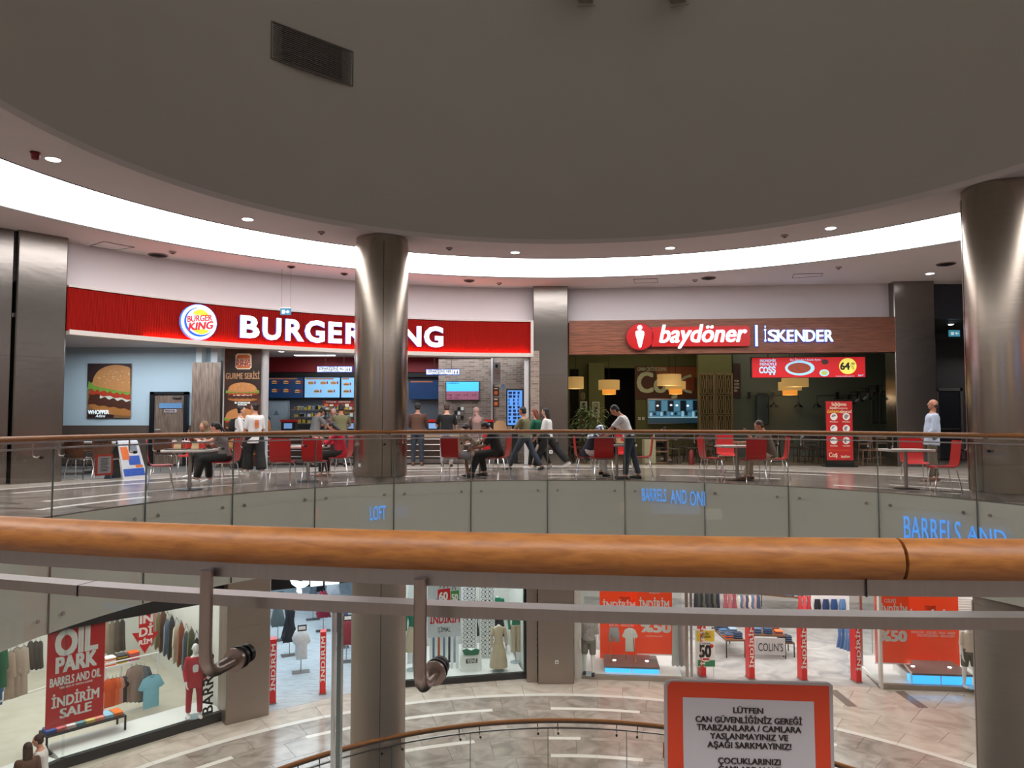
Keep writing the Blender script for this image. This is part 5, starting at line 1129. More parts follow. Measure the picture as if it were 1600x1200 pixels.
def person(label, pos, rz, H=1.7, pose='stand', lean=0, look=0, turn=0, legs=((0, 0), (0, 0)), arms=((5, 10, 6), (5, 10, 6)), top=None, topm=None, sleeve=.5, pants=None, shorts=False, bag=1.0, hair='short', hairm=None, skin=SKIN1, hem=0., fem=False, shoe=None, apron=None, seat=.47, print_=None, mirrorface=False, group=None, longsleeve=None, hips=1.0, belly=1.0, nolegs=False):
    t = thing('person', label, 'person', pos, rad(rz), group)
    s = H; ux, uy, uz = Vector((1, 0, 0)), Vector((0, 1, 0)), Vector((0, 0, 1))
    th, sh = .245 * s, .246 * s
    J = []
    for (a, k) in legs:
        a_, b_ = rad(a), rad(a - k); J.append(th * C_(a_) + sh * C_(b_))
    pz = (max(J) + .042 * s) if pose == 'stand' else seat + .075
    pel = Vector((0, 0, pz)); L = rad(lean); sp = Vector((0, S(L), C_(L))); fr = Vector((0, C_(L), -S(L)))
    T = .288 * s; tp = lambda u: pel + sp * (T * u)
    hw = (.052 if not fem else .054) * s
    shw = (.108 if not fem else .094) * s
    body, shirt, trou = MB(), MB(), MB()
    A = 1.0 if not fem else .93
    tors = [(-.16, .088 * hips, .062), (.0, .095 * hips, .068), (.2, .086 * A * belly, .062 * belly), (.42, .078 * A * belly, .058 * belly), (.62, .088 * A, .064), (.8, .098 * A, .064), (.93, .09 * A, .052), (1.0, .05, .04), (1.06, .032, .034)]
    loft(body, [(tp(u), ux, fr, a * s, d * s) for u, a, d in tors])
    nk = tp(1.0); hd = Vector((0, S(L + rad(look)), C_(L + rad(look)))); hfr = Vector((0, C_(L + rad(look)), -S(L + rad(look))))
    hx = ux
    if turn:
        Rm_ = Matrix.Rotation(rad(turn), 3, hd); hfr = Rm_ @ hfr; hx = Rm_ @ ux
    limb(body, nk - sp * .02 * s, nk + hd * .06 * s, .034 * s, .031 * s)
    hc = nk + hd * .105 * s + hfr * .012 * s
    Rh = Matrix((hx, hfr, hd)).transposed()
    body.ell(hc + hd * .008 * s, (.044 * s, .054 * s, .056 * s), 14, 10, Rh); body.ell(hc - hd * .032 * s + hfr * .014 * s, (.033 * s, .037 * s, .034 * s), 12, 8, Rh)
    body.ell(hc + hfr * .055 * s - hd * .008 * s, (.008 * s, .013 * s, .014 * s), 8, 6, Rh)
    for sx in (-1, 1): body.ell(hc + hx * (sx * .045 * s) - hd * .003 * s, (.006 * s, .011 * s, .018 * s), 8, 6, Rh)
    # legs
    for i, sx in enumerate((-1, 1)):
        a, k = legs[i]; a_, b_ = rad(a), rad(a - k); sd = .04 if pose == 'stand' else .07
        hp = pel + ux * (sx * hw); kn = hp + Vector((sx * sd * .3 * s, S(a_) * th, -C_(a_) * th)); an = kn + Vector((sx * sd * .1 * s, S(b_) * sh, -C_(b_) * sh))
        limb(body, hp, kn, .052 * s, .034 * s); limb(body, kn, an, .036 * s, .022 * s)
        if not nolegs:
            if shorts: limb(trou, hp, hp.lerp(kn, .92), .062 * s * bag, .05 * s * bag, e1=0)
            else:
                limb(trou, hp, kn, .06 * s * (.5 + .5 * bag), .043 * s * bag); limb(trou, kn, kn.lerp(an, .93), .044 * s * bag, .034 * s * bag * bag, e1=0)
            fy = max(-.35, min(.35, S(b_) * .6)); an_b = an - uz * .028 * s
            shm = shoe or WHITE; q = MB(); fd = Vector((0, C_(fy * .5 if b_ < -.4 else 0), (-S(.5) if b_ < -.45 else 0)))
            fd = fd.normalized(); up_ = ux.cross(fd) * 1
            loft(q, [(an_b - fd * .035 * s, ux, up_, .018 * s, .02 * s), (an_b, ux, up_, .024 * s, .026 * s), (an_b + fd * .05 * s - uz * .002, ux, up_, .027 * s, .02 * s), (an_b + fd * .095 * s - uz * .006, ux, up_, .026 * s, .014 * s), (an_b + fd * .115 * s - uz * .008, ux, up_, .014 * s, .01 * s)], 10)
            q.build('shoe', shm, t)
    loft(trou, [(tp(u), ux, fr, a * s * 1.08, d * s * 1.1) for u, a, d in ((-.17, .085 * hips, .062), (.0, .097 * hips, .07), (.16, .09, .066))])
    # arms
    fing = []
    for i, sx in enumerate((-1, 1)):
        f_, ab, el = arms[i]; f_, ab, el = rad(f_), rad(ab), rad(el)
        sc_ = tp(.9) + ux * (sx * shw); ud = Vector((sx * S(ab), S(f_) * C_(ab), -C_(f_) * C_(ab))); eb = sc_ + ud * (.172 * s)
        fd = Vector((sx * S(ab) * .2 - sx * (.25 * S(el)), S(f_ + el), -C_(f_ + el))).normalized(); wr = eb + fd * (.142 * s)
        limb(body, sc_, eb, .028 * s, .023 * s); limb(body, eb, wr, .0235 * s, .0155 * s)
        hn = wr + fd * (.032 * s); side = fd.cross(ux * sx).normalized() if abs(fd.x) < .9 else uz
        Rp = Matrix((side, fd, side.cross(fd))).transposed(); body.ell(hn, (.021 * s, .036 * s, .011 * s), 10, 6, Rp)
        nrm = side.cross(fd)
        for q_ in range(4):
            r0 = hn + side * ((q_ - 1.5) * .0095 * s) + fd * (.022 * s); ln = [.036, .043, .041, .032][q_] * s; c1 = r0 + fd * ln * .55 - nrm * (sx * .004 * s); c2 = c1 + (fd - nrm * (.6 * sx)).normalized() * ln * .5
            fing.append(([r0, c1, c2], [.0052 * s, .005 * s, .0036 * s]))
        r0 = hn - fd * (.012 * s) + side * (.016 * s); c1 = r0 + (side + fd * .9).normalized() * .026 * s; fing.append(([r0, c1, c1 + fd * .018 * s], [.006 * s, .0055 * s, .004 * s]))
        sl = sleeve; u1 = min(1, sl / .5)
        limb(shirt, sc_, sc_.lerp(eb, u1), .036 * s, (.034 if sl < .5 else .031) * s, e1=0 if sl <= .5 else 1)
        if sl > .5: limb(shirt, eb, eb.lerp(wr, (sl - .5) / .5), .031 * s, .024 * s, e1=0)
    fit = 1.12
    low = -hem
    secs = [(low - .02, .098 * hips + .02 * min(1, hem * 2), .072 + .012 * min(1, hem)), (low, .1 * hips + .018 * min(1, hem * 2), .074 + .012 * min(1, hem))] if True else []
    if low < -.1: secs.append((0.0, .1 * hips, .074))
    secs += [(.2, .092 * A * belly, .068 * belly), (.42, .087 * A * belly, .066 * belly), (.62, .093 * A, .071), (.8, .103 * A, .07), (.92, .094 * A, .058), (.985, .055, .045)]
    loft(shirt, [(tp(u), ux, fr, a * s * 1.06, d * s * 1.06) for u, a, d in secs])
    def late(mb, nm, mat, vox, sm, extra=None):
        o = mb.build(nm, mat, t); rm = o.modifiers.new('r', 'REMESH'); rm.mode = 'VOXEL'; rm.voxel_size = vox; rm.use_smooth_shade = True
        if sm: m2 = o.modifiers.new('s', 'SMOOTH'); m2.iterations = sm; m2.factor = .5
        _late.append((o, extra)); return o
    late(body, 'body', skin, .0125, 2, fing); late(shirt, 'top', topm or WHITE, .017, 3)
    if not nolegs: late(trou, 'shorts' if shorts else 'trousers', pants or DARKM, .017, 3)
    # face
    q = MB()
    for sx in (-1, 1): q.ell(hc + hx * (sx * .018 * s) + hfr * .049 * s + hd * .006 * s, (.0062 * s, .004 * s, .0036 * s), 8, 5, Rh)
    q.build('eyes', M('eye_dark', (30, 22, 20), .3), t)['kind'] = 'stuff'
    MB().ell(hc + hfr * .0495 * s - hd * .034 * s, (.0135 * s, .005 * s, .0035 * s), 8, 5, Rh).build('mouth', M('lips', (150, 78, 70), .5), t)
    hm = hairm or HAIRB; q = MB()
    if hair in ('short', 'long', 'bun', 'bob', 'tail'):
        q.ell(hc + hd * .018 * s - hfr * .012 * s, (.0485 * s, .0535 * s, .054 * s), 14, 10, Rh)
        q.ell(hc - hd * .012 * s - hfr * .026 * s, (.044 * s, .036 * s, .038 * s), 12, 8, Rh)
    if hair in ('long', 'bob'):
        ln = .2 if hair == 'long' else .1
        loft(q, [(hc + hd * .01 * s - hfr * .02 * s, hx, hfr, .05 * s, .038 * s), (hc - hd * .06 * s - hfr * .035 * s, hx, hfr, .052 * s, .03 * s), (hc - hd * ln * .7 * s - hfr * .04 * s, hx, fr, .05 * s, .026 * s), (hc - hd * ln * s - hfr * .045 * s, hx, fr, .034 * s, .014 * s)], 12)
    if hair == 'tail': limb(q, hc - hfr * .06 * s + hd * .01 * s, hc - hfr * .085 * s - hd * .13 * s, .02 * s, .01 * s)
    if hair == 'bun': q.ell(hc - hfr * .06 * s + hd * .035 * s, .022 * s, 10, 8)
    if hair == 'bald':
        q.ell(hc - hd * .008 * s - hfr * .02 * s, (.0475 * s, .042 * s, .03 * s), 14, 8, Rh)
    if hair == 'cap':
        q.ell(hc + hd * .0 * s - hfr * .014 * s, (.047 * s, .052 * s, .045 * s), 14, 10, Rh)
    if hair == 'scarf':
        q2 = MB(); q2.ell(hc + hd * .012 * s - hfr * .014 * s, (.054 * s, .058 * s, .062 * s), 16, 12, Rh)
        loft(q2, [(hc - hd * .03 * s - hfr * .012 * s, hx, hfr, .052 * s, .05 * s), (hc - hd * .07 * s - hfr * .006 * s, hx, hfr, .05 * s, .05 * s), (tp(.95), ux, fr, .09 * s, .07 * s), (tp(.78) - fr * .01, ux, fr, .1 * s, .078 * s), (tp(.66) - fr * .03, ux, fr, .07 * s, .06 * s)], 14)
        o = q2.build('headscarf', hm, t)
        b_ = MB(); b_.ell(hc + hfr * .05 * s - hd * .004 * s, (.03 * s, .014 * s, .04 * s), 12, 8, Rh); b_.build('face_opening', skin, t)
    elif q.v:
        q.build('hair', hm, t)
    if hair == 'cap':
        q2 = MB(); q2.ell(hc + hd * .026 * s - hfr * .006 * s, (.05 * s, .057 * s, .045 * s), 14, 8, Rh); loft(q2, [(hc + hd * .03 * s + hfr * .03 * s, hx, hd, .036 * s, .004 * s), (hc + hd * .024 * s + hfr * .095 * s, hx, hd, .028 * s, .003 * s)], 10); q2.build('cap', DARKM, t)
    return t, dict(tp=tp, fr=fr, s=s, hc=hc, ux=ux)
def cloth(n, c, **k): return M(n, c, .85, var=.08, scale=7, bump=.15, **k)
def back_print(P, rows, m, u=.72, w_=.1):
    t, d = P; s = d['s']
    q = MB()
    for k in range(rows): 
        c = d['tp'](u - .1 * k) - d['fr'] * (.084 * s); q.box(c.x - w_ / 2, c.x + w_ / 2, c.y - .012, c.y, c.z - .018, c.z + .018)
    q.build('back_print', m, t)['kind'] = 'stuff'
def backpack(P, m):
    t, d = P; s = d['s']; q = MB(); tp, fr, ux = d['tp'], d['fr'], d['ux']
    loft(q, [(tp(.25) - fr * .1 * s, ux, fr, .06 * s, .03 * s), (tp(.4) - fr * .115 * s, ux, fr, .085 * s, .05 * s), (tp(.75) - fr * .115 * s, ux, fr, .08 * s, .045 * s), (tp(.92) - fr * .1 * s, ux, fr, .05 * s, .025 * s)], 12); q.build('backpack', m, t)
    for sx in (-1, 1): MB().tube([tp(.4) + ux * (sx * .07 * s) - fr * .07 * s, tp(.45) + ux * (sx * .075 * s) + fr * .06 * s, tp(.8) + ux * (sx * .062 * s) + fr * .082 * s, tp(1.0) + ux * (sx * .058 * s) + fr * .01 * s, tp(.92) + ux * (sx * .055 * s) - fr * .08 * s], .014, 6).build('strap', m, t)
STW = ((4, 2), (-4, 3)); SIT = ((84, 84), (80, 78)); SIT2 = ((82, 60), (86, 100))
BLK = cloth('black_cotton', (20, 20, 22)); DNM = cloth('dark_denim', (44, 54, 66)); BEI = cloth('beige_cotton', (176, 160, 138)); GRYC = cloth('grey_cotton', (110, 108, 106)); WHC = cloth('white_cotton', (222, 220, 218)); OLV = cloth('olive_cotton', (112, 108, 78)); NAV = cloth('navy_cloth', (24, 32, 52)); BRN = cloth('brown_cotton', (92, 62, 48)); LGR = cloth('light_grey_cotton', (150, 150, 154)); REDC = cloth('red_jacket', (196, 34, 58))
def at(px, py): return at_z(px, py, 0)
def off(px, py, dx=0, dy=0, dz=0): p = at_z(px, py, 0); return p + Vector((dx, dy, dz))
person('person in beige headscarf and brown top seated at the table with trays', off(327, 745), 150, 1.62, 'sit', 12, 6, legs=SIT, arms=((40, 12, 95), (45, 10, 100)), topm=BRN, sleeve=.95, pants=BLK, hair='scarf', hairm=cloth('beige_scarf', (122, 100, 78)), fem=True, shoe=WHITE)
person('person in grey sleeveless top and black trousers seated in profile by the trays', off(351, 757), 92, 1.64, 'sit', 14, 14, legs=((86, 70), (84, 92)), arms=((60, 6, 60), (55, 8, 70)), topm=GRYC, sleeve=.12, pants=BLK, bag=1.15, hair='tail', fem=True, shoe=WHITE)
P = person('standing person in white shirt with a black backpack before the burger banner', off(373, 738), -78, 1.66, 'stand', 2, 2, legs=((6, 4), (-6, 4)), arms=((10, 8, 40), (12, 8, 50)), topm=WHC, sleeve=.55, pants=BLK, bag=1.35, hair='bun', fem=True, shoe=WHITE); backpack(P, BLK)
P = person('person in long white printed T-shirt and black trousers beside the backpack wearer', off(397, 740), 36, 1.74, 'stand', 0, 0, turn=35, legs=((12, 10), (-10, 4)), arms=((10, 10, 30), (4, 8, 15)), topm=WHC, sleeve=.48, hem=.35, pants=BLK, bag=1.5, hair='bun', fem=True, shoe=WHITE); back_print(P, 4, obn)
person('person in orange uniform behind the counter beside the white post', Vector((at_y(418, 700, 23.0).x, 23.0, 0)), 100, 1.6, 'stand', 8, 15, legs=STW, arms=((35, 8, 60), (35, 8, 60)), topm=cloth('uniform_orange', (206, 110, 40)), sleeve=.4, pants=BLK, hair='tail', fem=True)
person('person in dark cap and grey T-shirt at the counter, looking down to the right', off(490, 729), -50, 1.72, 'stand', 12, 28, legs=STW, arms=((45, 8, 55), (40, 8, 60)), topm=GRYC, sleeve=.4, pants=DNM, hair='cap', skin=SKIN2, shoe=BLACK)
person('person in olive-grey T-shirt with dark hair, seen from behind at the counter', off(532, 729), 12, 1.76, 'stand', 3, 12, legs=STW, arms=((35, 10, 50), (35, 10, 50)), topm=OLV, sleeve=.42, pants=DNM, skin=SKIN2, shoe=BLACK)
person('person in pink headscarf serving behind the counter, facing us', Vector((at_y(521, 700, 23.1).x, 23.1, 0)), 180, 1.66, 'stand', 5, 5, legs=STW, arms=((30, 8, 60), (30, 8, 60)), topm=cloth('serve_grey', (120, 96, 96)), sleeve=.9, pants=BLK, hair='scarf', hairm=cloth('pink_scarf', (190, 150, 140)), fem=True)
person('person in red jacket and black trousers seated left of the round column', off(533, 746), 84, 1.68, 'sit', 10, 30, legs=((86, 84), (84, 92)), arms=((45, 8, 70), (40, 8, 75)), topm=REDC, sleeve=.95, hem=.2, pants=BLK, hair='bob', fem=True, shoe=M('shoe_tan', (150, 110, 90), .6))
person('person in brown shirt and jeans from behind, right of the round column', off(652, 728), 2, 1.8, 'stand', 2, 8, legs=((3, 2), (-2, 2)), arms=((25, 10, 50), (25, 10, 50)), topm=BRN, sleeve=.9, pants=DNM, skin=SKIN2, shoe=M('shoe_brown', (96, 66, 48), .6))
person('person in black T-shirt and light grey trousers at the counter, seen from behind', off(698, 729), 8, 1.78, 'stand', 3, 10, legs=((6, 4), (-8, 4)), arms=((30, 18, 55), (15, 14, 35)), topm=BLK, sleeve=.42, pants=LGR, hair='short', hairm=HAIRBR, shoe=BLACK)
P = person('person in dusty pink headscarf with a dark shoulder bag at the counter', off(744, 727), 6, 1.68, 'stand', 3, 4, legs=STW, arms=((25, 10, 50), (20, 10, 50)), topm=cloth('mauve_coat', (128, 104, 98)), sleeve=.95, hem=1.0, pants=BEI, hair='scarf', hairm=cloth('dusty_pink_scarf', (168, 132, 124)), fem=True, hips=1.1)
t_, d_ = P; MB().ell((-.2, -.08, 1.05), (.06, .12, .13), 12, 8).build('shoulder_bag', BLK, t_); MB().tube([(-.2, -.05, 1.12), (-.12, -.12, 1.38), (-.02, -.06, 1.46)], .01, 6).build('bag_strap', BLK, t_)
person('person in pale hoodie and grey shorts seated right of the round column', off(711, 747), -40, 1.74, 'sit', 22, 30, legs=((84, 64), (78, 74)), arms=((40, 14, 60), (45, 14, 60)), topm=BEI, sleeve=.95, pants=LGR, shorts=True, hair='short', skin=SKIN2, shoe=M('shoe_grey', (110, 90, 84), .6))
person('seated person in black T-shirt leaning forward on a red chair, facing left', off(778, 746), 80, 1.76, 'sit', 16, 32, legs=((84, 62), (88, 100)), arms=((30, 6, 45), (36, 6, 40)), topm=BLK, sleeve=.42, pants=BLK, bag=1.1, hair='short', skin=SKIN2, shoe=BLACK)
person('person in olive shirt and dark jeans striding to the left past the counter', off(820, 734), 62, 1.76, 'stand', 2, 8, legs=((30, 6), (-26, 8)), arms=((30, 8, 45), (35, 8, 50)), topm=OLV, sleeve=.45, pants=DNM, skin=SKIN2, shoe=M('shoe_black_white', (40, 40, 44), .5))
person('person with long auburn hair and green sleeves walking behind the man in the olive shirt', off(840, 732), 60, 1.64, 'stand', 4, 10, legs=((18, 10), (-18, 10)), arms=((20, 8, 50), (20, 8, 40)), topm=cloth('green_knit', (36, 110, 84)), sleeve=.5, pants=BLK, hair='long', hairm=M('hair_auburn', (110, 50, 30), .55, var=.3, scale=40, bump=.3), fem=True)
person('person with long dark hair and white top striding before the centre pillar', off(856, 733), 70, 1.7, 'stand', 3, 4, legs=((24, 4), (-34, 10)), arms=((15, 8, 30), (-10, 8, 20)), topm=WHC, sleeve=.5, pants=BLK, bag=1.3, hair='long', fem=True, shoe=WHITE)
person('person in blue and white patterned headscarf and navy coat seated facing right', off(916, 745), -80, 1.6, 'sit', 26, 18, legs=SIT, arms=((35, 8, 60), (40, 8, 60)), topm=NAV, sleeve=.95, hem=.3, pants=WHC, hair='scarf', hairm=ramp_mat('patterned_scarf', [(.46, (36, 60, 104)), (.5, (190, 205, 222)), (.56, (226, 230, 236))], 22, 2, .8), fem=True, shoe=BLACK)
person('person in white T-shirt and dark jeans bending over a table to clear it', off(984, 748.5), 78, 1.74, 'stand', 22, 18, legs=((8, 4), (-12, 2)), arms=((42, 6, 12), (20, 8, 45)), topm=WHC, sleeve=.42, pants=DNM, skin=SKIN2, shoe=BLACK)
person('person in pale green shirt bent over inside the grill under the kitchen hatch', Vector((at_y(1020, 700, 23.4).x, 23.4, 0)), -75, 1.6, 'sit', 34, 30, legs=SIT, arms=((40, 8, 50), (40, 8, 50)), topm=cloth('pale_green_shirt', (170, 190, 160)), sleeve=.4, pants=BLK)
person('older person in grey-brown shirt and beige trousers seated in profile, hand at the mouth', off(1204, 751), 82, 1.72, 'sit', 14, 14, legs=((84, 66), (86, 92)), arms=((50, 6, 95), (55, 6, 35)), topm=cloth('taupe_shirt', (92, 80, 66)), sleeve=.48, hem=.1, pants=BEI, hair='short', hairm=HAIRBR, skin=SKIN2, shoe=M('shoe_brown', (0, 0, 0)), belly=1.15)
person('bald person in untucked light blue shirt and grey trousers before the right pillar', off(1458, 752), 78, 1.76, 'stand', -3, -8, legs=((7, 3), (-6, 3)), arms=((10, 6, 40), (0, 8, 20)), topm=cloth('pale_blue_shirt', (176, 186, 204)), sleeve=.75, hem=.32, pants=cloth('grey_brown_trousers', (98, 88, 74)), hair='bald', hairm=HAIRBR, skin=SKIN2, shoe=M('shoe_brown', (0, 0, 0)), belly=1.2)
# two people on the lower floor at the picture's lower left corner
p = at_z(66, 1146, LO + 1.60); p.z = LO
person('person in white T-shirt with tied hair on the lower floor, lower left corner', p, 105, 1.62, 'stand', 3, 6, legs=((15, 8), (-15, 8)), arms=((10, 8, 20), (-8, 8, 15)), topm=WHC, sleeve=.4, pants=DNM, hair='bun', hairm=HAIRBR, fem=True)
p = at_z(44, 1161, LO + 1.56); p.z = LO
person('person with very long brown hair on the lower floor, lower left corner', p, 40, 1.58, 'stand', 2, 4, legs=((12, 8), (-12, 8)), arms=((10, 8, 20), (-8, 8, 15)), topm=BRN, sleeve=.4, pants=BLK, hair='long', hairm=HAIRBR, fem=True)
def finish_people():
    dg = bpy.context.evaluated_depsgraph_get(); done = []
    for o, ex in _late:
        me = bpy.data.meshes.new_from_object(o.evaluated_get(dg)); done.append((o, me, ex))
    for o, me, ex in done:
        mats = [m for m in o.data.materials]; o.modifiers.clear()
        if ex:
            q = MB()
            for pts, rs in ex: q.tube(pts, rs, 6)
            vs = [tuple(v.co) for v in me.vertices]; fs = [tuple(p_.vertices) for p_ in me.polygons]; b_ = len(vs)
            m2 = bpy.data.meshes.new('body'); m2.from_pydata(vs + q.v, [], fs + [tuple(i + b_ for i in f) for f in q.f]); m2.update(); me = m2
        me.polygons.foreach_set('use_smooth', [True] * len(me.polygons))
        me.materials.clear(); me.materials.append(mats[0]); o.data = me
# ================================================================== LOWER FLOOR SHOPS
def room(pts, zc, floor_m, wall_m, nm):
    """floor strip and side/back walls of a shop; pts: open polyline from the front left corner round the back to the front right"""
    struct(MB().slab([p[:2] for p in pts], LO + .0, LO + .006).build('trim_' + nm, floor_m, None, 0))
    b = MB()
    for a, c in zip(pts[:-1], pts[1:]):
        d = (Vector(c) - Vector(a)).normalized(); n = Vector((d.y, -d.x, 0)) * -.1
        b.slab([Vector(a)[:2], Vector(c)[:2], (Vector(c) + n)[:2], (Vector(a) + n)[:2]], LO, zc)
    struct(b.build('wall_shop_' + nm, wall_m, None, 0))
SHW = M('shop_white_wall', (222, 222, 216), .7, var=.02); SHF = ramp_mat('shop_beige_floor', [(.3, (196, 190, 172)), (.5, (206, 200, 184)), (.8, (214, 210, 196))], 2, 6, .3)
BLF = ramp_mat('bluish_wood_floor', [(.3, (176, 184, 190)), (.5, (194, 202, 207)), (.75, (210, 216, 220))], 3, 8, .2, .8, (1, 4, 1)); GRF = ramp_mat('grey_stone_floor', [(.3, (156, 156, 156)), (.5, (184, 184, 182)), (.75, (206, 206, 204))], 1.2, 8, .25, 1.2)
RW = lambda fr, x, y: fr.w(x, y, 0)
FA = Frame(*pol(12.9, -47)[:2], -47); FA2 = Frame(*pol(12.9, -62.8)[:2], -62.8); FCm = Frame(*pol(12.9, -11.7)[:2], -11.7); FBs = Frame(*pol(12.95, -28)[:2], -28)
room([FA2.w(-1.9, .1, 0), FA2.w(-3.5, 7, 0), FA.w(-1.5, 7.5, 0), FA.w(2.6, 7.5, 0), FA.w(1.85, .1, 0)], -1.57, SHF, SHW, '10')
room([FP.w(.6, .2, 0), FBs.w(-4.0, 13, 0), FBs.w(4.2, 13, 0), FBs.w(1.7, .2, 0)], -1.57, BLF, M('shop_blue_wall', (170, 184, 192), .7), '11')
room([FCm.w(-2.05, .1, 0), FCm.w(-2.4, 3.2, 0), FCm.w(2.2, 3.2, 0), FCm.w(2.05, .1, 0)], -1.57, WHITE, SHW, '12')
s1 = SF.hit(1600, 1080)[0]
room([SF.w(-.15, .1, 0), SF.w(-.8, 10, 0), SF.w(12.5, 10, 0), SF.w(11.5, .1, 0)], -1.57, GRF, SHW, '13')
def window(fr, x0, x1, zt, label, kick=.22, mull=(), n=1, fm=BLACK, kick_m=None, hdr=True):
    t = thing('shop_window', label, 'window', fr.w((x0 + x1) / 2, 0, LO), fr.rz); h = (x1 - x0) / 2
    for k in range(n):
        a, c = -h + 2 * h * k / n, -h + 2 * h * (k + 1) / n
        MB().box(a + .004, c - .004, .02, .032, kick, zt - LO).build('glass_pane', SHOPG, t, 0)
    MB().box(-h, h, -.04, .1, 0, kick).build('kick_plate', kick_m or fm, t)
    if hdr: MB().box(-h, h, -.05, .15, zt - LO, -1.575 - LO).build('header', fm, t)
    for m_ in mull: MB().box(m_ - .035, m_ + .035, -.05, .1, 0, zt - LO).build('mullion', fm, t)
    return t, h
ztA = FA.hit(215, 962)[1]
window(FA, -1.85, 1.78, ztA, 'wide black-framed clothes shop window with red poster and red arrow, lower left', .22, (1.8,), 3)
window(FA2, -1.8, 1.8, ztA, 'black-framed shop window section with hanging coats, cut by the left picture edge', .22, (), 2)
window(FCm, -2.02, 2.02, -1.9, 'black-framed shop window with white lattice panels and sale board, lower centre', .17, (2.03,), 3)
# platforms inside the windows
struct(MB().slab([FA.w(-1.85, .1, 0)[:2], FA.w(1.78, .1, 0)[:2], FA.w(1.78, 1.1, 0)[:2], FA.w(-1.85, 1.1, 0)[:2]], LO + .007, LO + .2).build('trim_14', WHITE, None, 0))
struct(MB().slab([FA2.w(-1.8, .1, 0)[:2], FA2.w(1.7, .1, 0)[:2], FA2.w(1.7, .8, 0)[:2], FA2.w(-1.8, .8, 0)[:2]], LO + .007, LO + .2).build('trim_15', WHITE, None, 0))
struct(MB().slab([FCm.w(-2.0, .1, 0)[:2], FCm.w(2.0, .1, 0)[:2], FCm.w(2.0, 3.1, 0)[:2], FCm.w(-2.0, 3.1, 0)[:2]], LO + .007, LO + .16).build('trim_16', WHITE, None, 0))
PR_RED = M('poster_red', (198, 32, 34), .5, var=.04); PWT = M('poster_white_letters', (236, 230, 226), .5, var=.02)
g = On('red_sale_poster', 'large red hanging sale poster with white lettering in the lower left window', 'poster', FA, 119, 1133, .16)
g.rect('sheet', 73, 950, 163, 1128, PR_RED, 0, .01)
g.text('lettering', 'OIL', 88, 982, 151, 1019, PWT, .012, .09); g.text('lettering', 'PARK', 88, 1022, 150, 1045, PWT, .012, .09)
g.text('lettering', 'BARRELS AND OIL', 78, 1052.5, 157, 1065, PWT, .012, .06); g.text('small_lettering', 'WE DO IT WITH LOVE', 93, 1067.5, 144, 1070.5, PWT, .012, .05)
g.text('lettering', 'İNDİRİM', 81, 1083, 154, 1098, PWT, .012, .06); g.text('lettering', 'SALE', 94, 1102, 142, 1116, PWT, .012, .06)
g = On('arrow_sticker', 'red downward arrow sticker with white lettering on the lower left window', 'sticker', FA, 226, 1021, -.002)
g.poly('arrow', [(217, 955), (240, 950), (239, 987.5), (248, 986.5), (226, 1021), (206, 989.5), (217, 988.5)], PR_RED, 0, .003)
for tx, x0, y0, x1, y1 in (('IN', 219, 960, 238, 973), ('Dİ', 218, 980, 238, 993), ('RİM', 217, 999, 237, 1006)): g.text('lettering', tx, x0, y0, x1, y1, PWT, .004, .07)
g = On('glass_lettering', 'black upright lettering on the glass right of the red-suited mannequin', 'lettering', FA, 325, 1116, -.002)
g.text('word', 'BARRELS', 317, 1023, 333, 1114.5, BLACK, 0, .05, rot=True)
# ---- garments
GO = dict(shirt=[(.36, 0), (.64, 0), (.82, .07), (1, .36), (.87, .43), (.79, .27), (.8, 1), (.2, 1), (.21, .27), (.13, .43), (0, .36), (.18, .07)],
          coat=[(.38, 0), (.62, 0), (.84, .06), (1, .55), (.9, .6), (.8, .25), (.88, 1), (.12, 1), (.2, .25), (.1, .6), (0, .55), (.16, .06)],
          dress=[(.38, 0), (.42, .05), (.58, .05), (.62, 0), (.76, .04), (.7, .3), (.72, .42), (1, 1), (.83, .985), (.66, 1), (.5, .985), (.33, 1), (.17, .985), (0, 1), (.28, .42), (.3, .3), (.24, .04)],
          trousers=[(.12, 0), (.88, 0), (1, .5), (.96, 1), (.6, 1), (.52, .25), (.48, .25), (.4, 1), (.04, 1), (0, .5)],
          skirt=[(.25, 0), (.75, 0), (.9, .5), (1, 1), (.75, .98), (.5, 1), (.25, .98), (0, 1), (.1, .5)],
          hung=[(.4, 0), (.6, 0), (.85, .1), (.9, .6), (1, .97), (.7, 1), (.45, .97), (.2, 1), (0, .96), (.1, .6), (.15, .1)])
def garment_mb(kind, x0, x1, z0, z1, y=0, th=.07):
    """front and back sheets bulging in the middle, with shallow folds"""
    pts = GO[kind]; n = len(pts); q = MB(); rnd = random.Random(int(abs(x0) * 997 + n))
    P_ = [(x0 + (x1 - x0) * u, z1 - (z1 - z0) * v) for u, v in pts]; c = (sum(p[0] for p in P_) / n, sum(p[1] for p in P_) / n)
    vs = [(p[0], y, p[1]) for p in P_]
    for s_ in (-1, 1): vs += [(c[0] + (p[0] - c[0]) * .72, y + s_ * th * (.4 + .25 * rnd.random()), c[1] + (p[1] - c[1]) * .8) for p in P_]
    vs += [(c[0], y - th * .6, c[1]), (c[0], y + th * .6, c[1])]
    fs = []
    for i in range(n):
        j = (i + 1) % n
        fs += [(i, j, n + j, n + i), (i, 2 * n + i, 2 * n + j, j), (n + i, n + j, 3 * n), (2 * n + j, 2 * n + i, 3 * n + 1)]
    return q.add(vs, fs)
_cc = {}
def cc(c):
    k = 'cloth_%d_%d_%d' % c
    return M(k, c, .85, var=.14, scale=14, bump=.25)
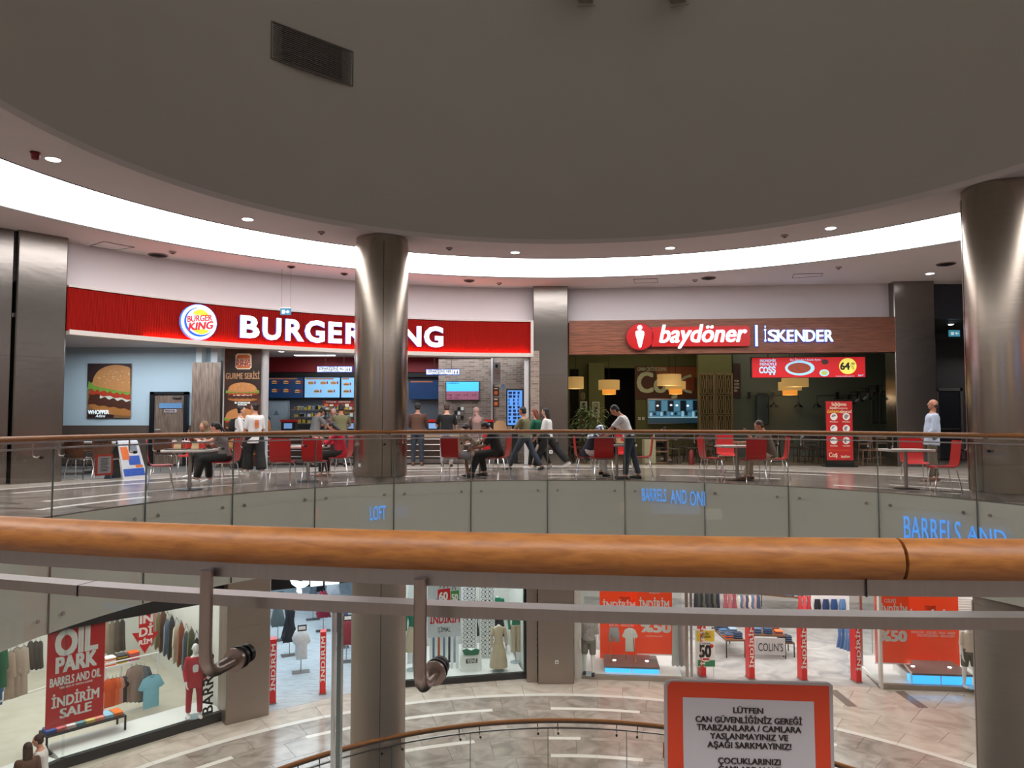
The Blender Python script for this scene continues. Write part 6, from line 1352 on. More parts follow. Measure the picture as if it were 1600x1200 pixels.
def garment(kind, fr, x0, y0, x1, y1, yo, col, label, grp=None, hanger=True, collar=None):
    g = On({'shirt': 'shirt', 'coat': 'coat', 'dress': 'dress', 'trousers': 'trousers', 'skirt': 'skirt', 'hung': 'hanging_garment'}[kind], label, 'clothing', fr, (x0 + x1) / 2, y1, yo, grp)
    a, b_, z0, z1 = g._b(x0, y0, x1, y1); garment_mb(kind, a, b_, z0, z1).build('cloth', cc(col), g.e, 60)
    if hanger:
        c = (a + b_) / 2; w_ = (b_ - a) * .3; q = MB(); q.tube([(c - w_, 0, z1 - .04), (c, 0, z1 + .02), (c + w_, 0, z1 - .04)], .006, 4); q.tube([(c, 0, z1 + .02), (c, 0, z1 + .08)], .004, 4); q.build('hanger', DARKM, g.e)
    if collar: MB().tube([((a + b_) / 2 - .06, -.03, z1 - .0), ((a + b_) / 2, -.04, z1 - .06), ((a + b_) / 2 + .06, -.03, z1 - .0)], .008, 5).build('collar', cc(collar), g.e)
    return g
# left shop
garment('shirt', FA, 215, 1055, 257, 1106, 1.75, (136, 196, 216), 'pale blue T-shirt hanging at the front of the white rack in the left window', collar=(70, 120, 140))
for k, (x0, c, lb) in enumerate(((196, (150, 128, 116), 'taupe'), (203, (120, 118, 124), 'mid grey'), (209, (96, 100, 110), 'dark grey'), (190, (176, 150, 138), 'pale pink-brown'))):
    garment('shirt', FA, x0 + 2, 1040 + k, x0 + 30, 1096, 2.0 + .12 * k, c, lb + ' T-shirt hanging behind the pale blue one', 'T-shirts on the white rack')
for k, (x0, c, lb) in enumerate(((159, (226, 92, 28), 'leftmost bright orange'), (166, (214, 82, 24), 'second bright orange'), (172, (232, 110, 40), 'third orange'), (178, (214, 140, 130), 'salmon pink'), (184, (52, 54, 56), 'charcoal'))):
    garment('shirt', FA, x0, 1061 - k, x0 + 18, 1106 - 2 * k, 1.8 + .1 * k, c, lb + ' shirt on the low rack beside the red poster', 'shirts on the low rack')
g = On('clothes_rack', 'white metal clothes rack between the red poster and the arrow sticker', 'rack', FA, 205, 1112, 2.15)
q = MB(); p0, p1 = g.p(163, 1062), g.p(247, 1029)
zt_ = 1.35
for nm, pts in (('top_rail', [(p0[0], 0, zt_), (p1[0], 0, zt_)]), ('upright', [(p0[0], 0, 0), (p0[0], 0, zt_)]), ('upright', [(p1[0], 0, 0), (p1[0], 0, zt_)]), ('foot_rail', [(p0[0], 0, .04), (p1[0], 0, .04)])): MB().tube(pts, .018, 6).build(nm, WHITE, g.e)
g = On('display_table', 'white display table with folded knitwear behind the low rack, left shop', 'table', FA, 186, 1085, 3.2); a, b_ = g.p(163, 1060)[0], g.p(209, 1060)[0]
MB().box(a, b_, 0, .8, .72, .78).build('table_top', WHITE, g.e)
for x in (a + .03, b_ - .07):
    for y in (.03, .73): MB().box(x, x + .04, y, y + .04, 0, .72).build('leg', WHITE, g.e)
def pile(fr, x, y, z, n, cols, label, grp, w_=.26, d_=.3):
    t = thing('folded_pile', label, 'folded clothes', fr.w(x, y, z), fr.rz, grp)
    for k in range(n):
        MB().slab([(px * (1 - .03 * (k % 2)), py) for px, py in rrect(w_ / 2, d_ / 2, .04, 3)], k * .035, k * .035 + .032).build('folded_garment', cc(cols[k % len(cols)]), t)
    return t
xg, zg = g.x, g.z
for k, (c, lb) in enumerate((([(226, 92, 28), (240, 236, 230)], 'orange and white'), ([(200, 170, 60), (60, 60, 64)], 'mustard and dark'), ([(180, 120, 160), (226, 92, 28)], 'mauve and orange'))):
    pile(FA, xg + a + .18 + k * .3, 3.4, zg + .785, 6, c, lb + ' pile of folded knitwear on the white table in the left shop', 'folded piles in the left shop')
# bench with folded T-shirts
g = On('display_bench', 'low dark slatted two-tier bench with folded T-shirts behind the lower left window', 'bench', FA, 134, 1172, .62); a, b_ = g.p(72, 1150)[0], g.p(197, 1150)[0]
for z in (.12, .5): 
    for k in range(6): MB().box(a, b_, .09 * k, .09 * k + .08, z, z + .03).build('slat', DARKM, g.e)
for x in (a, b_ - .04):
    for y in (0, .5): MB().box(x, x + .04, y, y + .04, -.0, .5).build('leg', DARKM, g.e)
cols = [((54, 84, 160), 'blue'), ((222, 110, 116), 'coral'), ((232, 230, 226), 'white'), ((110, 160, 170), 'teal'), ((228, 206, 120), 'yellow'), ((236, 150, 130), 'salmon'), ((150, 196, 224), 'light blue'), ((232, 120, 40), 'orange')]
for k, (c, lb) in enumerate(cols): pile(FA, g.x + a + .14 + k * (b_ - a - .28) / 7, .62 + .28, g.z + .535, 2, [c], lb + ' folded T-shirt on the dark bench in the left window', 'folded T-shirts on the bench', .22, .36)
# coats and rows of clothes at the back
for k, (x0, y0, x1, y1, c, lb) in enumerate(((-6, 1008, 14, 1075, (40, 120, 84), 'green'), (4, 1018, 26, 1092, (176, 166, 146), 'oatmeal'), (14, 1012, 36, 1090, (166, 158, 142), 'speckled beige'), (25, 1010, 47, 1086, (184, 178, 160), 'pale sand'), (-8, 1055, 6, 1102, (70, 120, 176), 'blue'))):
    garment('coat', FA2, x0, y0, x1, y1, 1.5 + .15 * k, c, lb + ' coat hanging at the left picture edge, lower floor', 'coats at the left edge')
for k, (x0, c, lb) in enumerate(((40, (70, 62, 56), 'dark brown'), (48, (58, 54, 50), 'charcoal'), (55, (64, 58, 48), 'dark olive'))): garment('hung', FA2, x0, 1002, x0 + 14, 1046, 3.2, c, lb + ' garment hanging behind the coats at the left edge', 'dark garments at the left edge')
g = On('clothes_rack', 'white clothes rack carrying the beige coats at the left picture edge', 'rack', FA2, 24, 1090, 2.0)
for nm, pts in (('top_rail', [(-1.1, 0, 1.5), (.9, 0, 1.5)]), ('upright', [(0, 0, 0), (0, 0, 1.5)]), ('foot_rail', [(-.8, 0, .02), (.8, 0, .02)])): MB().tube(pts, .02, 6).build(nm, WHITE, g.e)
for k, (x0, y0, y1, c, lb) in enumerate(((160, 972, 1022, (150, 132, 112), 'sand'), (168, 970, 1026, (120, 110, 96), 'taupe'), (176, 968, 1020, (88, 78, 68), 'brown'), (184, 968, 1018, (64, 56, 50), 'dark brown'))):
    garment('hung', FA, x0, y0, x0 + 13, y1, 5.6, c, lb + ' garment hanging behind the red poster in the left shop', 'garments behind the poster')
rn = random.Random(11); names = ['grey', 'pink', 'khaki', 'brown', 'dusty blue', 'charcoal', 'cream', 'rust', 'slate', 'olive', 'black', 'stone']; cl = [(120, 120, 124), (206, 160, 160), (150, 140, 104), (104, 70, 50), (110, 130, 150), (54, 54, 58), (206, 196, 176), (150, 84, 56), (90, 100, 112), (96, 98, 70), (34, 34, 36), (170, 160, 146)]
for k in range(12):
    yo = 5.9 - .42 * k; xl = 1.62 + .1 * yo
    t = thing('hanging_garment', names[k] + ' garment in the receding row left of the red-suited mannequin', 'clothing', FA.w(xl, yo, LO + .62), FA.rz + rad(48), 'row of garments in the left shop')
    garment_mb('hung' if k % 3 else 'coat', -.24, .24, 0, 1.05 + .15 * (k % 2), 0, .1).build('cloth', cc(cl[k]), t, 60); MB().tube([(-.14, 0, 1.1), (0, 0, 1.26), (.14, 0, 1.1)], .006, 4).build('hanger', DARKM, t)
# mannequins built like figures, without faces
def mannequin(label, pos, rz, H, arms, topm, sleeve, pants=None, head=True, **k):
    t, d = person(label, pos, rz, H, 'stand', k.pop('lean', 0), 0, legs=k.pop('legs', ((3, 2), (-3, 2))), arms=arms, topm=topm, sleeve=sleeve, pants=pants or WHITE, hair='none', skin=M('mannequin_white', (232, 230, 226), .3, var=.02), shoe=k.pop('shoe', M('mannequin_white', (0, 0, 0))), **k)
    t.name = 'mannequin'; t['category'] = 'mannequin'; t['group'] = 'shop mannequins'
    for o in list(COL.objects):
        if o.parent == t and o.name.split('.')[0] in ('eyes', 'mouth'): bpy.data.objects.remove(o)
    MB().lathe([(.2, 0), (.2, .012)], n=24).build('base_plate', M('base_glass', (170, 190, 196), .1), t)
    return t, d
RS_ = cloth('red_suit', (176, 34, 48))
p = at_z(303, 1120, LO + .21)
P = mannequin('white mannequin in an open red jacket, white top and red trousers in the left window', p, 212, 1.8, ((6, 10, 10), (6, 12, 25)), RS_, .95, RS_, hem=.42, fem=True)
t_, d_ = P; q = MB(); tp, fr = d_['tp'], d_['fr']; loft(q, [(tp(.3) + fr * .1, d_['ux'], fr, .07, .03), (tp(.6) + fr * .09, d_['ux'], fr, .085, .05), (tp(.85) + fr * .07, d_['ux'], fr, .06, .04), (tp(.95) + fr * .05, d_['ux'], fr, .04, .02)]); q.build('white_top', WHC, t_)
# black-sign shop
zs = FBs.hit(486, 916)[1]
t = thing('shop_sign_board', 'black shop header board with glowing white lettering, only its bottom visible', 'sign board', FBs.w(-.1, 0, zs), FBs.rz); a, b_ = FBs.hit(420, 920)[0], FBs.hit(556, 905)[0]
MB().box(a + .1 - .1, b_ + .3, 0, .3, 0, -1.58 - zs).build('board', BLACK, t); MB().box(a + .1, b_ + .3, -.02, .0, .0, .04).build('lower_lip', DARKM, t)
q = MB(); x0, x1 = FBs.hit(450, 905)[0] + .1, FBs.hit(528, 905)[0] + .1; zz = FBs.hit(490, 918)[1] - zs
text_mb(q, 'ÇİL', x0, x1, .02, 1.05, -.06, .04, 0, .05); q.build('lettering', LETW, t, 0)
def gate(px, py, rz, label, h=1.68, w_=.16, txt='İNDİRİM'):
    p = at_z(px, py, LO + .006); t = thing('security_gate', label, 'sign post', p, rad(rz), 'red sale gates')
    MB().box(-w_ / 2, w_ / 2, -.02, .28, .03, h).build('panel', M('gate_red', (206, 34, 30), .45, emit=.05, var=.03), t); MB().box(-w_ / 2 - .02, w_ / 2 + .02, -.04, .3, 0, .03).build('foot', BAR, t)
    q = MB(); text_mb(q, txt, -w_ * .34, w_ * .34, .35, h - .12, -.024, .05, 0, .004, True); q.build('lettering', PWT, t, 0)
gate(426, 1100, 20, 'red sale gate at the left of the black-signed shop entrance'); gate(504, 1085, 14, 'red sale gate in the middle of the black-signed shop entrance')
def stand(px, py, kind, col, label, h=1.45, n=3, w_=.42, ln=.75, rz=25, card=True, cname='white'):
    p = at_z(px, py, LO + .006); t = thing('garment_stand', label, 'clothes stand', p, rad(rz), 'garment stands'); MB().box(-.25, .25, -.16, .16, 0, .015).build('base_plate', BAR, t)
    MB().tube([(0, 0, .01), (0, 0, h)], .016, 6).build('pole', BAR, t); MB().tube([(0, -.25, h), (0, .25, h)], .012, 6).build('arm', BAR, t)
    for k in range(n):
        g2 = garment_mb(kind, -w_ / 2, w_ / 2, h - .03 - ln, h - .03, -.25 + .5 * k / max(1, n - 1), .1)
        o = tag(link({'dress': 'dress', 'shirt': 'shirt', 'hung': 'hanging_garment'}[kind], g2.mesh(kind, cc(tuple(max(0, c - 8 * (n - 1 - k)) for c in col)), 60), None, p, rad(rz)), '%s %s, %s on the %s' % (cname, {'dress': 'dress', 'shirt': 'top', 'hung': 'garment'}[kind], ['frontmost', 'second', 'third', 'fourth', 'rearmost'][k], label), 'clothing', 'clothes on the garment stands')
    if card: MB().box(-.13, .13, -.27, -.26, h + .02, h + .2).build('price_card', BLACK, t); MB().box(-.1, .1, -.275, -.27, h + .06, h + .16).build('card_print', PWT, t)
stand(470, 1050, 'shirt', (226, 224, 222), 'stand of white T-shirts near the entrance', 1.25, 4, .52, .78, 20)
stand(452, 1024, 'dress', (34, 36, 44), 'stand of black dresses behind the white tops', 1.5, 3, .5, 1.0, 25, cname='black')
stand(434, 1001, 'dress', (96, 106, 108), 'stand of grey dresses by the pillar', 1.5, 3, .5, .95, 25, cname='grey')
stand(505, 986, 'dress', (140, 30, 60), 'stand of maroon dresses further back', 1.4, 3, .5, .85, 20, False, 'maroon'); stand(489, 968, 'dress', (90, 100, 110), 'stand of slate dresses at the back', 1.45, 3, .45, .85, 20, False, 'slate')
stand(541, 1034, 'hung', (150, 56, 66), 'stand of red garments beside the round column', 1.3, 3, .5, .7, 20, True, 'red'); stand(533, 1012, 'hung', (70, 90, 130), 'stand of blue garments beside the round column', 1.3, 3, .5, .7, 20, True, 'blue')
stand(497, 950, 'hung', (30, 32, 38), 'stand of black garments under the sign', 1.5, 3, .5, .8, 20, False, 'black'); stand(520, 955, 'hung', (206, 208, 212), 'stand of pale garments under the sign', 1.5, 3, .5, .8, 20, False, 'pale')
# lattice window
for k, (x0, x1, y1) in enumerate(((637, 649, 1060), (722, 745, 1046), (750, 773, 1040))):
    yo = 1.5; g = On('ornate_panel', ['left white openwork panel half hidden by the steel bracket', 'middle white openwork panel in the sale window', 'right white openwork panel in the sale window'][k], 'panel', FCm, (x0 + x1) / 2, y1, yo, 'white openwork panels')
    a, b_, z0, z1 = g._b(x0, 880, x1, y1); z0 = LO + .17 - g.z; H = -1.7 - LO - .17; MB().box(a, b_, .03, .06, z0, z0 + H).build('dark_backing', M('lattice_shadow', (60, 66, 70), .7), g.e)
    q = MB(); q.box(a, a + .03, -.02, .03, z0, z0 + H); q.box(b_ - .03, b_, -.02, .03, z0, z0 + H); q.build('frame', WHITE, g.e); q = MB(); st = (b_ - a - .06) / 3
    for i in range(3):
        for j in range(int(H / st)):
            cx, cz = a + .03 + st * (i + .5), z0 + st * (j + .5); q.tube([(cx + st * .46 * C_(u * math.pi / 4), 0, cz + st * .46 * S(u * math.pi / 4)) for u in range(8)], .014, 4, closed=True)
            q.tube([(cx - st * .3, 0, cz), (cx + st * .3, 0, cz)], .012, 4); q.tube([(cx, 0, cz - st * .3), (cx, 0, cz + st * .3)], .012, 4)
    o = q.build('ring_lattice', WHITE, g.e); o['kind'] = 'stuff'
g = On('sale_board', 'white sale board with red 60 bag and green 50 bag in the lattice window', 'sign', FCm, 694, 996, .35)
g.rect('board', 668, 900, 720, 995, M('board_white', (0, 0, 0)), 0, .02)
g.poly('red_bag', [(684, 921), (703, 918.5), (704, 945), (683, 945)], PR_RED, .022); g.text('bag_number', '60', 686, 925, 699, 937, PWT, .028, .07); g.poly('green_bag', [(704, 923.5), (717, 922), (717, 945), (705, 945)], M('bag_green', (74, 140, 60), .5), .022); g.text('bag_number', '50', 705.5, 928, 715, 938, PWT, .028, .07)
q = MB()
for cx, cy in ((690, 919), (697, 918), (709, 921.5)): x, z = g.p(cx, cy); q.tube([(x + .05 * C_(rad(u)), -.03, z + .1 * S(rad(u))) for u in range(0, 181, 30)], .008, 4)
q.build('bag_handles', DARKM, g.e)['kind'] = 'stuff'
g.text('lettering', 'İNDİRİM', 672, 960.5, 718, 973, PR_RED, .022, .06); g.text('lettering', 'ŞİMAL', 684, 980, 704, 987, DARKM, .022, .01); g.poly('blue_ribbon', [(670, 938), (690, 934), (700, 940), (718, 936), (718, 941), (700, 945), (670, 943)], M('ribbon_blue', (50, 100, 170), .5), .025)
g = On('slatted_screen', 'white upright slats below the sale board', 'screen panel', FCm, 694, 1052, .8)
for k in range(6): g.rect('slat', 671 + 8.2 * k, 985, 675.5 + 8.2 * k, 1050, WHITE, 0, .03)
for k, (c, lb) in enumerate((((90, 120, 150), 'blue'), ((190, 90, 40), 'orange'), ((110, 140, 170), 'light blue'), ((60, 66, 80), 'dark slate'), ((150, 170, 190), 'grey-blue'))): garment('hung', FCm, 674 + 8.2 * k, 992, 683 + 8.2 * k, 1036, 1.1, c, lb + ' garment seen between the white slats', 'garments behind the white slats')
g = On('gift_box_display', 'rounded white paper bag display with a green bow, right of the slats', 'display', FCm, 734, 1047, .7); g.poly('body', [(718, 1024), (724, 1013), (744, 1013), (750, 1022), (751, 1038), (746, 1046), (722, 1046), (718, 1038)], WHITE, 0, .25)
g.poly('bow', [(720, 1012), (727, 1009), (734, 1012), (741, 1009), (747, 1011), (745, 1018), (736, 1019), (724, 1019)], M('bow_green', (40, 110, 80), .6), .25, .05); g.rect('label', 726, 1025, 744, 1032, M('label_dark', (60, 70, 70), .5), .25, .005); g.text('lettering', 'YENİ', 728, 1026, 742, 1031, PWT, .256, .05)
for k, (x, rz) in enumerate(((784, 0), )): pass
CRM = cloth('cream_dress', (196, 178, 152)); GRN_ = cloth('green_top', (30, 120, 90))
def bust(px, py, label, col_top, col_low, low='skirt', h=1.42, rz=190):
    p = at_z(px, py, LO + .17); t = thing('mannequin', label, 'mannequin', p, rad(rz), 'shop mannequins'); mw = M('mannequin_white', (0, 0, 0)); ux, uy = Vector((1, 0, 0)), Vector((0, 1, 0))
    MB().lathe([(.17, 0), (.17, .01)], n=24).build('base_plate', M('base_glass', (0, 0, 0)), t); MB().tube([(0, 0, 0), (0, 0, .8)], .012, 6).build('pole', BAR, t)
    q = MB(); loft(q, [(Vector((0, 0, h - .52)), ux, uy, .13, .1), (Vector((0, 0, h - .4)), ux, uy, .115, .085), (Vector((0, 0, h - .22)), ux, uy, .15, .11), (Vector((0, 0, h - .08)), ux, uy, .17, .08), (Vector((0, 0, h - .03)), ux, uy, .08, .06)], 14)
    for s_ in (-1, 1): limb(q, (s_ * .17, 0, h - .1), (s_ * .22, .02, h - .36), .05, .042); limb(q, (s_ * .22, .02, h - .36), (s_ * .21, .08, h - .58), .042, .035)
    q.build('top', col_top, t); q = MB(); loft(q, [(Vector((0, 0, h - .06)), ux, uy, .05, .045), (Vector((0, 0, h)), ux, uy, .045, .045)], 12); q.build('neck', mw, t)
    for s_ in (-1, 1): MB().ell((s_ * .21, .1, h - .66), (.03, .03, .075), 8, 6).build('hand', mw, t)
    q = MB()
    if low == 'skirt': loft(q, [(Vector((0, 0, h - .5)), ux, uy, .125, .095), (Vector((0, 0, h - .7)), ux, uy, .19, .15), (Vector((0, 0, h - 1.0)), ux, uy, .25, .2), (Vector((0, 0, h - 1.2)), ux, uy, .27, .22)], 18)
    else:
        for s_ in (-1, 1): limb(q, (s_ * .08, 0, h - .55), (s_ * .09, 0, h - 1.3), .1, .07, e1=0)
    q.build('skirt' if low == 'skirt' else 'trousers', col_low, t); MB().tube([(.13 * C_(rad(u)), .1 * S(rad(u)), h - .5) for u in range(0, 360, 30)], .015, 5, closed=True).build('belt', CRM, t)
bust(779, 1048, 'headless white mannequin in a beige belted dress near the window glass', CRM, CRM, h=1.32); bust(777, 1020, 'headless mannequin in green top and black skirt behind the beige dress', GRN_, BLK, h=1.75); bust(736, 1020, 'headless mannequin in beige top and black skirt between the openwork panels', CRM, BLK, h=1.75)
bust(806, 1034, 'mannequin in green top and beige trousers at the right end of the lattice window', GRN_, CRM, 'trousers', h=1.6); bust(645, 1046, 'mannequin in green and beige half hidden by the steel bracket', GRN_, CRM, h=1.75)
g = On('slanted_wall_panel', 'pale slatted side panel at the right end of the lattice window', 'panel', Frame(*FCm.w(1.55, .5, 0)[:2], -60), 815, 1040)
for k in range(14): MB().box(-.1, 1.8, -.01, .01, .0 + .2 * k, .12 + .2 * k).build('slat', M('pale_slat', (200, 206, 210), .4), g.e)
# ---- jeans shop, left window
HD = M('shop_header_white', (214, 210, 204), .5)
xw0, xw1 = SF.hit(909, 1020)[0], SF.hit(1066, 1020)[0]
window(SF, xw0, xw1, -1.9, 'clothes shop window with orange sale boards and blue-lit plinth, right of the centre pillar', .12, (), 2, HD, M('stone_sill', (150, 138, 126), .4))
g = On('white_post', 'white post at the left end of the orange sale window', 'post', SF, 903, 1060); MB().box(-.1, .1, -.03, .2, 0, 4.6).build('shaft', HD, g.e)
g = On('white_post', 'slim pale steel post between the orange window and the jeans shop entrance', 'post', SF, 1074, 1058, .1); MB().box(-.04, .04, 0, .1, 0, 4.6).build('shaft', BAR, g.e); MB().box(.1, .16, 0, .1, 0, 4.6).build('shaft', BAR, g.e)
struct(MB().slab([SF.w(xw0, .05, 0)[:2], SF.w(xw1, .05, 0)[:2], SF.w(xw1, 2.4, 0)[:2], SF.w(xw0, 2.4, 0)[:2]], LO + .007, LO + .11).build('trim_17', WHITE, None, 0))
def orange(px, py, x0, y0, x1, y1, yo, label): 
    g = On('orange_board', label, 'sign', SF, px, py, yo, 'orange sale boards'); g.rect('board', x0, y0, x1, y1, ORANGE, 0, .04); return g
g = orange(974, 1033, 937, 885, 1014, 1032, 1.6, 'left orange board behind the gold rack, left window'); g.text('lettering', "COLIN'S", 968, 932, 984, 938, BLACK, .045, .0)
g.lines('small_lettering', [('SATIŞ - SOLDES - SALE', 941, 970, 994, 973), ('SALDI - REBAJAS', 952, 975, 990, 978), ('Kampanya koşulları', 958, 1023, 975, 1025)], PWT, .045, .02)
g.lines('bold_lettering', [('İNDİRİM', 942, 940, 992, 950)], PWT, .045, .06)
g = orange(1022, 1024, 995, 885, 1050, 1023, 1.1, 'right orange board with %50 lettering, left window'); g.text('lettering', 'İNDİRİM', 999, 938, 1045, 951, PWT, .045, .06); g.text('lettering', '%50', 1002, 972, 1047, 987, PWT, .045, .09); g.text('small_lettering', "COLIN'S", 1014, 922, 1030, 927, PWT, .045, .02); g.rect('white_edge', 995, 1021, 1050, 1023, PWT, .042, .003); g.text('small_lettering', 'seçili ürünlerde geçerlidir', 1009, 992, 1035, 994, PWT, .045, 0)
LB = M('lit_blue', (60, 165, 240), .4, emit=1.6, var=0)
def plinth(x0, x1, yb, yo, h, dpt, label, fr=SF):
    g = On('lit_plinth', label, 'plinth', fr, (x0 + x1) / 2, yb, yo); a, b_ = g.p(x0, yb)[0], g.p(x1, yb)[0]; m_ = (a + b_) / 2
    MB().box(a, b_, 0, dpt, h - .05, h).build('top_slab', M('plinth_stone', (120, 108, 104), .3), g.e); MB().box(a + .02, b_ - .02, .03, dpt, 0, h - .05).build('body', WHITE, g.e)
    for u, v in ((a + .03, m_ - .03), (m_ + .03, b_ - .03)): MB().box(u, v, .0, .03, .03, h - .07).build('lit_panel', LB, g.e)
    for u in (.2, .8):
        MB().lathe([(.05, 0), (.05, .01)], a + (b_ - a) * u, dpt * .5, 12, h).build('spot', LAMP, g.e)
    return g
plinth(944, 1031, 1056, .3, .26, 1.1, 'blue-lit plinth with gold rack in the left orange window')
g = On('gold_rack', 'gold tubular clothes rack standing on the blue-lit plinth', 'rack', SF, 972, 1038, .8); gd = M('gold_tube', (214, 160, 60), .25, .8)
for nm, pts in (('frame', [(-.35, -.2, 0), (-.3, 0, 1.05), (.32, 0, 1.05), (.4, -.2, 0)]), ('frame', [(-.35, -.2, 0), (-.1, .25, 0), (.4, -.2, 0)]), ('frame', [(.12, 0, 1.05), (.12, .1, 0)])): MB().tube(pts, .014, 6).build(nm, gd, g.e)
garment('shirt', SF, 972, 981, 997, 1018, .78, (238, 232, 224), 'white long top hanging on the gold rack'); garment('trousers', SF, 951, 980, 968, 1003, .8, (170, 170, 172), 'silver-grey shorts hanging on the gold rack')
p = at_z(920, 1053, LO + .115); PS = M('patterned_shirt', (150, 146, 142), .7, var=.7, scale=26)
mannequin('mannequin in patterned shirt and grey shorts beside the left orange board', p, 172, 1.86, ((6, 10, 10), (6, 10, 10)), PS, .5, cloth('stone_shorts', (112, 108, 100)), shorts=True, shoe=BLACK)
for k, (x0, c, lb) in enumerate(((1049, (196, 192, 190), 'silver-white'), (1056, (160, 156, 154), 'silver-grey'), (1062, (206, 202, 196), 'pale striped'))): garment('hung', SF, x0, 960, x0 + 12, 1042, .6 + .2 * k, c, lb + ' garment at the right end of the left orange window', 'silvery garments in the orange window')
# entrance furniture
p = at_z(1101, 1058, LO + .006); fr = Frame(p.x, p.y, 2); g = On('price_stand', 'upright price stand with big 50, yellow top and green foot, in the jeans shop entrance', 'sign', fr, 1101, 1058)
g.rect('board', 1086.5, 983, 1117, 1042, WHITE, 0, .02); g.rect('yellow_field', 1088, 985, 1115.5, 1002, M('field_yellow', (232, 196, 50), .5), .02, .003); g.rect('green_field', 1090, 1031, 1117, 1041, M('field_green', (52, 130, 86), .5), .02, .003); g.oval('white_disc', 1102.5, 1017, 13.5, 16.5, PWT, .024, .003)
g.text('price', '50', 1093, 1008, 1110, 1026, BLACK, .028, .09); g.oval('red_dot', 1111.5, 1009, 3, 3, PR_RED, .03, .003); g.lines('lettering', [('SEÇİLİ', 1096, 988, 1108, 991), ('ÜRÜNLERDE', 1094, 993, 1110, 996), ('2. ÜRÜNE', 1092, 1004, 1110, 1006.5)], BLACK, .03, .03); g.rect('red_label', 1097, 1028, 1108, 1031, PR_RED, .028, .003)
for x in (1088, 1114): g.rect('leg', x, 1040, x + 1.6, 1058, WHITE, 0, .02)
gate(1099, 1058, 4, 'red sale gate behind the price stand with the 50'); gate(1175, 1062, 4, 'red sale gate left of the jeans tables'); gate(1257, 1064, 4, 'red sale gate right of the jeans tables'); gate(1342, 1067, 6, 'red sale gate beside the glass wing of the right window', 1.72)
def jtable(px, py, w_, d_, h, rz, label, front=False, grp='display tables in the jeans shop'):
    p = at_z(px, py, LO + .006); t = thing('display_table', label, 'table', p, rad(rz), grp); MB().box(-w_ / 2, w_ / 2, 0, d_, h - .04, h).build('table_top', LW, t)
    for x in (-w_ / 2, w_ / 2 - .03):
        for y in (0, d_ - .03): MB().box(x, x + .03, y, y + .03, 0, h - .04).build('leg', DARKM, t)
    if front:
        MB().box(-w_ / 2 + .05, w_ / 2 - .03, -.03, -.005, .12, h - .08).build('name_board', M('board_grey', (196, 196, 196), .5), t); q = MB(); text_mb(q, "COLIN'S", -w_ / 2 + .14, w_ / 2 - .1, .24, .48, -.034, .0); q.build('lettering', BLACK, t, 0)
    f = Frame(p.x, p.y, -rz); return f, t
jc = [(70, 104, 146), (96, 132, 172), (54, 78, 112), (226, 224, 220), (232, 116, 60), (150, 176, 200), (40, 52, 76)]; jn = ['mid-blue', 'light-blue', 'dark-blue', 'white', 'orange', 'pale-blue', 'navy']
def piles(f, w_, d_, h, nx, ny, where, seed):
    rn = random.Random(seed)
    for i in range(nx):
        for j in range(ny):
            k = rn.randrange(len(jc)); pile(f, -w_ / 2 + (i + .5) * w_ / nx, (j + .5) * d_ / ny, LO + .006 + h, rn.choice((3, 4, 5)), [jc[k], jc[(k + 1) % 3]], '%s folded jeans pile, %s from left, %s row, %s' % (jn[k], ['first', 'second', 'third', 'fourth', 'fifth'][i], ['front', 'second', 'back'][j], where), 'folded jeans piles', .24, .26)
f, t = jtable(1203, 1029, 1.0, .9, .72, -5, 'jeans table with a grey name board on its front', True); piles(f, 1.0, .9, .72, 3, 2, 'name-board table', 3)
f, t = jtable(1150, 1028, .62, 1.5, .55, 2, 'long low jeans table left of the name-board table'); piles(f, .62, 1.5, .55, 2, 3, 'low left table', 5)
f, t = jtable(1233, 1027, .36, .7, .45, -5, 'small jeans table at the right of the name-board table'); piles(f, .36, .7, .45, 1, 2, 'small right table', 6)
f, t = jtable(1218, 962, 1.6, 1.2, .75, -25, 'wide table of folded shirts deep in the jeans shop'); piles(f, 1.6, 1.2, .75, 5, 2, 'deep table', 8)
for k in range(9): garment('hung', SF, 1083 + 4.2 * k, 925, 1092 + 4.2 * k, 955, 5.2, [(36, 38, 48), (58, 62, 52), (28, 28, 34), (80, 84, 70)][k % 4], 'dark patterned garment, %s from left, on the rack above the price stand' % ['first', 'second', 'third', 'fourth', 'fifth', 'sixth', 'seventh', 'eighth', 'ninth'][k], 'dark garments in the jeans shop')
for k in range(3): garment('dress', SF, 1127 + 7 * k, 925, 1140 + 7 * k, 962, 4.4, [(160, 90, 96), (176, 110, 112), (150, 78, 88)][k], ['left', 'middle', 'right'][k] + ' pink patterned dress hanging left of the deep table', 'pink dresses in the jeans shop')
for k in range(8): garment('hung', SF, 1150 + 4.3 * k, 930, 1159 + 4.3 * k, 955, 4.8, [(206, 196, 186), (86, 110, 140), (180, 150, 140), (60, 76, 100)][k % 4], 'shirt, %s from left, on the rail behind the jeans tables' % ['first', 'second', 'third', 'fourth', 'fifth', 'sixth', 'seventh', 'eighth'][k], 'shirts behind the jeans tables')
for k in range(3): garment('dress', SF, 1244 + 7 * k, 930, 1256 + 7 * k, 962, 5.0, [(190, 56, 60), (204, 74, 76), (180, 50, 56)][k], ['left', 'middle', 'right'][k] + ' red dress on the rail above the right sale gate', 'red dresses in the jeans shop')
g = On('jeans_wall_board', 'white wall board with four hanging jeans deep in the jeans shop', 'board', SF, 1298, 962, 7); g.rect('board', 1267, 915, 1326, 960, WHITE, 0, .05)
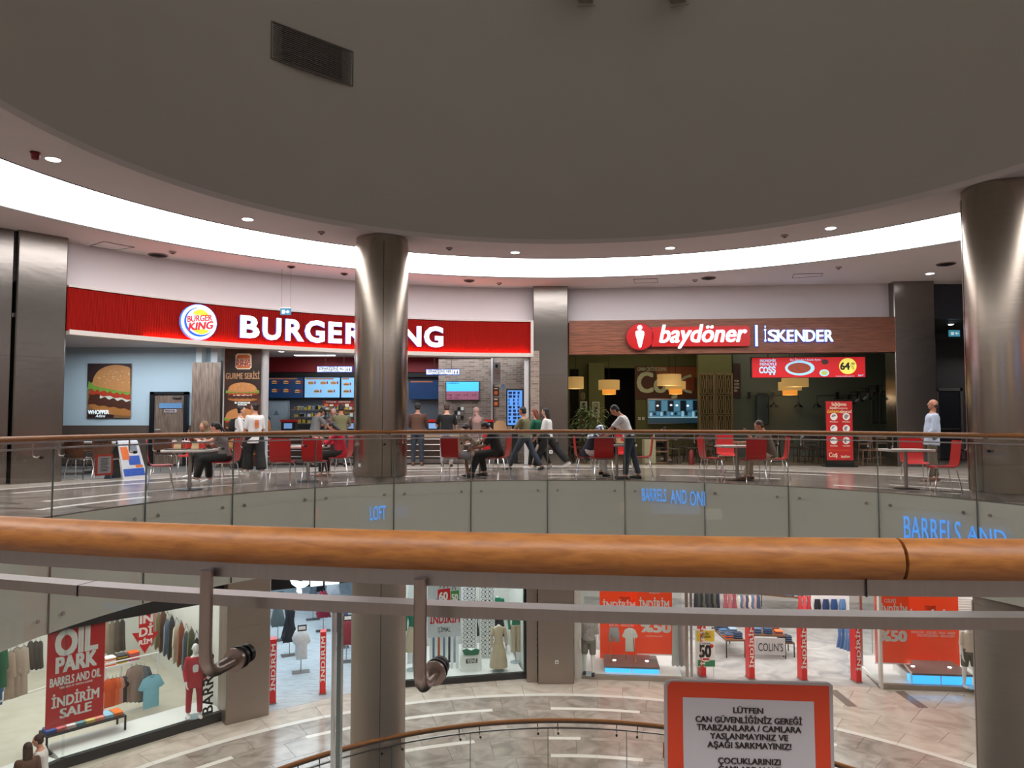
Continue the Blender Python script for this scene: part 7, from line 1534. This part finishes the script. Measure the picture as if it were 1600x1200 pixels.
for k, c in enumerate(((34, 36, 44), (40, 60, 100), (44, 74, 124), (90, 130, 176))): garment('trousers', SF, 1272 + 13 * k, 936, 1283 + 13 * k, 956, 6.85, c, ['black', 'dark blue', 'blue', 'light blue'][k] + ' jeans pinned on the white wall board', 'jeans on the wall board', False)
for k in range(6): garment('dress', SF, 1306 + 5.5 * k, 980, 1318 + 5.5 * k, 1012 + 2 * k, 3.3 - .25 * k, [(86, 120, 170), (70, 100, 150), (100, 136, 180)][k % 3], 'blue denim dress, %s from left, on the rail left of the glass wing' % ['first', 'second', 'third', 'fourth', 'fifth', 'sixth'][k], 'denim dresses in the jeans shop')
g = On('clothes_rack', 'steel clothes rail with the denim dresses in the jeans shop', 'rack', SF, 1325, 1020, 2.9); MB().tube([(-.8, 0, 1.1), (.8, 0, 1.1)], .015, 6).build('top_rail', BAR, g.e); MB().tube([(.75, 0, 0), (.75, 0, 1.1)], .015, 6).build('upright', BAR, g.e)
# ---- right window with its glass wing
xw0, xw1 = SF.hit(1376, 1020)[0], SF.hit(1560, 1020)[0]
window(SF, xw0, xw1, -1.9, 'right clothes shop window with orange boards and angled blue-lit plinth', .13, (-(xw1 - xw0) / 2,), 2, HD, M('stone_sill', (0, 0, 0)))
pw = at_z(1347, 1046, LO); lx = SF.hit(1376, 1080)[0]
wA = SF.w(lx, .0, LO); ang = math.degrees(math.atan2((pw - wA).y, (pw - wA).x))
t = thing('glass_wing', 'glass side wing running back from the right window at the shop entrance', 'window', wA, rad(ang)); L_ = (pw - wA).length
for k in range(2): MB().box(L_ * k / 2 + .01, L_ * (k + 1) / 2 - .01, -.006, .006, .04, 4.2).build('glass_pane', SHOPG, t, 0)
MB().box(0, L_, -.03, .03, 0, .04).build('floor_channel', BAR, t); MB().box(L_ - .03, L_ + .03, -.03, .03, 0, 4.3).build('post', BAR, t)
struct(MB().slab([SF.w(xw0, .05, 0)[:2], SF.w(xw1, .05, 0)[:2], SF.w(xw1, 2.6, 0)[:2], SF.w(xw0, 2.6, 0)[:2]], LO + .007, LO + .12).build('trim_18', WHITE, None, 0))
g = orange(1396, 1038, 1366, 890, 1420, 1037, .9, 'left orange board with %50 lettering in the right window'); g.text('lettering', "COLIN'S", 1381, 935, 1399, 941, PWT, .045, .03); g.text('lettering', 'İNDİRİM', 1376, 947, 1416, 960, PWT, .045, .06); g.text('lettering', '%50', 1374, 985, 1415, 1001, PWT, .045, .09); g.rect('white_edge', 1366, 1035, 1420, 1037, PWT, .042, .003)
g = orange(1454, 1051, 1412, 890, 1497, 1050, 1.6, 'wide orange board in the right window above the blue plinth'); g.text('lettering', "COLIN'S", 1444, 946, 1461, 952, BLACK, .045, .0); g.lines('small_lettering', [('VERKOOP - SOLDES - SALE - SALDI', 1422, 986, 1491, 989.5), ('РАСПРОДАЖА - REDUCERT', 1432, 991, 1491, 994.5), ('Tüm kampanya koşulları', 1440, 1041, 1468, 1043)], PWT, .045, .02); g.text('bold_lettering', 'İNDİRİM', 1420, 956, 1490, 968, PWT, .045, .06)
plinth(1422, 1521, 1072, .15, .33, 1.2, 'blue-lit plinth at the foot of the right orange boards')
pf, pb = at_z(1424, 1070, LO + .12), at_z(1405, 1046, LO + .12); v_ = (pf - pb).normalized(); g = On('lit_plinth', 'short angled blue-lit side of the plinth in the right window', 'plinth', Frame(pf.x, pf.y, math.degrees(math.atan2(-v_.y, v_.x))), 1424, 1070); L2 = (pf - pb).length; MB().box(-L2, 0, 0, .03, 0, .33).build('body', WHITE, g.e); MB().box(-L2 + .05, -.04, -.02, 0, .03, .26).build('lit_panel', LB, g.e);
g = On('louvre_panel', 'white louvred panel behind the right mannequin', 'panel', SF, 1509, 1010, 2.4)
for k in range(18): g.rect('louvre', 1497, 935 + 4 * k, 1524, 937.6 + 4 * k, HD, 0, .03)
p = at_z(1516, 1074, LO + .125); mannequin('mannequin in white blouse and grey shorts at the right picture side, lower floor', p, 175, 1.86, ((6, 10, 10), (6, 10, 10)), cloth('blouse_white', (222, 210, 196)), .5, cloth('stone_shorts', (0, 0, 0)), shorts=True, fem=True)
# ---- safety notice on the near glass
R2 = 7.335 * C_(rad(6.515)); FN = Frame(*pol(R2, -175.77)[:2], 4.23)
g = On('safety_notice', 'red and white safety notice on the near glass pane, with Turkish capital lettering', 'notice', FN, 1170, 1215, -.01)
def quad(nm, pts, m, d, th): return g.poly(nm, pts, m, d, th)
NP = M('notice_plastic', (172, 166, 166), .4, var=.02)
quad('plastic_frame', [(1042, 1062), (1050, 1060.5), (1292, 1065), (1299, 1069), (1306, 1440), (1040, 1440), (1037, 1068)], NP, 0, .008)
quad('red_border', [(1042, 1069), (1048, 1062.5), (1293, 1069.5), (1301, 1432), (1044, 1432)], M('notice_red_near', (206, 66, 34), .5, var=.03), .008, .001)
quad('paper', [(1065.5, 1086.5), (1269, 1093.5), (1278, 1415), (1070, 1415)], M('notice_paper', (188, 184, 188), .6, var=.02), .009, .001)
BT = M('notice_ink', (44, 34, 36), .6, var=0)
for tx, x0, y0, x1, y1 in (('LÜTFEN', 1144, 1102.5, 1190, 1111), ('CAN GÜVENLİĞİNİZ GEREĞİ', 1085.5, 1117.5, 1250, 1126.5), ('TRABZANLARA / CAMLARA', 1087.5, 1130, 1249, 1139), ('YASLANMAYINIZ VE', 1108, 1143, 1228.5, 1152), ('AŞAĞI SARKMAYINIZ!', 1104, 1156.5, 1233.5, 1165.5), ('ÇOCUKLARINIZI', 1120.5, 1181, 1217, 1190), ('CAMLARDAN VE', 1121, 1194, 1218, 1203)):
    g.text('lettering', tx, x0, y0, x1, y1, BT, .0102, .055, 0, .0006)
g = On('notice_clip', 'thin red clip edge at the left side of the safety notice', 'clip', FN, 1037, 1183, .03); g.rect('clip', 1035.8, 1160, 1037.4, 1183, RF, 0, .004)
finish_people()
